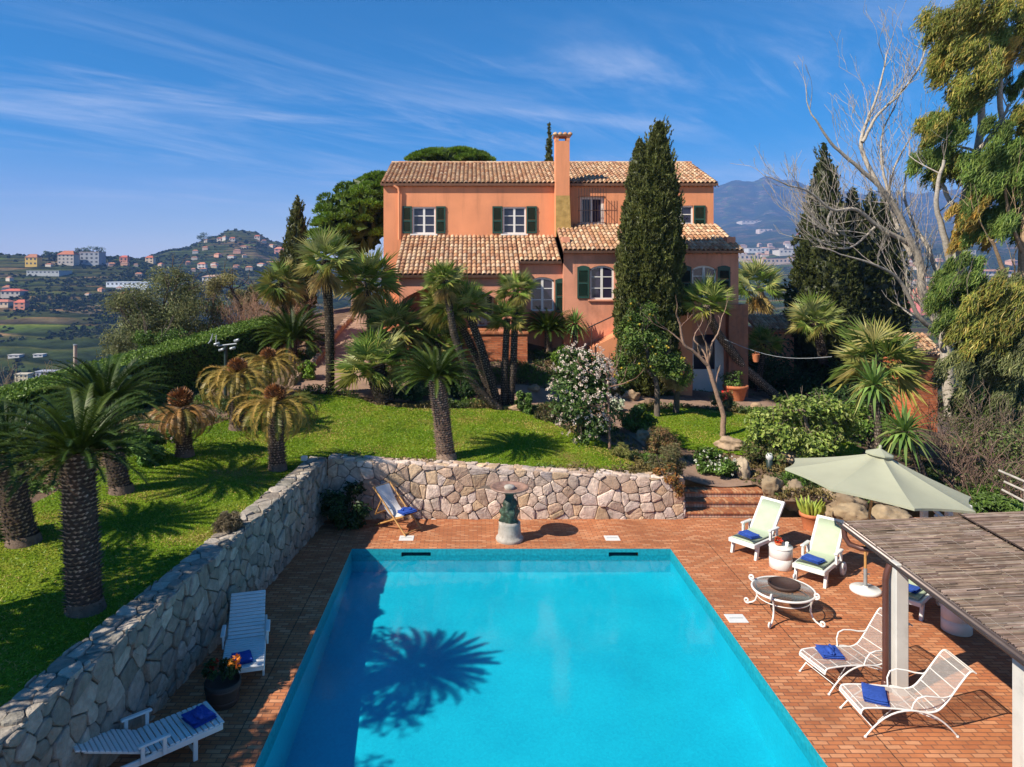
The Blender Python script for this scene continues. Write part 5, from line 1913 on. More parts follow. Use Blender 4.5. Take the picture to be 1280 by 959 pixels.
thicket('tangle of bare reddish brown branches behind the hedge', (-10.9, 34.5, 3.0), (1.5, .9, 2.3), 26, (.30, .18, .12), 2)
thicket('bare rusty shrub under the yellowing palm', (-9.0, 33.5, 3.2), (1.2, .8, 2.2), 18, (.30, .19, .13), 4, BROWNL, 900)
thicket('greyish bare shrubs outside the lower end of the hedge', (-16.2, 24.5, .8), (1.9, 1.5, 1.9), 24, (.20, .16, .12), 5, OLIVE, 2600)
thicket('scrubby bushes in the corner outside the hedge', (-17.5, 20.5, 0.6), (2.0, 1.2, 1.7), 18, (.18, .14, .10), 6, OLIVE, 2600)

# a leafy tree outside the left edge that shades the near lawn, the wall and the loungers
tree('leafy tree beyond the left edge of the picture, shading the near lawn', (-9.6, 8.8, 1.2), [((-9.0, 9.9, 5.0), (1.5, 1.6, 1.1)), ((-9.2, 8.2, 5.1), (1.6, 1.5, 1.1)), ((-9.3, 6.4, 5.0), (1.5, 1.5, 1.1))], 9000, GREEN, .16, .09, seed=44)

# ------------------------------------------------------------------ shrubs and small trees of the garden
def sh_px(name, label, base, w_px, h_px, pal, n, **k):
    f = hit(*base)
    return shrub(name, label, f, w_px / 880 * f.y, h_px / 880 * f.y, pal, n, **k)


sh_px('flowering_shrub', 'large shrub covered in white flower heads in the middle of the garden', (727, 552), 36, 122, [(.028, .055, .014), (.04, .07, .018), (.055, .09, .025)], 9000, ln=.13, wd=.065,
      blobs=[((0, 0, 2.15), (.85, .8, .75)), ((.05, 0, 1.35), (.98, .9, .8)), ((.1, -.1, .6), (.75, .7, .62)), ((.38, 0, 1.9), (.6, .6, .7))], lumps=22, flowers=(420, [(.66, .56, .46), (.74, .66, .57), (.58, .42, .34)], .075))
sh_px('shrub', 'dense bright green bush beside the path below the citrus tree', (796, 541), 20, 34, GREEN, 2600, ln=.12, wd=.06)
sh_px('shrub', 'small leafy green shrub at the foot of the fan palm pair', (655, 517), 11, 26, GREEN, 1400, ln=.12, wd=.06)
sh_px('shrub', 'low dark dried bush at the lawn edge left of the flowering shrub', (683, 525), 18, 20, [(.05, .05, .025), (.08, .06, .03), (.04, .05, .02)], 1500, ln=.10, wd=.03)
sh_px('shrub', 'brownish heather bush by the path above the stone wall', (826, 570), 20, 36, [(.13, .09, .045), (.10, .10, .04), (.16, .09, .05)], 3600, ln=.10, wd=.022)
sh_px('shrub', 'feathery grey green bush next to the end of the stone wall', (832, 596), 22, 36, [(.10, .095, .05), (.08, .09, .04), (.13, .10, .055)], 3400, ln=.11, wd=.022)
shrub('shrub', 'russet trailing plant hanging over the end of the stone wall', (5.25, 18.98, .9), .42, .55, [(.20, .085, .025), (.15, .07, .03), (.10, .08, .03)], 1600, ln=.08, wd=.035, blobs=[((0, 0, .25), (.42, .3, .3)), ((.15, -.2, -.05), (.25, .12, .35))])
sh_px('shrub', 'rounded cushion of green leaves and small white flowers beside the steps', (893, 592), 24, 30, GREEN, 2600, ln=.11, wd=.055, flowers=(40, [(.75, .75, .65)], .05))
sh_px('shrub', 'silvery pale round plant behind the flowering shrub', (770, 514), 10, 18, [(.30, .33, .30), (.38, .40, .37)], 900, ln=.12, wd=.03)
sh_px('shrub', 'bright green fern like plant in the rockery under the villa window', (705, 462), 15, 28, LIME, 1700, ln=.2, wd=.05)
sh_px('shrub', 'dark bush at the top edge of the lawn behind the middle cycad', (577, 498), 24, 38, DARKG, 2400, ln=.12, wd=.06)
sh_px('shrub', 'low variegated bush by the squat fan palm', (522, 498), 16, 26, [(.05, .08, .025), (.12, .13, .06), (.03, .05, .014)], 1600, ln=.10, wd=.05)
sh_px('shrub', 'low dark ground plants between the squat palm and the cycad', (506, 501), 22, 13, DARKG, 1300, ln=.11, wd=.06)
sh_px('shrub', 'pale flowering plant beside the terracotta pot on the garden path', (389, 447), 9, 22, [(.10, .16, .05), (.16, .2, .09)], 900, ln=.11, wd=.06, flowers=(22, [(.6, .58, .5)], .05))
sh_px('shrub', 'bright green bush under the pale flowering plant by the path', (384, 474), 12, 24, LIME, 1300, ln=.12, wd=.06)
sh_px('shrub', 'green bedding plants between the cycads with brown cones', (318, 512), 24, 32, GREEN, 1900, ln=.14, wd=.06)
sh_px('shrub', 'leafy green bed beside the slanting cycad trunk', (183, 578), 24, 40, [(.05, .10, .02), (.07, .13, .025)], 2600, ln=.15, wd=.075)
sh_px('shrub', 'dark green bush at the left edge behind the hidden cycad', (6, 672), 26, 48, DARKG, 2800, ln=.12, wd=.07)
sh_px('shrub', 'pale pink flower clump in front of the hedge', (212, 552), 13, 18, GREEN, 900, ln=.12, wd=.05, flowers=(26, [(.6, .5, .48), (.7, .64, .6)], .05))
sh_px('shrub', 'spreading rosemary like bush at the left of the dry grass path', (905, 512), 15, 22, [(.09, .12, .05), (.13, .14, .06)], 1400, ln=.11, wd=.03)
sh_px('shrub', 'round green bush beyond the right end of the deck behind the reed roof', (1236, 640), 44, 30, [(.055, .095, .02), (.07, .115, .025)], 5200, ln=.12, wd=.06, blobs=[((0, 0, .2), (1.0, .8, .42))], stems=False)
sh_px('shrub', 'leafy plants growing between the rocks beside the terracotta pot', (990, 612), 14, 18, GREEN, 1200, ln=.1, wd=.05)
sh_px('shrub', 'wild green and brown bush at the edge of the small lawn', (955, 580), 26, 46, [(.08, .10, .03), (.11, .09, .045), (.06, .09, .025)], 3200, ln=.11, wd=.04)
shrub('shrub', 'dark leafy bush in the shaded corner of the two stone walls', (-3.35, 18.3, 0), .55, 1.0, DARKG, 2600, ln=.11, wd=.07)
sh_px('shrub', 'dry grassy tuft beside the path near the bare young tree', (776, 572), 13, 16, [(.12, .14, .04), (.17, .15, .06)], 800, ln=.13, wd=.02)
shrub('wall_plant', 'dry grey brown ball shaped plant sitting on the coping of the long wall', (wallX(13.6) - .28, 13.6, 1.5), .27, .42, [(.13, .10, .075), (.17, .14, .10), (.09, .075, .055)], 3200, ln=.10, wd=.014, cat='plant', blobs=[((0, 0, .2), (.26, .26, .22))], lumps=30, stems=False)

# fig like bush of big bright leaves above the umbrella
f = hit(1010, 585)
f = Vector((10.3, 21.3, G(10.3, 21.3)))
tree('young leafy tree with big light green leaves behind the umbrella', f, [(tuple(at(1005, 520, 21.3)), (.85, .8, .6)), (tuple(at(965, 540, 21.2)), (.85, .8, .6)), (tuple(at(1048, 530, 21.4)), (.9, .8, .7)), (tuple(at(1015, 555, 20.9)), (.8, .7, .45)), (tuple(at(1030, 512, 21.7)), (.5, .6, .35))], 4300, [(.10, .14, .028), (.14, .18, .04), (.075, .11, .022), (.19, .215, .07)], .155, .09, 'leafy_tree', tr=.09, lumps=13, seed=8, tc=(.2, .15, .11), lump_r=.5)
f = Vector((10.2, 23.6, G(10.2, 23.6)))
tree('green shrubby tree between the small lawn and the palms', f, [(tuple(at(988, 528, 23.6)), (.8, .8, .5)), (tuple(at(1035, 510, 24.0)), (.6, .6, .6)), (tuple(at(1070, 525, 23.5)), (.9, .8, .65))], 3600, GREEN + [(.11, .14, .035)], .15, .08, 'leafy_tree', tr=.08, lumps=13, seed=9, lump_r=.5)

# citrus tree with fruit
f = Vector(((822 - 592) / 880 * 25.2, 25.2, G(6.6, 25.2)))
blobs = [(tuple(at(802, 418, 25.2)), (.72, .7, .85)), (tuple(at(830, 445, 25)), (.62, .65, .62)), (tuple(at(783, 458, 25.2)), (.55, .6, .6)), (tuple(at(846, 462, 25)), (.5, .55, .5)), (tuple(at(800, 392, 25.2)), (.5, .5, .5))]
ct_ = tree('citrus tree with small yellow fruit in front of the tall cypress', f, blobs, 8200, [(.04, .075, .014), (.06, .10, .02), (.09, .125, .03), (.03, .05, .012)], .12, .06, 'citrus_tree', tr=.12, lumps=16, seed=12, lump_r=.46)
for k in range(26):
    c, r = blobs[k % 5]
    d = rdirs(1)[0]; d[1] = -abs(d[1])
    p = np.array(c) + d * np.array(r) * .98
    fr_ = MB(); fr_.lathe([(0, -.045), (.035, -.03), (.046, 0), (.035, .03), (0, .045)], tuple(p), 7, (.24, .17, .02))
    part('fruit', fr_, LEAF, ct_)


# pale pruned head on a dark stem beside the citrus
f = hit(845, 517)
o = thing('pruned_tree', 'small tree with a pale rounded dry head beside the citrus tree', 'tree', f)
t = MB(); t.tube([f, at(846, 500, f.y), at(847, 486, f.y)], [.13, .11, .1], 8, (.10, .08, .06))
part('trunk', t, BARK, o)
hm = MB(); cloud(hm, [((0, 0, 0), (.5, .5, .27))], 2600, .10, .02, [(.26, .21, .11), (.20, .17, .09), (.32, .26, .15)], lumps=26)
ho = part('crown', hm, LEAF, o, True); ho.location = at(847, 478, f.y) - f


def bare(label, limbs, Y, base, n, L, colr, seed, depth=2, group=None, name='bare_tree', tw=.012, spread=.7, up=.3):
    """leafless tree from measured limbs (pixels) at depth Y; twigs grown on them"""
    o = thing(name, label, 'tree', base, group)
    rg_ = random.Random(seed)
    t = MB(); tg = MB()
    for pts, r0, r1, dy in limbs:
        P = []
        for i, q in enumerate(pts):
            P.append(at(q[0], q[1], Y + dy * i / max(1, len(pts) - 1)))
        out = limb(t, P, r0 * .88, r1 * .8, colr, 9, .015, rg_)
        for k in range(n):
            f_ = rg_.uniform(.25, 1.0)
            i = min(int(f_ * (len(out) - 1)), len(out) - 2)
            d = (out[i + 1] - out[i]).normalized() + Vector((rg_.uniform(-1, 1), rg_.uniform(-1, 1), rg_.uniform(-.4, 1))) * spread
            twigs(tg, out[i], d, L * rg_.uniform(.5, 1.2) * (1.1 - .3 * f_), max(tw, r1 * .45), depth, rg_, colr, 2, .6, up, .25, 4, 5, minr=.007)
        twigs(tg, out[-1], out[-1] - out[-2], L * .8, r1 * .8, depth, rg_, colr, 2, .6, up, .25, 4, 5, minr=.007)
    part('trunk', t, BARK, o)
    part('branches', tg, BARK, o)
    return o


f = hit(903, 546)
bare('small bare tree with a crooked brown trunk beside the steps, standing on a flat rock', [([(903, 548), (904, 520), (895, 490), (885, 457)], .11, .08, 0), ([(885, 457), (868, 440), (855, 430), (850, 405), (846, 395)], .07, .035, -.4), ([(885, 457), (880, 440), (868, 425), (870, 415)], .04, .02, .3), ([(885, 455), (890, 430), (898, 415), (903, 395)], .045, .02, .3), ([(888, 440), (878, 420), (872, 405)], .03, .015, -.3), ([(855, 430), (838, 415), (828, 410)], .03, .015, 0)], f.y, f, 1, .6, (.26, .17, .12), 3, depth=1)
f = hit(762, 563)
bare('slender bare sapling with spreading branches in front of the flowering shrub', [([(762, 563), (761, 520), (760, 480), (757, 462)], .055, .03, 0), ([(760, 482), (745, 470), (730, 462), (718, 450)], .03, .012, -.3), ([(760, 484), (778, 480), (792, 474)], .03, .012, -.2), ([(760, 476), (770, 460), (774, 448)], .025, .01, -.2), ([(761, 500), (745, 508), (738, 505)], .022, .01, -.3)], f.y, f, 1, .4, (.22, .13, .09), 5, depth=1)

# ------------------------------------------------------------------ right side: the pale bare tree and the eucalyptus
PALE = (.37, .325, .27)
Yb = 28.0
bb = Vector(((1186 - 592) / 880 * Yb, Yb, G(19, Yb)))
bare('big leafless tree with smooth pale bark reaching into the sky right of the villa', [
    ([(1188, 520), (1184, 460), (1178, 420), (1163, 385), (1152, 362)], .27, .20, 0),
    ([(1152, 362), (1150, 330), (1138, 300), (1120, 262), (1098, 232), (1068, 205), (1038, 178), (1020, 150)], .19, .04, -1.5),
    ([(1098, 232), (1084, 205), (1076, 180), (1084, 150), (1098, 115), (1108, 70)], .12, .03, .8),
    ([(1078, 178), (1096, 145), (1122, 120), (1145, 90), (1158, 60)], .08, .025, 1.0),
    ([(1145, 310), (1128, 300), (1096, 282), (1070, 262), (1040, 262), (1012, 240), (985, 232)], .13, .03, -2),
    ([(1040, 262), (1035, 280), (1048, 294), (1030, 285), (1010, 262)], .06, .02, -1),
    ([(1150, 335), (1128, 300), (1112, 250), (1118, 210), (1140, 170)], .12, .03, 1.5),
    ([(1158, 375), (1172, 350), (1160, 310), (1142, 280), (1130, 240), (1138, 200)], .14, .035, 2),
    ([(1175, 415), (1150, 398), (1124, 350), (1090, 330), (1050, 318)], .12, .03, -1.5),
    ([(1096, 282), (1062, 310), (1030, 305)], .06, .02, -1),
    ([(1120, 262), (1105, 220), (1102, 170), (1120, 130)], .08, .02, .6),
], Yb, bb, 13, 1.35, PALE, 11, depth=3, tw=.016, spread=.85)

EUC = [(.12, .13, .033), (.16, .165, .045), (.085, .10, .025), (.22, .175, .055)]


def euc(label, base, limbs, Y, clumps, n, seed, colr=(.36, .32, .27)):
    o = thing('eucalyptus_tree', label, 'tree', base, 'eucalyptus trees at the right edge')
    rg_ = random.Random(seed)
    t = MB()
    for pts, r0, r1, dy in limbs:
        P = [at(q[0], q[1], Y + dy * i / max(1, len(pts) - 1)) for i, q in enumerate(pts)]
        out = limb(t, P, r0, r1, colr, 9, .03, rg_)
        for k in range(3):
            i = rg_.randrange(len(out) // 2, len(out) - 1)
            twigs(t, out[i], Vector((rg_.uniform(-1, 1), rg_.uniform(-1, 1), .6)), 1.2, r1 * .6, 2, rg_, colr, 2)
    part('trunk', t, BARK, o)
    m_ = MB()
    tot = sum(c[2] ** 2 for c in clumps)
    for cx, cy, rp, dy, pal in clumps:
        c = np.array(at(cx, cy, Y + dy)); r = 1.42 * rp / 880 * Y
        q = int(3.4 * n * rp * rp / tot)
        L = max(14, int(26 * rp / 40))
        lc = rdirs(L) * nr.uniform(.35, 1, (L, 1)); tone = nr.uniform(.7, 1.3, L)
        k = nr.integers(0, L, q)
        sub_ = rdirs(q) * nr.uniform(.1, 1, (q, 1)) * np.array([.27, .27, .30])
        # leaves hang and stream down-left from each spray
        p = lc[k] * np.array([1, 1, 1.05]) + sub_
        d = rdirs(q) * .55 + np.array([-.75, -.2, -.75])
        base_c = np.asarray(pal)[nr.integers(0, len(pal), q)] * tone[k][:, None]
        p = p + np.array([-.30, -.1, -.42]) * nr.uniform(0, 1, (q, 1)) ** 2
        leaves(m_, c + p * r, d, rdirs(q) + np.array([-.4, -.4, .8]), nr.uniform(.18, .36, q), nr.uniform(.024, .042, q), base_c * 1.2 * nr.uniform(.8, 1.2, (q, 1)))
    part('crown', m_, LEAF, o)
    return o


YG = EUC; GO = [(.24, .15, .04), (.19, .14, .04), (.15, .13, .04)]; DG = [(.055, .09, .025), (.08, .115, .03), (.11, .14, .04)]
Ye = 25.0
euc('tall eucalyptus with yellow green hanging foliage filling the upper right corner', (17.6, Ye, G(17.6, Ye)),
    [([(1262, 560), (1252, 480), (1226, 400), (1198, 335), (1200, 270), (1222, 190), (1228, 100), (1235, 20)], .21, .10, 1), ([(1192, 340), (1178, 290), (1170, 250), (1180, 200)], .13, .05, -.6), ([(1200, 270), (1180, 235), (1168, 200)], .1, .04, .5), ([(1265, 260), (1262, 190), (1250, 120), (1256, 40)], .14, .06, 1), ([(1222, 190), (1245, 160), (1262, 130)], .09, .04, -.5)], Ye,
    [(1208, 18, 34, 0, YG), (1240, 12, 36, .8, YG), (1198, 62, 24, 0, YG), (1228, 52, 26, .6, DG), (1206, 88, 30, -.3, YG), (1186, 72, 12, 0, GO), (1218, 118, 20, 0, DG), (1178, 150, 22, 0, YG), (1176, 180, 26, .2, DG), (1190, 208, 20, .2, YG), (1240, 92, 14, .5, YG), (1274, 60, 20, 0, GO), (1276, 20, 20, 1, DG), (1272, 100, 14, 1, DG)], 17000, 4)
euc('eucalyptus with full green foliage at the right edge below the yellow green one', (19.2, 24.0, G(19.2, 24)),
    [([(1290, 560), (1284, 460), (1278, 380), (1280, 300), (1285, 200)], .25, .1, 0), ([(1278, 400), (1255, 340), (1240, 300)], .1, .04, -.5), ([(1282, 330), (1262, 270), (1255, 220)], .08, .03, -.4)], 24.0,
    [(1252, 186, 26, 0, DG), (1274, 200, 28, 0, DG), (1246, 226, 26, 0, DG), (1270, 242, 30, .4, DG), (1234, 262, 24, 0, DG), (1214, 262, 16, 0, GO), (1216, 286, 18, .3, GO), (1258, 280, 20, .4, DG), (1278, 150, 16, 0, YG)], 12000, 6, (.30, .21, .13))
euc('low bushy eucalyptus with grey green drooping leaves beside the pale trunk', (18.2, 23.0, G(18.2, 23)),
    [([(1225, 560), (1222, 500), (1228, 440), (1240, 390)], .14, .06, 0), ([(1222, 500), (1205, 440), (1198, 370)], .09, .04, .5), ([(1224, 480), (1260, 440), (1270, 400)], .08, .04, .3)], 23.0,
    [(1202, 345, 22, .5, DG), (1196, 375, 24, .5, DG), (1236, 378, 28, 0, YG), (1262, 396, 30, 0, YG), (1226, 412, 28, 0, YG), (1252, 432, 30, 0, OLIVE), (1274, 440, 26, 0, OLIVE), (1222, 452, 20, .2, OLIVE), (1272, 360, 18, .5, OLIVE), (1256, 480, 22, .3, OLIVE), (1274, 500, 22, .3, OLIVE), (1206, 470, 20, -.2, OLIVE), (1238, 515, 24, .2, OLIVE), (1216, 500, 18, .2, DG), (1262, 535, 20, .2, OLIVE)], 20000, 9, (.24, .19, .14))

thicket('pile of bare brown brushwood beyond the deck, right of the umbrella', (15.2, 19.6, -.2), (1.6, 1.0, 1.7), 30, (.20, .13, .10), 12, name='brushwood')
thicket('dry tangled undergrowth beneath the eucalyptus trees', (16.6, 21.5, -.2), (2.0, 1.4, 2.3), 26, (.17, .125, .09), 13, OLIVE + GREEN, 6500, name='brushwood')
sh_px('shrub', 'sunlit green patch of low plants under the eucalyptus trunks', (1240, 572), 30, 26, LIME, 2200, ln=.12, wd=.05, stems=False)
shrub('shrub', 'large dim green bush behind the fan palms, right of the villa', (13.5, 34.5, 0), 2.2, 3.4, DARKG + [(.03, .055, .02)], 7000, ln=.2, wd=.1, lumps=20)
shrub('shrub', 'dark green hedge like bush closing the garden behind the palms', (16.6, 33.0, -.5), 2.2, 3.0, DARKG, 6500, ln=.2, wd=.1, lumps=20)
shrub('shrub', 'shaded evergreen bush between the eucalyptus trunks', (20.0, 27.0, -.6), 2.0, 3.2, [(.05, .07, .025), (.07, .085, .03), (.035, .05, .018)], 6000, ln=.18, wd=.07, lumps=20)


# ------------------------------------------------------------------ rocks of the rockery
def rock(label, c, r, seed, colr=(.34, .24, .15), group='garden rocks'):
    import mathutils
    bm_v = []
    rg_ = np.random.default_rng(seed)
    bpy_mesh = bpy.data.meshes.new('tmp')
    import bmesh
    bm = bmesh.new(); bmesh.ops.create_icosphere(bm, subdivisions=4, radius=1)
    pl = [(v / np.linalg.norm(v), rg_.uniform(.62, .95)) for v in rg_.normal(0, 1, (13, 3))]
    off = Vector(rg_.uniform(0, 50, 3))
    for v in bm.verts:
        p = np.array(v.co)
        for n, d in pl:
            k = p @ n - d
            if k > 0: p = p - n * k * .9
        nz = mathutils.noise.fractal(Vector(p) * 2.1 + off, .9, 2, 5) * .24 - abs(mathutils.noise.noise(Vector(p) * 3.3 + off)) * .16 + mathutils.noise.noise(Vector(p) * 9 + off) * .04
        p = p * (1 + nz)
        v.co = p
    V = np.array([v.co for v in bm.verts]) * np.array(r)
    F = np.array([[v.index for v in f.verts] for f in bm.faces])
    bm.free(); bpy.data.meshes.remove(bpy_mesh)
    mb = MB(); mb.add(V + np.array(c), F, colr, True)
    return single('rock', mb, ROCK, label, 'rock', (c[0], c[1], c[2] - r[2]), group)


def rk(label, px, w, h, seed, z=None, colr=(.46, .32, .20), Y=None):
    """rock measured by its picture box centre, half width and half height in pixels"""
    f = at(px[0], px[1], Y) if Y else hit(px[0], px[1] + h * .6)
    s = f.y / 880
    if not Y: f.z += h * s * .5
    rock(label, f, (w * s, max(w * .75 * s, .2), h * s * 1.15), seed, [c * .72 for c in colr])


rk('broad flat sandstone slab at the foot of the small bare tree', (913, 555), 20, 9, 1, colr=(.50, .36, .24))
rk('long tan rock at the edge of the small lawn, left of the umbrella', (988, 572), 26, 11, 2, colr=(.48, .34, .22))
rk('upright pale craggy rock above the garden steps', (929, 588), 9, 17, 3, colr=(.50, .40, .28), Y=20.5)
rk('big rounded brown rock right beside the brick steps', (965, 610), 15, 17, 4, Y=19.4, colr=(.36, .27, .17))
rk('brown rock between the steps and the terracotta pot', (993, 620), 16, 17, 5, Y=19.3, colr=(.36, .27, .18))
rk('long rough boulder in the shade below the umbrella edge', (1048, 628), 34, 20, 6, Y=19.2, colr=(.38, .28, .18))
rk('ochre boulder beneath the middle of the umbrella', (1062, 645), 26, 14, 7, Y=18.6, colr=(.42, .31, .19))
rk('low boulder to the right of the umbrella pole', (1112, 650), 30, 17, 8, Y=18.7, colr=(.40, .30, .19))
rk('reddish rock by the path near the heather bush', (806, 545), 12, 9, 9)
rk('small tan stone at the end of the stone wall', (806, 594), 6, 4, 10, Y=19.3)
rk('pale stone beside the lawn behind the small tree', (948, 510), 13, 7, 11)
rk('row stone in the rockery under the low villa window', (692, 484), 11, 6, 12)
rk('small rockery stone near the fan palm pair', (668, 486), 9, 5, 13)
rk('brown rockery rock below the yucca', (720, 482), 11, 7, 14)
rk('rugged tan rock behind the low yucca', (745, 478), 12, 8, 15)
rk('dark rock in the bed below the citrus tree', (810, 505), 12, 7, 16, colr=(.3, .2, .13))
rk('pink brown rock left of the citrus trunk', (790, 495), 12, 8, 17)
rk('kerb stone between the squat palm and the path', (500, 496), 20, 5, 18, colr=(.40, .30, .22))
rk('flat light stone under the three palm trunks', (648, 511), 13, 4, 19)


# low ground cover over the beds: nobody could count it
def cover():
    mb = MB()
    n = 26000
    x = nr.uniform(-13, 17, n * 3); y = nr.uniform(15, 31, n * 3)
    k = ~inpoly(x, y, LAWN) & ~inpoly(x, y, LAWN2) & ~inpoly(x, y, PATH) & inpoly(x, y, GP)
    x, y = x[k], y[k]
    d = np.array([mnoise.fractal(Vector((a * .55, b * .55, 5.5)), .9, 2, 4) for a, b in zip(x, y)])
    k = d > nr.uniform(-.35, .55, len(x))
    x, y, d = x[k][:n], y[k][:n], d[k][:n]
    B = 5
    q = len(x)
    h = np.clip(.10 + d * .35, .05, .34)
    P = np.repeat(np.stack([x, y, GZ(x, y) - .03], -1), B, 0) + nr.normal(0, .06, (q * B, 3)) * [1, 1, 0]
    P[:, 2] += np.repeat(h, B) * nr.uniform(.1, 1, q * B)
    kind = np.array([mnoise.noise(Vector((a * .8, b * .8, 1.1))) for a, b in zip(x, y)])
    pal = np.where((kind > .12)[:, None], np.array([.11, .085, .035]), np.where((kind < -.15)[:, None], np.array([.06, .10, .02]), np.array([.04, .06, .018])))
    c = np.repeat(pal, B, 0) * nr.uniform(.6, 1.4, (q * B, 1))
    leaves(mb, P, rdirs(q * B) + [0, 0, .5], rdirs(q * B) + [0, 0, .8], nr.uniform(.09, .17, q * B), nr.uniform(.03, .06, q * B), c)
    struct('ground_cover', mb, LEAF, 'stuff')


cover()

# ------------------------------------------------------------------ garden furniture
def towel(label, cat_loc, rz, w=.42, d=.30, roll=False, tilt=0.0):
    """folded towel: soft stacked layers"""
    mb = MB()
    n, m = 10, 8
    rg_ = random.Random(int(cat_loc[0] * 991))
    for k in range(3):
        V = []
        ww, dd = w * (1 - .03 * k), d * (1 - .03 * k)
        ox, oy = rg_.uniform(-.012, .012), rg_.uniform(-.012, .012)
        z0 = .022 * k
        for side in (0, 1):
            for j in range(m + 1):
                for i in range(n + 1):
                    u, v = i / n * 2 - 1, j / m * 2 - 1
                    e = (1 - abs(u) ** 6) * (1 - abs(v) ** 6)
                    zz = z0 + .011 + (1 if side else -1) * .0115 * e ** .5 + math.sin(u * 3 + k) * math.cos(v * 2.2) * .006
                    V.append((u * ww / 2 + ox, v * dd / 2 + oy, zz))
        off = (n + 1) * (m + 1)
        F = []
        for j in range(m):
            for i in range(n):
                a = j * (n + 1) + i
                F.append([a, a + n + 1, a + n + 2, a + 1]); F.append([off + a, off + a + 1, off + a + n + 2, off + a + n + 1])
        mb.add(np.array(V), F, None, True)
    if roll:   # a loosely twisted fold on top
        for k in range(3):
            a = k * .8
            pts = [(-.16 + .07 * i, .05 * math.sin(i + a), .075 + .025 * math.sin(i * 1.3 + k)) for i in range(5)]
            mb.tube(pts, [.02, .04, .045, .04, .015], 8)
    o = single('folded_towel', mb, TOWEL, label, 'towel', (0, 0, 0), 'blue towels on the loungers')
    o.location = cat_loc; o.rotation_euler = (0, tilt, rz)
    return o


def chaise_white(label, loc, rz):
    """white plastic lounger with armrests, wheels and a sage cushion; +x runs from foot to head"""
    o = thing('sun_lounger', label, 'sun lounger', loc, 'white loungers with sage cushions', rz)
    w = .30
    f = MB()
    for s in (-1, 1):
        f.bevbox(0, 1.05, s * w - .028, s * w + .028, .29, .37, .01)
    f.bevbox(-.03, .05, -w - .03, w + .03, .285, .375, .015)
    f.bevbox(.98, 1.05, -w, w, .29, .35, .01)
    part('frame', f, PLAST, o, True)
    sl = MB()
    for i in range(10):
        x = .07 + i * .075; sl.bevbox(x, x + .06, -w + .03, w - .03, .335, .36, .006)
    part('seat_slats', sl, PLAST, o, True)
    b = MB()
    A = Matrix.Translation((.80, 0, .36)) @ Matrix.Rotation(-R(50), 4, 'Y')
    for s in (-1, 1): b.bevbox(0, .88, s * (w - .03) - .03, s * (w - .03) + .03, -.02, .03, .01, None, A)
    for i in range(9): b.bevbox(.02 + i * .095, .095 + i * .095, -w + .05, w - .05, -.01, .015, .005, None, A)
    b.bevbox(.84, .92, -w + .0, w - .0, -.025, .035, .012, None, A)
    part('backrest', b, PLAST, o, True)
    for s in (-1, 1):
        l = MB()
        l.prism([(.10, -.028), (.19, -.028), (.19, .028), (.10, .028)], 0, .3, None, Matrix.Translation((-.02, s * w, 0)) @ Matrix(((1, 0, .25, -.03), (0, 1, 0, 0), (0, 0, 1, 0), (0, 0, 0, 1))))
        part('leg', l, PLAST, o, True)
        a = MB()
        a.bevbox(.58, .99, s * (w + .045) - .04, s * (w + .045) + .04, .555, .585, .01)
        a.prism([(0, -.022), (.06, -.022), (.06, .022), (0, .022)], .34, .56, None, Matrix.Translation((.61, s * (w + .045), 0)))
        a.prism([(0, -.022), (.05, -.022), (.05, .022), (0, .022)], .34, .56, None, Matrix.Translation((.90, s * (w + .045), 0)))
        part('armrest', a, PLAST, o, True)
        wh = MB()
        wh.lathe([(.03, -.03), (.135, -.03), (.145, -.02), (.145, .02), (.135, .03), (.03, .03)], (0, 0, 0), 24, None, True, Matrix.Translation((1.02, s * (w + .06), .145)) @ Matrix.Rotation(R(90), 4, 'X'))
        part('wheel', wh, PLAST, o, True)
        hb = MB(); hb.lathe([(.0, -.04), (.04, -.036), (.04, .036), (0, .04)], (0, 0, 0), 12, None, True, Matrix.Translation((1.02, s * (w + .06), .145)) @ Matrix.Rotation(R(90), 4, 'X'))
        part('hub', hb, GREYM, o.children[-1], True)
    l = MB(); l.prism([(.94, -.25), (1.0, -.25), (1.0, .25), (.94, .25)], .14, .30)
    part('rear_support', l, PLAST, o, True)
    c = MB()
    n = 18
    path = [(.03, .395), (.40, .40), (.78, .405), (.86, .44), (.98, .585), (1.18, .825), (1.345, 1.02)]
    V = []
    for k, (x, z) in enumerate(path):
        for i in range(n + 1):
            u = i / n * 2 - 1
            e = (1 - abs(u) ** 5)
            j = max(0, min(len(path) - 2, k))
            dx, dz = path[j + 1][0] - path[j][0], path[j + 1][1] - path[j][1]
            L_ = math.hypot(dx, dz)
            t = .03 * e + .004
            V.append((x - dz / L_ * t, u * (w - .025), z + dx / L_ * t))
    nn = len(V)
    for k, (x, z) in enumerate(path):
        for i in range(n + 1):
            u = i / n * 2 - 1
            V.append((x, u * (w - .03), z - .012))
    F = []
    for k in range(len(path) - 1):
        for i in range(n):
            a = k * (n + 1) + i
            F.append([a, a + 1, a + n + 2, a + n + 1]); F.append([nn + a, nn + a + n + 1, nn + a + n + 2, nn + a + 1])
    for k in (0, len(path) - 1):
        for i in range(n):
            a = k * (n + 1) + i; F.append([a, a + 1, nn + a + 1, nn + a])
    for k in range(len(path) - 1):
        for i in (0, n):
            a = k * (n + 1) + i; F.append([a, a + n + 1, nn + a + n + 1, nn + a])
    c.add(np.array(V), F, None, True)
    part('cushion', c, CUSH, o, True)
    return o


def loc_on(o, x, y, z):
    a = o.rotation_euler.z
    return (o.location.x + x * math.cos(a) - y * math.sin(a), o.location.y + x * math.sin(a) + y * math.cos(a), z)


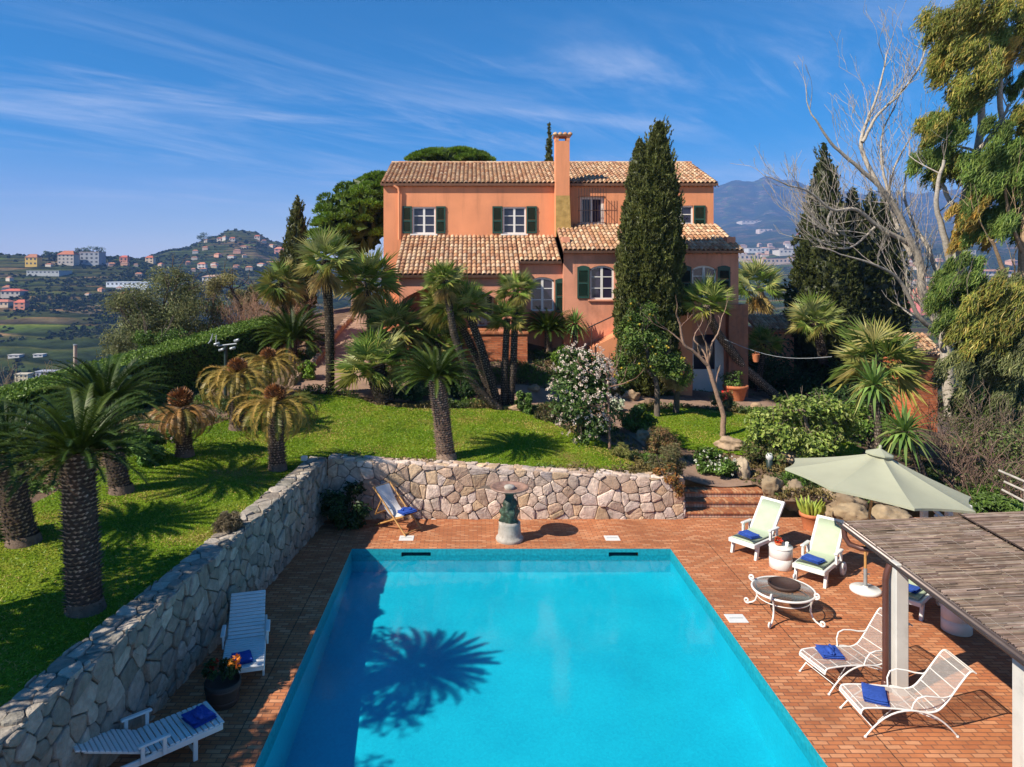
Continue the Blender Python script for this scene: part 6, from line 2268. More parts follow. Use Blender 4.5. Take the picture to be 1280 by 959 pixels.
A_ = chaise_white('white lounger with sage cushion nearest the garden steps, far end of the right deck', (6.2, 16.28, 0), R(38))
B_ = copy_tree(A_); B_.location = (7.05, 14.82, 0); B_.rotation_euler.z = R(45)
B_['label'] = 'white lounger with sage cushion between the round stool and the umbrella pole'
C_ = copy_tree(A_); C_.location = (8.18, 13.45, 0); C_.rotation_euler.z = R(42)
C_['label'] = 'white lounger half hidden beneath the edge of the reed roof'
towel('blue folded towel on the cushioned lounger nearest the steps', loc_on(A_, .27, -.02, .437), R(38 + 78))
towel('blue folded towel on the cushioned lounger by the umbrella pole', loc_on(B_, .27, .0, .437), R(45 + 80))
towel('blue folded towel on the lounger under the reed roof edge', loc_on(C_, .3, .0, .437), R(42 + 85))


def chaise_iron(label, loc, rz):
    """white wrought iron chaise with wire seat"""
    o = thing('iron_chaise', label, 'sun lounger', loc, 'white wire chaises', rz)
    w = .29
    pr = [(-.02, .30), (0, .36), (.06, .385), (.3, .385), (.55, .37), (.8, .335), (.98, .325), (1.1, .37), (1.22, .5), (1.36, .69), (1.50, .87), (1.56, .90), (1.61, .875)]
    P = [Vector((x, 0, z)) for x, z in pr]
    sm = []
    for i in range(len(P) - 1):
        p0, p1, p2, p3 = P[max(i - 1, 0)], P[i], P[i + 1], P[min(i + 2, len(P) - 1)]
        for k in range(4):
            t = k / 4
            sm.append(.5 * ((2 * p1) + (p2 - p0) * t + (2 * p0 - 5 * p1 + 4 * p2 - p3) * t * t + (3 * p1 - p0 - 3 * p2 + p3) * t ** 3))
    sm.append(P[-1])
    f = MB()
    for s in (-1, 1): f.tube([p + Vector((0, s * w, 0)) for p in sm], .013, 8)
    for i in (0, len(sm) - 1): f.tube([sm[i] + Vector((0, -w, 0)), sm[i] + Vector((0, w, 0))], .012, 8)
    part('frame', f, IRONW, o, True)
    r = MB()
    for i in range(3, len(sm) - 2, 4): r.tube([sm[i] + Vector((0, -w, -.004)), sm[i] + Vector((0, w, -.004))], .007, 6)
    for i in (2, 3): r.tube([sm[i] + Vector((0, -w, 0)), sm[i] + Vector((0, w, 0))], .006, 5)
    part('cross_ribs', r, IRONW, o, True)
    m_ = MB()
    nw = 50
    for k in range(1, nw):
        y = -w + 2 * w * k / nw
        m_.tube([p + Vector((0, y, .002)) for p in sm[1:-1:2]], .0024, 3, None, False, False)
    part('wire_seat', m_, IRONW, o, True)
    for s in (-1, 1):
        l = MB()
        arc = []
        for i in range(15):
            t = i / 14
            x = .02 + 1.30 * t
            z = .345 * (1 - abs(2 * t - 1) ** 2.3) + .012
            arc.append((x, s * (w + .012 + .03 * abs(2 * t - 1)), z))
        l.tube(arc, .0125, 8)
        for e in (arc[0], arc[-1]): l.lathe([(.0, 0), (.02, .0), (.022, .012), (.012, .026)], (e[0], e[1], 0), 10)
        part('leg', l, IRONW, o, True)
        a = MB()
        a.tube([(.70, s * w, .36), (.71, s * (w + .03), .47), (.76, s * (w + .05), .555), (.86, s * (w + .055), .585), (1.0, s * (w + .05), .57), (1.12, s * (w + .03), .545), (1.23, s * w, .545), (1.255, s * w, .56)], .0115, 8)
        part('armrest', a, IRONW, o, True)
    b = MB()
    for y0, y1 in ((-1, 1), (1, -1)): b.tube([(.22, y0 * w, .20), (.67, 0, .26), (1.12, y1 * w, .20)], .008, 6)
    b.tube([(.12, -w - .02, .14), (.12, w + .02, .14)], .008, 6)
    part('brace', b, IRONW, o, True)
    return o


E_ = chaise_iron('white wire chaise closest to the viewer, in front of the roof post', (5.50, 10.25, 0), R(0))
D_ = copy_tree(E_); D_.location = (5.42, 11.24, 0); D_.rotation_euler.z = R(13)
D_['label'] = 'white wire chaise partly behind the roof post, foot towards the pool'
towel('flat blue towel on the wire chaise closest to the viewer', loc_on(E_, .33, -.02, .392), R(65), .44, .32)
towel('rumpled blue towel on the wire chaise behind the roof post', loc_on(D_, .36, .05, .395), R(85), .36, .34, True)


def lounger_slat(label, loc, rz, back=R(25)):
    """white slatted garden lounger"""
    o = thing('slatted_lounger', label, 'sun lounger', loc, 'white slatted loungers by the long wall', rz)
    w = .31
    f = MB()
    for s in (-1, 1): f.bevbox(0, 1.75, s * w - .02, s * w + .02, .27, .345, .008)
    for x in (0.0, .95, 1.71): f.bevbox(x, x + .04, -w + .02, w - .02, .275, .335, .006)
    part('frame', f, PLAST, o, True)
    s_ = MB()
    for i in range(13): s_.bevbox(-.02 + i * .074, .040 + i * .074, -w - .01, w + .01, .348, .366, .005)
    part('seat_slats', s_, PLAST, o, True)
    A = Matrix.Translation((.95, 0, .355)) @ Matrix.Rotation(-back, 4, 'Y')
    b = MB()
    for i in range(13): b.bevbox(.0 + i * .074, .060 + i * .074, -w + .012, w - .012, 0, .018, .005, None, A)
    for s in (-1, 1): b.bevbox(0, .82, s * (w - .07) - .02, s * (w - .07) + .02, -.03, -.002, .006, None, A)
    part('backrest', b, PLAST, o, True)
    for s in (-1, 1):
        for x, tl in ((.34, -.04), (1.5, .04)):
            l = MB(); l.bevbox(x, x + .06, s * (w - .01) - .018, s * (w - .01) + .018, 0, .272, .006)
            part('leg', l, PLAST, o, True)
        a = MB()
        a.bevbox(.72, 1.12, s * (w + .05) - .035, s * (w + .05) + .035, .52, .545, .01)
        a.bevbox(.76, .81, s * (w + .045) - .016, s * (w + .045) + .016, .30, .52, .004); a.bevbox(1.03, 1.08, s * (w + .045) - .016, s * (w + .045) + .016, .30, .52, .004)
        part('armrest', a, PLAST, o, True)
    b = MB(); b.bevbox(.36, .39, -w + .02, w - .02, .10, .14, .005)
    part('stretcher', b, PLAST, o, True)
    return o


L1 = lounger_slat('white slatted lounger with its back against the long wall, foot to the viewer', (-3.62, 11.04, 0), R(105))
L2 = copy_tree(L1); L2.location = (-3.66, 9.92, 0); L2.rotation_euler.z = R(222)
L2['label'] = 'white slatted lounger cut off by the lower left edge of the picture'
towel('blue towel lying on the foot of the lounger against the long wall', loc_on(L1, .22, .02, .370), R(115), .34, .3)
towel('blue towel bunched on the foot of the lounger at the lower left', loc_on(L2, .22, .02, .370), R(140), .36, .34, True)

# half barrel with flowers between the two
o = thing('flower_tub', 'dark round tub planted with red and orange flowers between the slatted loungers', 'flower tub', (-3.82, 10.72, 0))
t = MB(); t.lathe([(.21, 0), (.24, .1), (.26, .25), (.27, .34), (.245, .35), (.235, .31), (0, .31)], (-3.82, 10.72, 0), 24, (.03, .02, .015))
part('tub', t, pm('dark_tub', (.035, .024, .018), rough=.7, var=.3), o)
h = MB()
for z in (.09, .27): h.lathe([(.245 + .02 * (z > .2), z - .012), (.252 + .02 * (z > .2), z), (.245 + .02 * (z > .2), z + .012)], (-3.82, 10.72, 0), 24)
part('hoop', h, DARKW, o)
p = MB(); cloud(p, [((-3.92, 10.72, .48), (.18, .18, .16)), ((-3.7, 10.78, .46), (.12, .14, .14))], 420, .08, .045, [(.02, .035, .012), (.03, .05, .015)], lumps=8)
part('leaves', p, LEAF, o)
for cx, cy, cz, c in ((-3.66, 10.86, .60, (.75, .25, .03)), (-3.72, 10.78, .56, (.75, .30, .04)), (-3.62, 10.8, .54, (.7, .2, .03)), (-3.98, 10.8, .58, (.40, .03, .015)), (-4.0, 10.7, .52, (.35, .02, .01))):
    cen = np.array([cx, cy, cz]) + rdirs(22) * .05
    p = MB(); leaves(p, cen, rdirs(22), rdirs(22), .07, .04, pick([c], 22))
    part('flower', p, FLOWER, o)

# deck chair
o = thing('deck_chair', 'wooden deck chair with white canvas against the stone wall at the far end', 'deck chair', (-2.0, 18.15, 0), None, math.atan2(-.6, .75))
w = .29
for s in (-1, 1):
    f = MB()
    f.tube([(-.52, s * w, 1.02), (.62, s * w, .02)], .024, 6)
    part('side_rail', f, WOOD, o, True)
    f = MB(); f.tube([(.50, s * (w - .05), .46), (-.55, s * (w - .05), .02)], .024, 6)
    part('seat_rail', f, WOOD, o, True)
    f = MB(); f.tube([(-.20, s * (w + .04), .76), (-.42, s * (w + .04), .36)], .016, 6)
    part('prop', f, WOOD, o, True)
cbm = MB()
for x, z, hw in ((-.52, 1.02, w + .02), (.50, .46, w), (-.50, .04, w - .04), (.58, .05, w + .01), (-.42, .36, w + .05)): cbm.tube([(x, -hw, z), (x, hw, z)], .018, 6)
part('cross_bar', cbm, WOOD, o, True)
cv = MB()
V = []
for i in range(15):
    t = i / 14
    x = -.52 + 1.02 * t; z = 1.02 - .56 * t - .36 * math.sin(math.pi * t) ** 1.1 * (1 - .15 * t)
    for s in (-1, 1): V.append((x, s * (w - .05), z + .02))
for i in range(15):
    for s in (0, 1): V.append((V[i * 2 + s][0], V[i * 2 + s][1], V[i * 2 + s][2] - .006))
F = []
for i in range(14): F += [[i * 2, i * 2 + 1, i * 2 + 3, i * 2 + 2], [30 + i * 2, 30 + i * 2 + 2, 30 + i * 2 + 3, 30 + i * 2 + 1]]
cv.add(np.array(V), F, None, True)
part('canvas', cv, pm('white_canvas', (.70, .66, .62), rough=.9, var=.08, vs=8), o, True)
towel('blue towel slung over the front of the wooden deck chair', loc_on(o, .40, 0, .49), math.atan2(-.6, .75) + R(80), .46, .30, True)

# round glass table with scrolled legs
TC = (5.93, 13.48, 0)
o = thing('garden_table', 'round glass topped white iron table with scrolled legs', 'table', TC)
rg_ = MB(); ring = [(math.cos(a) * .56, math.sin(a) * .56, .50) for a in np.linspace(0, 2 * math.pi, 40, endpoint=False)]
rg_.tube(ring, .022, 8, closed=True)
rg_.tube([(x * .86, y * .86, .36) for x, y, z in ring], .010, 6, closed=True)
part('rim', rg_, IRONW, o, True)
g = MB(); g.lathe([(0, .5), (.545, .5), (.545, .512), (0, .512)], (0, 0, 0), 40, cap=False)
m, nt, b, out = nodes('table_glass'); N, L = nt.nodes.new, nt.links.new
tr_ = N('ShaderNodeBsdfTransparent'); tr_.inputs[0].default_value = (.80, .82, .80, 1)
lw2 = N('ShaderNodeLayerWeight'); fr2 = N('ShaderNodeMath'); fr2.operation = 'POWER'; fr2.inputs[1].default_value = 4.0; L(lw2.outputs['Facing'], fr2.inputs[0])
b.inputs['Base Color'].default_value = (.25, .27, .28, 1); b.inputs['Roughness'].default_value = .08
ms = N('ShaderNodeMixShader'); ad = N('ShaderNodeMath'); ad.operation = 'ADD'; ad.inputs[1].default_value = .04
L(fr2.outputs[0], ad.inputs[0]); L(ad.outputs[0], ms.inputs[0]); L(tr_.outputs[0], ms.inputs[1]); L(b.outputs[0], ms.inputs[2]); L(ms.outputs[0], out.inputs['Surface'])
part('glass_top', g, m, o, True)


def spiral(cx, cz, r, a0, turns, sgn, n=16):
    return [(cx + r * (1 - .75 * i / n) * math.cos(a0 + sgn * turns * 2 * math.pi * i / n), cz + r * (1 - .75 * i / n) * math.sin(a0 + sgn * turns * 2 * math.pi * i / n)) for i in range(n + 1)]


for k in range(4):
    a = R(45 + 90 * k + 2)
    top_s = spiral(.60, .555, .06, R(-90), 1.25, 1)
    bot_s = spiral(.70, .075, .062, R(180), 1.3, 1)
    prof = top_s[::-1] + [(.535, .47), (.50, .36), (.495, .24), (.53, .13), (.585, .075)] + bot_s[1:]
    l = MB()
    l.tube([(x * math.cos(a), x * math.sin(a), z) for x, z in prof], .0175, 8)
    part('leg', l, IRONW, o, True)
tr2 = MB(); tr2.lathe([(0, .0), (.26, .0), (.29, .03), (.295, .075), (.27, .075), (.262, .03), (0, .022)], (0, 0, 0), 32)
to = single('serving_tray', tr2, pm('dark_wicker', (.045, .022, .016), rough=.6, var=.4, vs=40, bump=.6, bs=90), 'dark round wicker tray on the glass table', 'tray')
to.location = (TC[0] + .05, TC[1] + .08, .514)

# round white stools
def stool(label, loc):
    o = thing('stool_table', label, 'side table', loc, 'round white side tables')
    t = MB(); t.lathe([(.235, 0), (.245, .01), (.245, .225), (.238, .23), (.245, .235), (.245, .43), (.24, .445)], (0, 0, 0), 36)
    part('drum', t, PLAST, o, True)
    t = MB(); t.lathe([(0, .446), (.25, .446), (.255, .455), (.25, .475), (0, .478)], (0, 0, 0), 36, cap=False)
    part('lid', t, PLAST, o, True)
    return o


s1 = stool('round white drum side table between the two cushioned loungers', (6.86, 15.72, 0))
s2 = copy_tree(s1); s2.location = (8.85, 12.9, 0); s2['label'] = 'round white drum side table mostly hidden by the reed roof'
o = thing('flower_bowl', 'small bowl of red flowers on the round white side table', 'flowers', (6.82, 15.75, .478))
t = MB(); t.lathe([(.03, 0), (.07, .02), (.085, .06), (.075, .06), (0, .03)], (0, 0, 0), 16)
part('bowl', t, TERRA, o, True)
t = MB(); leaves(t, rdirs(60) * .07 + np.array([0, 0, .11]), rdirs(60), rdirs(60), .08, .05, pick([(.65, .05, .02), (.7, .16, .05), (.05, .10, .03)], 60))
part('flowers', t, FLOWER, o, True)
t = MB(); t.lathe([(.035, 0), (.04, .09), (.036, .09), (.03, .01)], (6.98, 15.68, .478), 14)
single('drinking_cup', t, PLAST, 'white cup beside the red flowers on the side table', 'cup', (6.98, 15.68, .478))

# market umbrella
UC = Vector((8.07, 14.5, 0))
CAN = pm('sage_canvas', (.43, .44, .315), rough=.9, var=.05, vs=3, bump=.15, bs=120, transl=.25)
o = thing('garden_umbrella', 'large sage green garden umbrella with a wooden pole, open over the deck', 'umbrella', UC)
RAD = 1.78
T_ = Matrix.Translation((.22, 0, 2.25)) @ Matrix.Rotation(R(6.8), 4, 'Y')
c = MB()
ph = R(-100)


def canp(i, s, t):
    """panel i, s along the edge 0..1, t from the top 0..1"""
    a0 = ph + i * math.pi / 4; a1 = a0 + math.pi / 4
    p = Vector((math.cos(a0), math.sin(a0), 0)).lerp(Vector((math.cos(a1), math.sin(a1), 0)), s)
    sag = 4 * s * (1 - s)
    r = RAD * t * (1 - .045 * sag * t)
    z = .62 * (1 - t) - .05 * sag * math.sin(math.pi * t) - .03 * math.sin(math.pi * t)
    return T_ @ Vector((p.x * r, p.y * r, z))


ns, nt_ = 6, 10
for i in range(8):
    V = [tuple(canp(i, a / ns, .06 + .94 * b_ / nt_)) for b_ in range(nt_ + 1) for a in range(ns + 1)]
    F = [[b_ * (ns + 1) + a, (b_ + 1) * (ns + 1) + a, (b_ + 1) * (ns + 1) + a + 1, b_ * (ns + 1) + a + 1] for b_ in range(nt_) for a in range(ns)]
    c.add(np.array(V), F, None, True)
    # hem
    V = []
    for a in range(ns + 1):
        p = canp(i, a / ns, 1); V += [tuple(p), tuple(p - Vector((0, 0, .045)))]
    c.add(np.array(V), [[2 * a, 2 * a + 1, 2 * a + 3, 2 * a + 2] for a in range(ns)])
part('canopy', c, CAN, o, True)
v = MB()
for i in range(8):
    a0 = ph + i * math.pi / 4; a1 = a0 + math.pi / 4
    q = [T_ @ Vector((0, 0, .71)), T_ @ Vector((math.cos(a0) * .27, math.sin(a0) * .27, .595)), T_ @ Vector((math.cos(a1) * .27, math.sin(a1) * .27, .595))]
    v.poly(q)
    v.poly([q[1], q[1] - Vector((0, 0, .03)), q[2] - Vector((0, 0, .03)), q[2]])
v.lathe([(.03, .69), (.03, .76), (0, .78)], (0, 0, 0), 10, None, True, T_)
part('vent_cap', v, CAN, o, True)
for i in range(8):
    a0 = ph + i * math.pi / 4
    r_ = MB(); r_.tube([T_ @ Vector((math.cos(a0) * .06, math.sin(a0) * .06, .52)), T_ @ Vector((math.cos(a0) * RAD * .5, math.sin(a0) * RAD * .5, .245)), T_ @ Vector((math.cos(a0) * RAD * .97, math.sin(a0) * RAD * .97, -.035))], .011, 5)
    r_.tube([T_ @ Vector((math.cos(a0) * .06, math.sin(a0) * .06, .05)), T_ @ Vector((math.cos(a0) * RAD * .5, math.sin(a0) * RAD * .5, .24))], .009, 5)
    part('rib', r_, WOOD, o, True)
p = MB(); p.tube([(0, 0, .1), (0, 0, .95), (.10, 0, 1.7), (.28, 0, 2.9)], .027, 10)
part('pole', p, WOOD, o, True)
p = MB(); p.tube([(0, 0, .05), (0, 0, .48)], .036, 12); p.tube([(0, 0, .36), (.09, 0, .36)], .012, 6)
part('pole_socket', p, GREYM, o, True)
p = MB(); p.lathe([(.28, 0), (.295, .015), (.295, .06), (.27, .075), (.05, .095), (.05, .12), (0, .12)], (0, 0, 0), 32)
part('base', p, PLAST, o, True)

# birdbath
BATH = pm('grey_cast_stone', (.36, .33, .29), rough=.85, var=.25, vs=6, bump=.4, bs=40, stain=(.22, .20, .17), stain_s=4)
fc = (.886, 17.33, 0)
o = thing('birdbath', 'round stone basin on a green bronze figure column and grey pedestal at the pool end', 'birdbath', fc)
t = MB(); t.lathe([(.33, 0), (.345, .04), (.33, .085), (.30, .10), (.285, .16), (.265, .40), (.27, .44), (.235, .47)], (0, 0, 0), 28)
part('pedestal', t, BATH, o, True)
t = MB()
prof = [(.20, .46), (.225, .50), (.19, .56), (.215, .64), (.225, .70), (.18, .76), (.16, .82), (.175, .90), (.15, .97), (.11, 1.04), (.10, 1.10), (.13, 1.18)]
n = 24; V = []
for r_, z in prof:
    for k in range(n):
        a = 2 * math.pi * k / n
        rr = r_ * (1 + .16 * math.sin(3 * a + z * 9) + .10 * math.sin(5 * a - z * 17) + .05 * math.sin(9 * a + z * 30))
        V.append((rr * math.cos(a), rr * math.sin(a), z))
t.add(np.array(V), [[i * n + k, i * n + (k + 1) % n, (i + 1) * n + (k + 1) % n, (i + 1) * n + k] for i in range(len(prof) - 1) for k in range(n)], None, True)
part('bronze_figure', t, BRONZE, o, True)
t = MB(); t.lathe([(.10, 1.15), (.20, 1.18), (.38, 1.24), (.47, 1.285), (.485, 1.305), (.465, 1.32), (.415, 1.315), (.38, 1.285), (.30, 1.265), (0, 1.26)], (0, 0, 0), 40)
part('basin', t, pm('brown_marble', (.28, .17, .13), rough=.35, var=.35, vs=7, bump=.2), o, True)
t = MB(); t.lathe([(.12, 1.26), (.14, 1.31), (.12, 1.34), (.06, 1.355), (0, 1.36)], (0, 0, 0), 20)
part('centre_knob', t, BATH, o, True)

# white hatch covers in the paving
for c, lab in (((-1.66, 17.44), 'white square hatch in the paving in front of the deck chair'), ((3.43, 17.44), 'white square hatch in the paving right of the birdbath'), ((4.98, 13.35), 'white square hatch beside the pool near the glass table')):
    o = thing('hatch_cover', lab, 'hatch cover', (c[0], c[1], 0), 'white skimmer hatches')
    t = MB(); t.bevbox(-.18, .18, -.16, .16, .001, .012, .004); part('lid', t, PLAST, o, True)
    t = MB(); t.box(-.13, .13, -.008, .008, .0121, .016); part('handle', t, GREYM, o, True)

# small white light fitting on the corner of the wall, rails, lamp
o = thing('garden_spotlight', 'small white spotlight standing at the corner of the two stone walls', 'lamp', (wallX(18.3) - .45, 18.5, 1.55))
t = MB(); t.tube([(0, 0, 0), (0, 0, .12)], .02, 6); part('stem', t, GREYM, o, True)
t = MB(); t.bevbox(-.08, .08, -.05, .06, .10, .22, .015); part('lamp_head', t, PLAST, o, True)
f = hit(962, 588)
o = thing('bollard_light', 'low dark garden light with a clear dome top among the rocks', 'lamp', f)
t = MB(); t.lathe([(.10, -.1), (.10, .28), (.08, .30)], (0, 0, 0), 14); part('post', t, pm('dark_green_metal', (.02, .035, .03), rough=.4), o, True)
t = MB(); t.lathe([(.075, .30), (.11, .36), (.10, .45), (.05, .50), (0, .51)], (0, 0, 0), 14); part('dome', t, pm('frosted_dome', (.55, .56, .55), rough=.25), o, True)


def pot(label, loc, r, h, plant=None, name='flower_pot'):
    o = thing(name, label, 'flower pot', loc, 'terracotta pots')
    t = MB(); t.lathe([(r * .68, 0), (r * .92, h * .78), (r * .94, h * .79), (r * 1.02, h * .80), (r * 1.04, h), (r * .9, h), (r * .86, h * .9), (0, h * .9)], (0, 0, 0), 24)
    part('pot', t, TERRA, o, True)
    if plant:
        t = MB(); plant(t, r, h); part('plant', t, LEAF, o, True)
    return o


def succ(t, r, h):
    rg_ = random.Random(4)
    for k in range(46):
        a = rg_.uniform(0, 6.28); q = rg_.uniform(0, .8) * r
        b_ = Vector((math.cos(a) * q, math.sin(a) * q, h * .85)); d = Vector((math.cos(a) * .4, math.sin(a) * .4, 1)).normalized()
        t.tube([b_, b_ + d * .2 * rg_.uniform(.7, 1.2), b_ + d * .36 * rg_.uniform(.7, 1.3)], [.035, .05, .008], 5, jit((.22, .26, .05), .2, rg_))


def bushy(t, r, h): cloud(t, [((0, 0, h + r * .5), (r * 1.1, r * 1.1, r * .8))], 500, .1, .05, GREEN, lumps=8)


pot('terracotta pot of yellow green succulents in front of the rocks', (8.7, 18.1, 0), .30, .42, succ)
f = hit(387, 432); pot('small terracotta pot on the garden path near the hedge end', f, .24, .42, bushy)
f = Vector((10.9, 29.3, G(10.9, 29.3))); pot('big terracotta trough by the villa corner pier', f, .5, .62, bushy)
pot('terracotta jar standing on the brick terrace wall', ((547 - 592) / 880 * 29.0, 29.03, 4.2), .17, .42, None, 'terracotta_jar')
f = Vector(((907 - 592) / 880 * 29.0, 29.0, G(10.4, 29))); o = pot('small bright red pot beside the villa door', f, .16, .42, None)
o.children[0].data.materials[0] = pm('red_glaze', (.5, .02, .02), rough=.4)
# lantern pot hung on the cable between the palms
ca = MB(); p0, p1 = at(905, 424, 29), at(1040, 446, 27)
ca.tube([p0.lerp(p1, k / 10) - Vector((0, 0, .35 * math.sin(math.pi * k / 10))) for k in range(11)], .012, 4)
single('cable', ca, GREYM, 'thin cable strung between the slanting fan palms', 'cable', tuple(p0))
hp = p0.lerp(p1, .31) - Vector((0, 0, .35 * math.sin(math.pi * .31)))
t = MB(); t.lathe([(.10, -.42), (.15, -.12), (.16, -.10), (.13, -.10), (0, -.14)], tuple(hp), 14)
for k in range(3): t.tube([hp, hp + Vector((math.cos(k * 2.1) * .14, math.sin(k * 2.1) * .14, -.12))], .006, 4)
single('hanging_pot', t, TERRA, 'terracotta pot hanging from the cable beside the villa', 'flower pot', tuple(hp - Vector((0, 0, .42))))

# security camera pole by the hedge
f = hit(282, 500)
cp_ = at(283, 437, f.y)
o = thing('camera_pole', 'green pole carrying white security cameras and lamps in front of the hedge', 'camera pole', f)
t = MB(); t.tube([f, Vector((f.x, f.y, cp_.z + .12))], .06, 8); part('pole', t, pm('dark_green_metal', (.02, .035, .03)), o)
t = MB(); t.tube([cp_ + Vector((-.32, 0, .12)), cp_ + Vector((.35, 0, .2))], .03, 6); part('cross_arm', t, GREYM, o)
for k, (dx, dz, an) in enumerate(((-.30, .20, .5), (-.14, .0, -.3), (.38, .32, -.4), (.24, .05, .4))):
    t = MB(); M_ = Matrix.Translation(cp_ + Vector((dx, -.08, dz))) @ Matrix.Rotation(an, 4, 'Z') @ Matrix.Rotation(R(-15), 4, 'Y')
    t.lathe([(.02, -.10), (.045, -.095), (.05, .08), (.03, .10)], (0, 0, 0), 12, None, True, M_ @ Matrix.Rotation(R(90), 4, 'Y'))
    part('camera', t, GREYM, o)
t = MB(); t.tube([cp_ + Vector((-.62, 0, .2)), cp_ + Vector((-.52, 0, .32)), cp_ + Vector((-.47, 0, .55))], [.015, .035, .01], 8)
t.tube([cp_ + Vector((-.36, 0, .16)), cp_ + Vector((-.34, 0, .5))], .02, 6)
part('aerial', t, GREYM, o)

# ------------------------------------------------------------------ reed roof at the right
POSTP = pm('pale_post_paint', (.52, .50, .46), rough=.55, var=.1, vs=3, stain=(.36, .34, .31), stain_s=1.2)
REED = pm('weathered_reed', attr=True, rough=.95, var=.35, vs=5, spec=.1)
XE = 6.62


def RZ(x, y): return 2.12 + .047 * (x - XE) - .040 * (12.53 - y)


o = thing('reed_pergola', 'pergola roofed with weathered reed mats on white posts at the right of the deck', 'pergola', (XE + 1, 11, 0))
rm = MB()
rg_ = random.Random(31)
for xa, xb, lift in ((XE, 8.62, 0), (8.66, 13.2, .03)):
    y = 12.53
    while y > 5.0:
        x = xa + rg_.uniform(-.03, .02)
        tone = rg_.uniform(.9, 1.08)
        while x < xb:
            l = rg_.uniform(.2, .8); x2 = min(x + l, xb + rg_.uniform(-.02, .02))
            if x2 - x < .05: break
            r_ = rg_.uniform(.006, .011); jz = rg_.uniform(-.006, .012) + lift
            c = jit([(.215, .155, .12), (.17, .12, .09), (.25, .185, .145), (.13, .09, .07), (.30, .23, .18)][rg_.randrange(5)], .15, rg_)
            c = [k * tone for k in c]
            jy = rg_.uniform(-.006, .006)
            V = []
            for xx, yy in ((x, y + jy), (x2, y + jy + rg_.uniform(-.012, .012))):
                z = RZ(xx, yy) + jz
                V += [(xx, yy - r_, z), (xx, yy, z + r_ * 1.5), (xx, yy + r_, z)]
            rm.add(np.array(V), [[0, 3, 4, 1], [1, 4, 5, 2]], c)
            x = x2
        y -= .0165
rm.add(np.array([[XE, 12.53, RZ(XE, 12.53) - .012], [13.2, 12.53, RZ(13.2, 12.53) - .012], [13.2, 5, RZ(13.2, 5) - .012], [XE, 5, RZ(XE, 5) - .012]]), [[0, 1, 2, 3]], (.10, .07, .05))
part('reed_mat', rm, REED, o)
rp = MB()
x = XE + .14
while x < 12.8:
    rp.tube([(x, 12.54, RZ(x, 12.54) + .018), (x + .004, 9, RZ(x, 9) + .018), (x, 5, RZ(x, 5) + .018)], .003, 4, (.30, .26, .22)); x += .55
rp.tube([(8.64, 12.54, RZ(8.64, 12.54) + .05), (8.64, 5, RZ(8.64, 5) + .05)], .014, 5, (.05, .035, .03))
part('mat_ties', rp, REED, o)
bm_ = MB()
for x in (XE + .10, 9.0, 11.4): bm_.box(x, x + .10, 5, 12.45, 0, .12, None, Matrix(((1, 0, 0, 0), (0, 1, 0, 0), (0, .040, 1, RZ(x, 0) - .16), (0, 0, 0, 1))))
for y in (12.3, 11.0, 9.5, 8.0, 6.5): bm_.box(XE + .05, 13, y, y + .08, 0, .06, None, Matrix(((1, 0, 0, 0), (0, 1, 0, 0), (.047, 0, 1, RZ(0, y) - .076), (0, 0, 0, 1))))
part('beams', bm_, pm('dark_beam', (.045, .035, .03), rough=.7), o)
gt = MB()
n = 9
for y0, y1 in ((12.58, 4.9),):
    V = []
    for y in (y0, y1):
        zc = RZ(XE, y) - .005
        for k in range(n):
            a = math.pi + math.pi * k / (n - 1)
            V.append((XE - .07 + math.cos(a) * .075, y, zc + math.sin(a) * .085))
        for k in range(n):
            a = math.pi + math.pi * (n - 1 - k) / (n - 1)
            V.append((XE - .07 + math.cos(a) * .068, y, zc + math.sin(a) * .078))
    m_ = 2 * n
    gt.add(np.array(V), [[k, (k + 1) % m_, m_ + (k + 1) % m_, m_ + k] for k in range(m_)] + [list(range(m_))], None, True)
for e in (XE - .145, XE + .005): gt.tube([(e, 12.58, RZ(XE, 12.58) - .003), (e, 4.9, RZ(XE, 4.9) - .003)], .010, 6)
part('gutter', gt, pm('brown_gutter', (.075, .055, .05), rough=.35, var=.2, metal=.4), o)
dpp = MB()
dpp.tube([(XE - .07, 12.45, RZ(XE, 12.45) - .07), (XE - .07, 12.43, 1.90), (XE - .02, 12.36, 1.79), (XE + .12, 12.24, 1.76), (XE + .45, 12.0, 1.80), (XE + .72, 11.8, 1.88)], .048, 12)
dpp.tube([(XE - .10, 11.02, RZ(XE, 11.02) - .08), (XE - .15, 11.02, 1.86), (XE - .17, 11.02, 1.75), (XE - .17, 11.02, .04)], .048, 12)
dpp.lathe([(.06, 0), (.065, .03), (.065, .15), (.05, .17)], (XE - .17, 11.02, .0), 14)
part('downpipe', dpp, pm('brown_pipe', (.10, .04, .03), rough=.35, var=.15, metal=.2), o)
for x, y in ((XE + .01, 10.98), (6.84, 8.72), (11.4, 12.0), (11.4, 8.7)):
    p = MB(); p.bevbox(x - .10, x + .10, y - .10, y + .10, 0, RZ(x, y) - .02 - .06 * (x > 9), .012)
    p2 = part('post', p, POSTP, o)

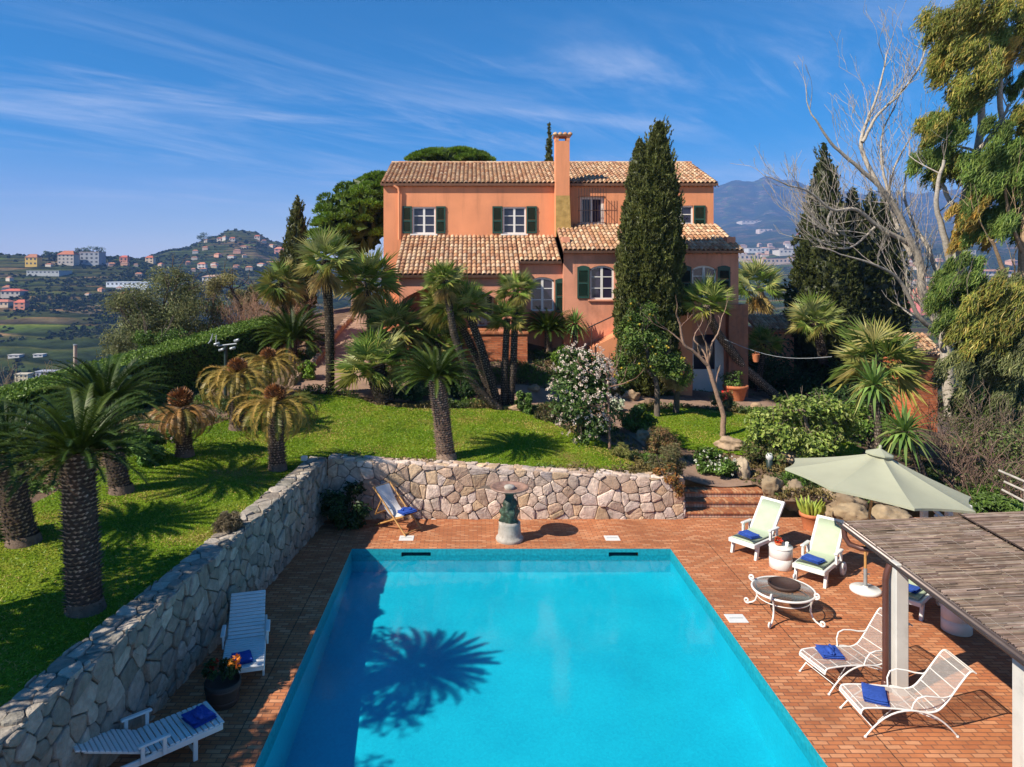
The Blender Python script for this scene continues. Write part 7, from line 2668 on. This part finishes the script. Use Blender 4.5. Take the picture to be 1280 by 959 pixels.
# white handrail of steps going down behind the roof
o = thing('handrail', 'white wooden handrail going down behind the umbrella and reed roof', 'handrail', (10.6, 15.3, -.3))
for (a, b_) in ((at(1158, 628, 15.6), at(1200, 668, 14.2)), (at(1183, 622, 15.6), at(1212, 642, 14.4)), (at(1170, 645, 15.6), at(1205, 676, 14.2))):
    r_ = MB(); r_.tube([a, b_], .045, 6); part('rail', r_, WHITEP, o)
for q in ((1155, 640), (1186, 628), (1210, 634)):
    a = at(*q, 15.2); r_ = MB(); r_.bevbox(a.x - .06, a.x + .06, a.y - .06, a.y + .06, -.4, a.z + .05, .01); part('post', r_, WHITEP, o)
o = thing('fence', 'broken white plank fence below the brushwood at the right edge', 'fence', (16, 17.5, -.5))
for k, (a, b_) in enumerate((((1248, 588), (1290, 606)), ((1255, 602), (1290, 618)), ((1252, 612), (1290, 632)))):
    r_ = MB(); r_.tube([at(*a, 18.5), at(*b_, 18.0)], .036, 5); part('rail', r_, BATH, o)
a = at(1284, 610, 18.1); r_ = MB(); r_.bevbox(a.x - .05, a.x + .05, a.y - .05, a.y + .05, -.7, a.z + .1, .01); part('post', r_, WHITEP, o)

# ------------------------------------------------------------------ far land: valley, hill with villages, mountains
# columns of the far relief: bearing u = x/y, then (distance, height in the picture) taken off the photograph
COLS = [
    (-1.6, [(60, 800), (300, 600), (600, 480), (900, 400), (1500, 330), (2600, 338)]),
    (-.75, [(60, 800), (200, 620), (350, 510), (450, 475), (600, 415), (750, 377), (900, 345), (1020, 318), (1300, 338), (2600, 344)]),
    (-.60, [(60, 800), (200, 620), (350, 505), (450, 470), (600, 410), (750, 370), (900, 342), (1020, 321), (1300, 338), (2600, 344)]),
    (-.50, [(60, 800), (200, 620), (350, 505), (450, 472), (600, 415), (750, 375), (900, 345), (1050, 323), (1300, 330), (2600, 344)]),
    (-.42, [(60, 800), (200, 620), (350, 505), (450, 472), (600, 415), (800, 370), (1000, 343), (1200, 322), (1380, 312), (2600, 344)]),
    (-.365, [(60, 800), (200, 620), (350, 505), (450, 472), (600, 415), (800, 375), (1000, 345), (1250, 314), (1400, 296), (1700, 318), (2600, 344)]),
    (-.345, [(60, 800), (200, 620), (450, 472), (600, 415), (800, 375), (1000, 345), (1250, 312), (1420, 287), (1700, 318), (2600, 344)]),
    (-.315, [(60, 800), (200, 620), (450, 472), (600, 415), (800, 375), (1000, 345), (1250, 312), (1420, 289), (1700, 318), (2600, 344)]),
    (-.28, [(60, 800), (200, 620), (450, 472), (600, 415), (800, 375), (1000, 347), (1250, 322), (1420, 301), (1700, 322), (2600, 344)]),
    (-.245, [(60, 800), (200, 620), (450, 472), (600, 420), (800, 380), (1000, 352), (1250, 330), (1420, 310), (1700, 326), (2600, 344)]),
    (-.15, [(60, 800), (200, 620), (450, 480), (800, 400), (1250, 350), (1420, 340), (2600, 346)]),
    (.1, [(60, 800), (200, 620), (600, 440), (1200, 372), (2000, 345), (5000, 330), (5800, 300), (6600, 330)]),
    (.30, [(60, 800), (200, 590), (600, 420), (1000, 375), (1600, 345), (2000, 330), (3600, 308), (5000, 285), (5800, 243), (6600, 262)]),
    (.335, [(60, 800), (200, 590), (600, 420), (1000, 375), (1600, 345), (2000, 327), (3600, 305), (5000, 280), (5800, 232), (6600, 255)]),
    (.375, [(60, 800), (200, 580), (600, 415), (1000, 370), (1600, 340), (2000, 324), (3600, 300), (5000, 272), (5800, 223), (6600, 250)]),
    (.395, [(60, 800), (200, 580), (600, 415), (1000, 370), (1600, 340), (2000, 324), (3600, 298), (5000, 270), (5800, 225), (6600, 250)]),
    (.42, [(60, 800), (200, 580), (600, 415), (1000, 370), (1600, 340), (2000, 322), (3600, 294), (5000, 262), (5800, 220), (6600, 245)]),
    (.45, [(60, 800), (200, 575), (600, 410), (1000, 368), (1600, 338), (2000, 320), (3600, 292), (5000, 265), (5800, 228), (6600, 250)]),
    (.55, [(60, 800), (200, 570), (600, 410), (1000, 365), (1600, 335), (2000, 318), (3600, 292), (5000, 272), (5800, 240), (6600, 256)]),
    (.70, [(60, 800), (200, 570), (600, 410), (1000, 365), (1600, 335), (2000, 316), (3600, 290), (5000, 268), (5800, 236), (6600, 256)]),
    (.90, [(60, 800), (200, 570), (600, 410), (1000, 365), (1600, 335), (2000, 318), (3600, 296), (5000, 275), (5800, 244), (6600, 262)]),
    (1.7, [(60, 800), (200, 570), (600, 420), (1000, 370), (1600, 345), (2600, 330), (5800, 300), (6600, 320)])]
UC_ = np.array([c[0] for c in COLS])
NYF = 170
YF = np.geomspace(62, 6600, NYF)
TAB = np.array([np.interp(np.log(YF), np.log([p[0] for p in c[1]]), [p[1] for p in c[1]]) for c in COLS])   # columns x Y


from mathutils import noise as mnoise


def FZ_grid(us, ys):
    """far height on a grid of bearings x distances"""
    ly = np.log(ys)
    T = np.array([np.interp(ly, np.log(YF), row) for row in TAB])
    out = np.empty((len(us), len(ys)))
    k = np.clip(np.searchsorted(UC_, us) - 1, 0, len(UC_) - 2)
    f = np.clip((us - UC_[k]) / (UC_[k + 1] - UC_[k]), 0, 1)
    f = f * f * (3 - 2 * f)
    py = T[k] * (1 - f)[:, None] + T[k + 1] * f[:, None]
    return EYE - (py - 345) / 880 * ys[None, :]


def rough(x, y):
    d = math.hypot(x, y)
    a = d * .0075
    n = mnoise.fractal(Vector((x * .006, y * .006, 1.3)), .9, 2.1, 6)
    m = mnoise.noise(Vector((x * .0016, y * .0016, 7.7)))
    k = min(1, max(0, (d - 300) / 600))
    g = mnoise.ridged_multi_fractal(Vector((x * .0012, y * .0012, 3.1)), .9, 2.1, 5, 1, 2) - 1.2 if d > 1900 else 0
    z = a * .55 * n + a * .5 * m * k + g * max(0, d - 1900) * .007
    # terraces
    if d < 1600: z += .8 * math.sin((x * .3 + y) * .05 + n * 4) * k
    return z


us = np.concatenate([np.linspace(-1.6, -.8, 14)[:-1], np.linspace(-.8, -.1, 170), np.linspace(-.1, .28, 24)[1:-1], np.linspace(.28, .95, 110), np.linspace(.95, 1.7, 12)[1:]])
Zf = FZ_grid(us, YF)
Xf = us[:, None] * YF[None, :]
Yf = np.broadcast_to(YF[None, :], Xf.shape)
RO = np.array([[rough(Xf[i, j], Yf[i, j]) for j in range(NYF)] for i in range(len(us))])
fade = np.interp(YF, [62, 250], [0, 1])[None, :]
Zf = Zf + RO * fade


def FZ(x, y):
    """far height at one place"""
    u = x / y
    i = int(np.clip(np.searchsorted(us, u) - 1, 0, len(us) - 2)); j = int(np.clip(np.searchsorted(YF, y) - 1, 0, NYF - 2))
    fu = np.clip((u - us[i]) / (us[i + 1] - us[i]), 0, 1); fy = np.clip((y - YF[j]) / (YF[j + 1] - YF[j]), 0, 1)
    return float((Zf[i, j] * (1 - fu) + Zf[i + 1, j] * fu) * (1 - fy) + (Zf[i, j + 1] * (1 - fu) + Zf[i + 1, j + 1] * fu) * fy)


def far_hit(px, py, lo=120, hi=5800):
    u = (px - 592) / 880
    for y in np.geomspace(lo, hi, 700):
        if EYE - (py - 345) / 880 * y <= FZ(u * y, y): return Vector((u * y, y, FZ(u * y, y)))
    y = hi
    return Vector((u * y, y, FZ(u * y, y)))


def far_mat():
    m, nt, b, out = nodes('far_countryside'); N, L = nt.nodes.new, nt.links.new
    tc = N('ShaderNodeTexCoord')
    mp = N('ShaderNodeMapping'); mp.inputs['Scale'].default_value = (.012, .042, .08)
    L(tc.outputs['Object'], mp.inputs[0])
    vo = N('ShaderNodeTexVoronoi'); vo.inputs['Scale'].default_value = 1.0; vo.inputs['Randomness'].default_value = .9
    L(mp.outputs[0], vo.inputs['Vector'])
    bw = N('ShaderNodeSeparateColor'); L(vo.outputs['Color'], bw.inputs[0])
    r = N('ShaderNodeValToRGB'); r.color_ramp.interpolation = 'CONSTANT'
    for i, (p, c) in enumerate([(0, (.038, .045, .018)), (.25, (.055, .065, .022)), (.42, (.09, .07, .04)), (.6, (.07, .10, .022)), (.7, (.05, .055, .024)), (.8, (.13, .10, .065)), (.92, (.045, .05, .02))]):
        e = r.color_ramp.elements[i] if i < 2 else r.color_ramp.elements.new(p)
        e.position = p; e.color = (*c, 1)
    L(bw.outputs[0], r.inputs[0])
    n1 = N('ShaderNodeTexNoise'); n1.inputs['Scale'].default_value = .05; n1.inputs['Detail'].default_value = 9; n1.inputs['Roughness'].default_value = .7
    L(tc.outputs['Object'], n1.inputs['Vector'])
    n2 = N('ShaderNodeTexNoise'); n2.inputs['Scale'].default_value = .006; n2.inputs['Detail'].default_value = 6
    L(tc.outputs['Object'], n2.inputs['Vector'])
    mr = N('ShaderNodeMapRange'); mr.interpolation_type = 'SMOOTHSTEP'; mr.inputs['From Min'].default_value = .46; mr.inputs['From Max'].default_value = .58
    L(n2.outputs['Fac'], mr.inputs['Value'])
    mx = N('ShaderNodeMix'); mx.data_type = 'RGBA'
    L(mr.outputs[0], mx.inputs['Factor']); L(r.outputs[0], mx.inputs[6]); mx.inputs[7].default_value = (.032, .045, .016, 1)
    m2 = N('ShaderNodeMix'); m2.data_type = 'RGBA'; m2.blend_type = 'MULTIPLY'; m2.inputs['Factor'].default_value = 1
    m3 = N('ShaderNodeMapRange'); m3.inputs['From Min'].default_value = .3; m3.inputs['From Max'].default_value = .7; m3.inputs['To Min'].default_value = .45; m3.inputs['To Max'].default_value = 1.6
    L(n1.outputs['Fac'], m3.inputs['Value']); L(mx.outputs[2], m2.inputs[6]); L(m3.outputs[0], m2.inputs[7])
    # terrace walls and strips of crops along the contour lines
    sz = N('ShaderNodeSeparateXYZ'); L(tc.outputs['Object'], sz.inputs[0])
    zz = N('ShaderNodeMath'); zz.operation = 'MULTIPLY_ADD'; zz.inputs[1].default_value = 9.0
    L(n2.outputs['Fac'], zz.inputs[0]); L(sz.outputs[2], zz.inputs[2])
    fr = N('ShaderNodeMath'); fr.operation = 'MULTIPLY'; fr.inputs[1].default_value = .19; L(zz.outputs[0], fr.inputs[0])
    f2 = N('ShaderNodeMath'); f2.operation = 'FRACT'; L(fr.outputs[0], f2.inputs[0])
    tr = N('ShaderNodeValToRGB')
    for i, (p, c) in enumerate([(0.0, (.35, .38, .35)), (.28, (1.0, 1.0, 1.0)), (.62, (1.25, 1.2, .9)), (.8, (2.1, 1.55, 1.15)), (.88, (.4, .45, .4))]):
        e = tr.color_ramp.elements[i] if i < 2 else tr.color_ramp.elements.new(p)
        e.position = p; e.color = (*c, 1)
    L(f2.outputs[0], tr.inputs[0])
    m5 = N('ShaderNodeMix'); m5.data_type = 'RGBA'; m5.blend_type = 'MULTIPLY'; m5.inputs['Factor'].default_value = .8
    L(m2.outputs[2], m5.inputs[6]); L(tr.outputs[0], m5.inputs[7])
    L(m5.outputs[2], b.inputs['Base Color'])
    bp = N('ShaderNodeBump'); bp.inputs['Strength'].default_value = 1.0; bp.inputs['Distance'].default_value = 3.0
    L(n1.outputs['Fac'], bp.inputs['Height']); L(bp.outputs[0], b.inputs['Normal'])
    b.inputs['Roughness'].default_value = 1; b.inputs['Specular IOR Level'].default_value = 0
    return m


fm = MB()
nu = len(us)
idx = np.arange(nu * NYF).reshape(nu, NYF)
F = np.stack([idx[:-1, :-1], idx[1:, :-1], idx[1:, 1:], idx[:-1, 1:]], -1).reshape(-1, 4)
fm.add(np.stack([Xf.ravel(), Yf.ravel(), Zf.ravel()], -1), F, None, True)
struct('hills', fm, far_mat())
# sheet that carries the land on round the near hill
nb = MB()
nb.add(np.array([[-30, 2, -2.6], [-30, 62, -4.0], [40, 62, -4.0], [40, 2, -3.4], [-140, -60, -60], [-112, 70, -48], [112, 70, -40], [140, -60, -50], [-30, -20, -2.6], [40, -20, -3.4]]),
       [[0, 1, 5, 4], [1, 2, 6, 5], [2, 3, 7, 6], [8, 0, 4], [3, 9, 7], [8, 4, 7, 9], [0, 8, 9, 3]])
struct('hillside', nb, MATS['soil'])
pln = MB(); pln.add(np.array([[-11300, -600, -330], [11300, -600, -330], [11300, 6650, -330], [-11300, 6650, -330]]), [[0, 1, 2, 3]])
struct('plain', pln, pm('far_plain', (.07, .085, .05), rough=1, vs=.002))

# woods and single trees too many to count over the hills
def woods():
    mb = MB()
    rg_ = np.random.default_rng(5)
    N_ = 9000
    for part_, (ulo, uhi, ylo, yhi, n) in enumerate(((-.8, -.2, 330, 1450, 8200), (.28, .95, 300, 2400, 3600))):
        u = rg_.uniform(ulo, uhi, n * 3); y = np.exp(rg_.uniform(np.log(ylo), np.log(yhi), n * 3))
        x = u * y
        cl = np.array([mnoise.noise(Vector((a * .006, b * .011, 4.4))) + .5 * mnoise.noise(Vector((a * .02, b * .03, 9))) for a, b in zip(x, y)])
        k = cl > rg_.uniform(-.35, .55, len(x))
        x, y = x[k][:n], y[k][:n]
        z = np.array([FZ(a, b) for a, b in zip(x, y)])
        q = len(x)
        s = rg_.uniform(1.2, 2.7, q) * np.interp(y, [350, 1400, 2400], [.9, 1.5, 2.2])
        tone = pick([(.030, .044, .014), (.045, .06, .02), (.06, .065, .03), (.07, .075, .04), (.025, .038, .014)], q, .35)
        B = 14
        d = rdirs(q * B); d[:, 2] = np.abs(d[:, 2])
        P = np.repeat(np.stack([x, y, z], -1), B, 0) + d * np.repeat(s, B)[:, None] * np.array([1, 1, .95]) * rg_.uniform(.45, .9, (q * B, 1))
        leaves(mb, P, rdirs(q * B), d + rdirs(q * B) * .4, np.repeat(s, B) * 1.0, np.repeat(s, B) * .75, np.repeat(tone, B, 0) * rg_.uniform(.75, 1.3, (q * B, 1)))
    struct('woodland', mb, pm('far_leaves', attr=True, rough=1, var=.1, vs=.2, spec=0), 'stuff')


woods()

HW = pm('far_wall', attr=True, rough=.9, var=.1, vs=.5, spec=.1)
HR = pm('far_roof', attr=True, rough=.9, var=.15, vs=.6, spec=.1)
HD = pm('far_window', (.04, .045, .05), rough=.3)


def house(label, px, py, w_px, h_px, wall, roof=(.42, .13, .07), flat=False, turn=.0, group=None, name='house', lo=120, storeys=2):
    """house on the hills; px, py its foot"""
    f = far_hit(px, py, lo)
    s = f.y / 880
    w, h = w_px * s, h_px * s
    d = w * .7
    o = thing(name, label, 'house', f, group, turn)
    hb = h * (.72 if not flat else .95)
    b_ = MB(); b_.box(-w / 2, w / 2, -d / 2, d / 2, -h, hb, wall); part('wall', b_, HW, o, True)
    r_ = MB()
    if flat: r_.box(-w / 2 - .3, w / 2 + .3, -d / 2 - .3, d / 2 + .3, hb, hb + .05 * h + .3, roof)
    else:
        e = w * .04
        V = [(-w / 2 - e, -d / 2 - e, hb - .2), (w / 2 + e, -d / 2 - e, hb - .2), (w / 2 + e, d / 2 + e, hb - .2), (-w / 2 - e, d / 2 + e, hb - .2), (-w * .28, 0, h), (w * .28, 0, h)]
        r_.add(np.array(V), [[0, 1, 5, 4], [1, 2, 5], [2, 3, 4, 5], [3, 0, 4], [3, 2, 1, 0]], roof)
    part('roof', r_, HR, o, True)
    n = max(2, int(w_px / 5))
    for st_ in range(storeys):
        for i in range(n):
            x = -w / 2 + w * (i + .5) / n; z = hb * (st_ + .38) / storeys
            g = MB(); ww = w / n * .22; g.box(x - ww, x + ww, -d / 2 - .06, -d / 2 - .01, z, z + hb / storeys * .42)
            part('window', g, HD, o, True)
    return o


W_ = (.44, .39, .34); PK = (.50, .20, .16); YE = (.60, .40, .10); CRM = (.60, .46, .32)
house('yellow house with a red roof on the ridge at the far left', 42, 333, 15, 15, YE, (.36, .16, .09))
house('white block with a red roof on the left ridge', 86, 331, 20, 17, W_, (.40, .15, .08), storeys=3)
house('grey shaded apartment block beside the white block on the ridge', 116, 331, 24, 15, (.33, .34, .36), (.36, .30, .27), True, storeys=3)
house('low red roofed cottage in the fields under the ridge', 156, 328, 10, 8, (.5, .22, .15), (.45, .12, .08), storeys=1)
house('small cream farmhouse right of the red cottage', 188, 329, 10, 9, CRM)
house('pink house near the top of the wooded slope', 230, 309, 12, 10, PK, (.45, .15, .10))
house('white house with a pink roof at the crest left of the village hill', 199, 315, 10, 8, W_, (.5, .26, .2))
house('low white villa in the middle of the village hill', 253, 336, 10, 8, (.68, .62, .56), (.50, .20, .12))
house('pink house at the right foot of the village hill', 350, 318, 12, 9, (.55, .26, .2), (.5, .2, .13))
house('white house on the summit of the village hill', 291, 302, 7, 5, W_, storeys=1)
house('little white house under the summit, right of centre', 322, 300, 7, 5, W_, storeys=1)
house('pale house on the left shoulder of the summit', 276, 301, 8, 4, (.52, .45, .38), storeys=1)
house('wide red roofed villa on the slope at the left edge', 18, 370, 24, 9, W_, (.5, .13, .08), storeys=1)
house('long low house with a salmon roof at the left edge', 4, 384, 22, 9, CRM, (.46, .18, .12), storeys=1)
house('orange house with a red roof beside the salmon roofed house', 27, 387, 14, 12, (.55, .23, .15), (.48, .14, .09))
house('white sheds in the valley yard at the left', 20, 447, 14, 3, (.5, .48, .46), (.42, .40, .38), True, storeys=1)
house('pale warehouse beside the valley road', 50, 446, 12, 3, (.5, .5, .5), (.45, .44, .43), True, storeys=1)
house('cream house at the end of the valley road', 30, 478, 16, 10, (.58, .50, .34), (.5, .44, .34), True)
house('grey roofed workshop in the valley bottom', 60, 472, 22, 8, (.36, .37, .42), (.34, .35, .40), True, storeys=1)
house('long white greenhouse in the fields', 168, 358, 52, 5, (.62, .66, .72), (.66, .70, .76), True, storeys=1)
house('second greenhouse in strips on the left slope', 62, 343, 40, 4, (.42, .43, .42), (.44, .45, .44), True, storeys=1)
house('white house below the village on the right slope', 268, 352, 24, 8, (.62, .58, .54), (.46, .3, .24), storeys=1)
# right: the town at the mountain foot and the neighbours
house('pink building with a red roof glimpsed behind the pale bare tree', 1160, 392, 36, 34, (.62, .20, .17), (.46, .16, .09), lo=100, storeys=3)
house('white hill village on the mountain spur', 937, 280, 26, 3, (.52, .46, .40), (.5, .4, .34), True, storeys=1)
house('second white cluster lower on the mountain spur', 955, 290, 16, 3, (.6, .48, .4), (.5, .36, .28), True, storeys=1)
house('white factory hall in the far town', 945, 316, 26, 5, (.52, .5, .48), (.6, .58, .55), True, storeys=1)
house('long pale hall at the right end of the far town', 985, 318, 30, 5, (.5, .46, .41), (.52, .46, .40), True, storeys=1)
house('sandy building at the front of the far town', 930, 326, 28, 7, (.52, .42, .32), (.44, .33, .25), True, storeys=1)
house('low brown roofed building in the far town', 968, 330, 40, 6, (.48, .36, .28), (.42, .25, .18), True, storeys=1)
house('white block standing at the edge of the far town', 1000, 300, 8, 9, W_, storeys=3)
house('white apartment block above the pink building', 1205, 322, 20, 8, W_, (.5, .4, .34), True)
house('pale terrace of houses on the slope right of the bare tree', 1240, 345, 40, 8, (.55, .48, .42), (.42, .22, .15), storeys=1)

HL = 'small houses scattered over the far hills'
rh = random.Random(77)
for k in range(44):
    if k < 30: px, py, lo = rh.gauss(290, 55), rh.uniform(300, 345), 500
    else: px, py, lo = rh.uniform(0, 200), rh.uniform(330, 372), 400
    if px > 365 or px < 0: continue
    h_ = house('tiny far house with warm walls and a tiled roof among the trees of the hillside', px, py, rh.uniform(5, 9), rh.uniform(3.5, 5.5), [(.50, .38, .28), (.52, .45, .36), (.55, .30, .2), (.5, .46, .42)][k % 4], [(.40, .16, .09), (.34, .18, .12), (.45, .2, .12)][k % 3], group=HL, turn=rh.uniform(-.5, .5), lo=lo, storeys=0)
HT = 'houses of the far town at the foot of the mountain'
for k in range(34):
    px, py = rh.uniform(905, 1010), rh.uniform(306, 334)
    house('tiny pale building of the crowded town at the foot of the mountain', px, py, rh.uniform(4, 10), rh.uniform(3, 5), [(.5, .42, .34), (.55, .5, .46), (.48, .34, .26)][k % 3], [(.42, .22, .14), (.45, .38, .32), (.38, .24, .18)][k % 3], k % 3 == 1, group=HT, turn=rh.uniform(-.4, .4), lo=900, storeys=0)
for k in range(22):
    px, py = rh.uniform(1130, 1270), rh.uniform(322, 372)
    house('tiny house on the hazy slope glimpsed between the trunks at the right', px, py, rh.uniform(6, 14), rh.uniform(4, 7), [(.5, .42, .34), (.55, .5, .46), (.55, .3, .2)][k % 3], [(.42, .18, .10), (.40, .22, .15), (.38, .24, .18)][k % 3], group='houses glimpsed at the right', turn=rh.uniform(-.4, .4), lo=300, storeys=0)

# a few tall stone pines on the left ridge
def ridge_tree(label, px, py, w, h, seed, pal=None):
    f = far_hit(px, py)
    s = f.y / 880
    o = thing('ridge_tree', label, 'tree', f, 'trees on the left ridge')
    t = MB(); t.tube([(0, 0, -1), (0, 0, h * s * .7)], [.5, .35], 6, (.14, .1, .07)); part('trunk', t, BARK, o, True)
    m_ = MB(); cloud(m_, [((0, 0, h * s * .68), (w * s / 2, w * s / 2, h * s * .36))], 420, 2.2, 1.5, pal or [(.03, .045, .014), (.04, .06, .018)], lumps=12); part('crown', m_, LEAF, o, True)


ridge_tree('dark round tree beside the yellow house on the ridge', 60, 326, 17, 12, 1)
ridge_tree('dark tree between the yellow house and the white block', 76, 325, 15, 10, 2)
ridge_tree('flat topped pine behind the white block', 100, 325, 16, 13, 3)
ridge_tree('widest flat topped pine of the ridge', 117, 324, 24, 16, 4)
ridge_tree('brownish bare tree on the ridge right of the pines', 148, 320, 13, 9, 5, [(.11, .07, .06)])
ridge_tree('dark umbrella pine on the shoulder of the village hill', 255, 304, 26, 11, 6)
ridge_tree('pointed dark tree near the pink house on the slope', 217, 309, 10, 12, 7)

# wooden pole in the valley
o = thing('wooden_pole', 'bare wooden pole standing in the slope below the hedge', 'pole', (0, 0, 0))
b_ = at(94, 470, 45); t_ = at(94, 432, 45)
o.location = (b_.x, b_.y, b_.z - 3)
t = MB(); t.tube([b_ - Vector((0, 0, 3)), t_], [.14, .11], 8, (.4, .33, .27)); part('shaft', t, BARK, o)
t = MB(); t.tube([t_ + Vector((0, 0, 0)), t_ + Vector((0, 0, .08))], .13, 8); part('cap', t, GREYM, o)

# neighbours' low buildings at the right edge of the garden
o = thing('shed', 'brick shed with a tiled roof behind the fan palms at the right', 'shed', (19.2, 29.5, 0))
t = MB(); t.box(18.9, 19.9, 30.2, 32.5, -1, 3.2); part('wall', t, MATS['wall_brick'], o)
t = MB(); tiles(t, (18.7, 29.9, 3.1), (20.1, 29.9, 3.1), (20.1, 31.4, 3.9), (18.7, 31.4, 3.9), random.Random(8)); part('roof', t, TILE, o)
o = thing('shed', 'small tiled garden shed in the shade right of the villa', 'shed', (13.4, 36, 0))
a, b_ = at(945, 408, 36), at(988, 408, 36)
t = MB(); t.box(a.x, b_.x, 35.6, 38, -.5, a.z - .1); part('wall', t, PLP, o)
t = MB(); tiles(t, (a.x - .2, 35.3, a.z - .15), (b_.x + .2, 35.3, a.z - .15), (b_.x + .2, 37, a.z + .5), (a.x - .2, 37, a.z + .5), random.Random(9)); part('roof', t, TILE, o)
# cap stones at the top of the garden path
o = thing('garden_bench', 'white stone bench at the top of the garden path by the villa', 'bench', (-5.9, 39, G(-5.9, 39)))
z = G(-5.9, 39)
t = MB(); t.bevbox(-6.7, -5.1, 38.8, 39.3, z + .42, z + .54, .02); part('seat', t, BATH, o)
for x in (-6.5, -5.5):
    t = MB(); t.bevbox(x, x + .2, 38.9, 39.2, z - .1, z + .42, .01); part('leg', t, BATH, o)
o = thing('border_kerb', 'low stone border along the left side of the garden path', 'kerb', (-6.8, 29, 3))
t = MB()
for k in range(24):
    y = 26.2 + k * .42
    x = -6.75 + .02 * k
    g = G(x, y)
    t.bevbox(-.12, .12, -.19, .19, -.1, .24, .03, jit((.36, .25, .18), .2), TR(x, y, g, rnd.uniform(-.15, .15)))
part('kerb_stones', t, STONE, o)

# ------------------------------------------------------------------ air
hz = MB(); hz.box(-11400, 11400, -700, 6700, -331, 900)
hm_ = bpy.data.materials.new('air'); hm_.use_nodes = True
nt = hm_.node_tree; nt.nodes.clear()
out = nt.nodes.new('ShaderNodeOutputMaterial'); pv = nt.nodes.new('ShaderNodeVolumePrincipled')
pv.inputs['Color'].default_value = (.20, .42, 1.0, 1); pv.inputs['Density'].default_value = HAZE; pv.inputs['Anisotropy'].default_value = 0.0
nt.links.new(pv.outputs[0], out.inputs['Volume'])
ho_ = struct('haze', hz, hm_, 'stuff')
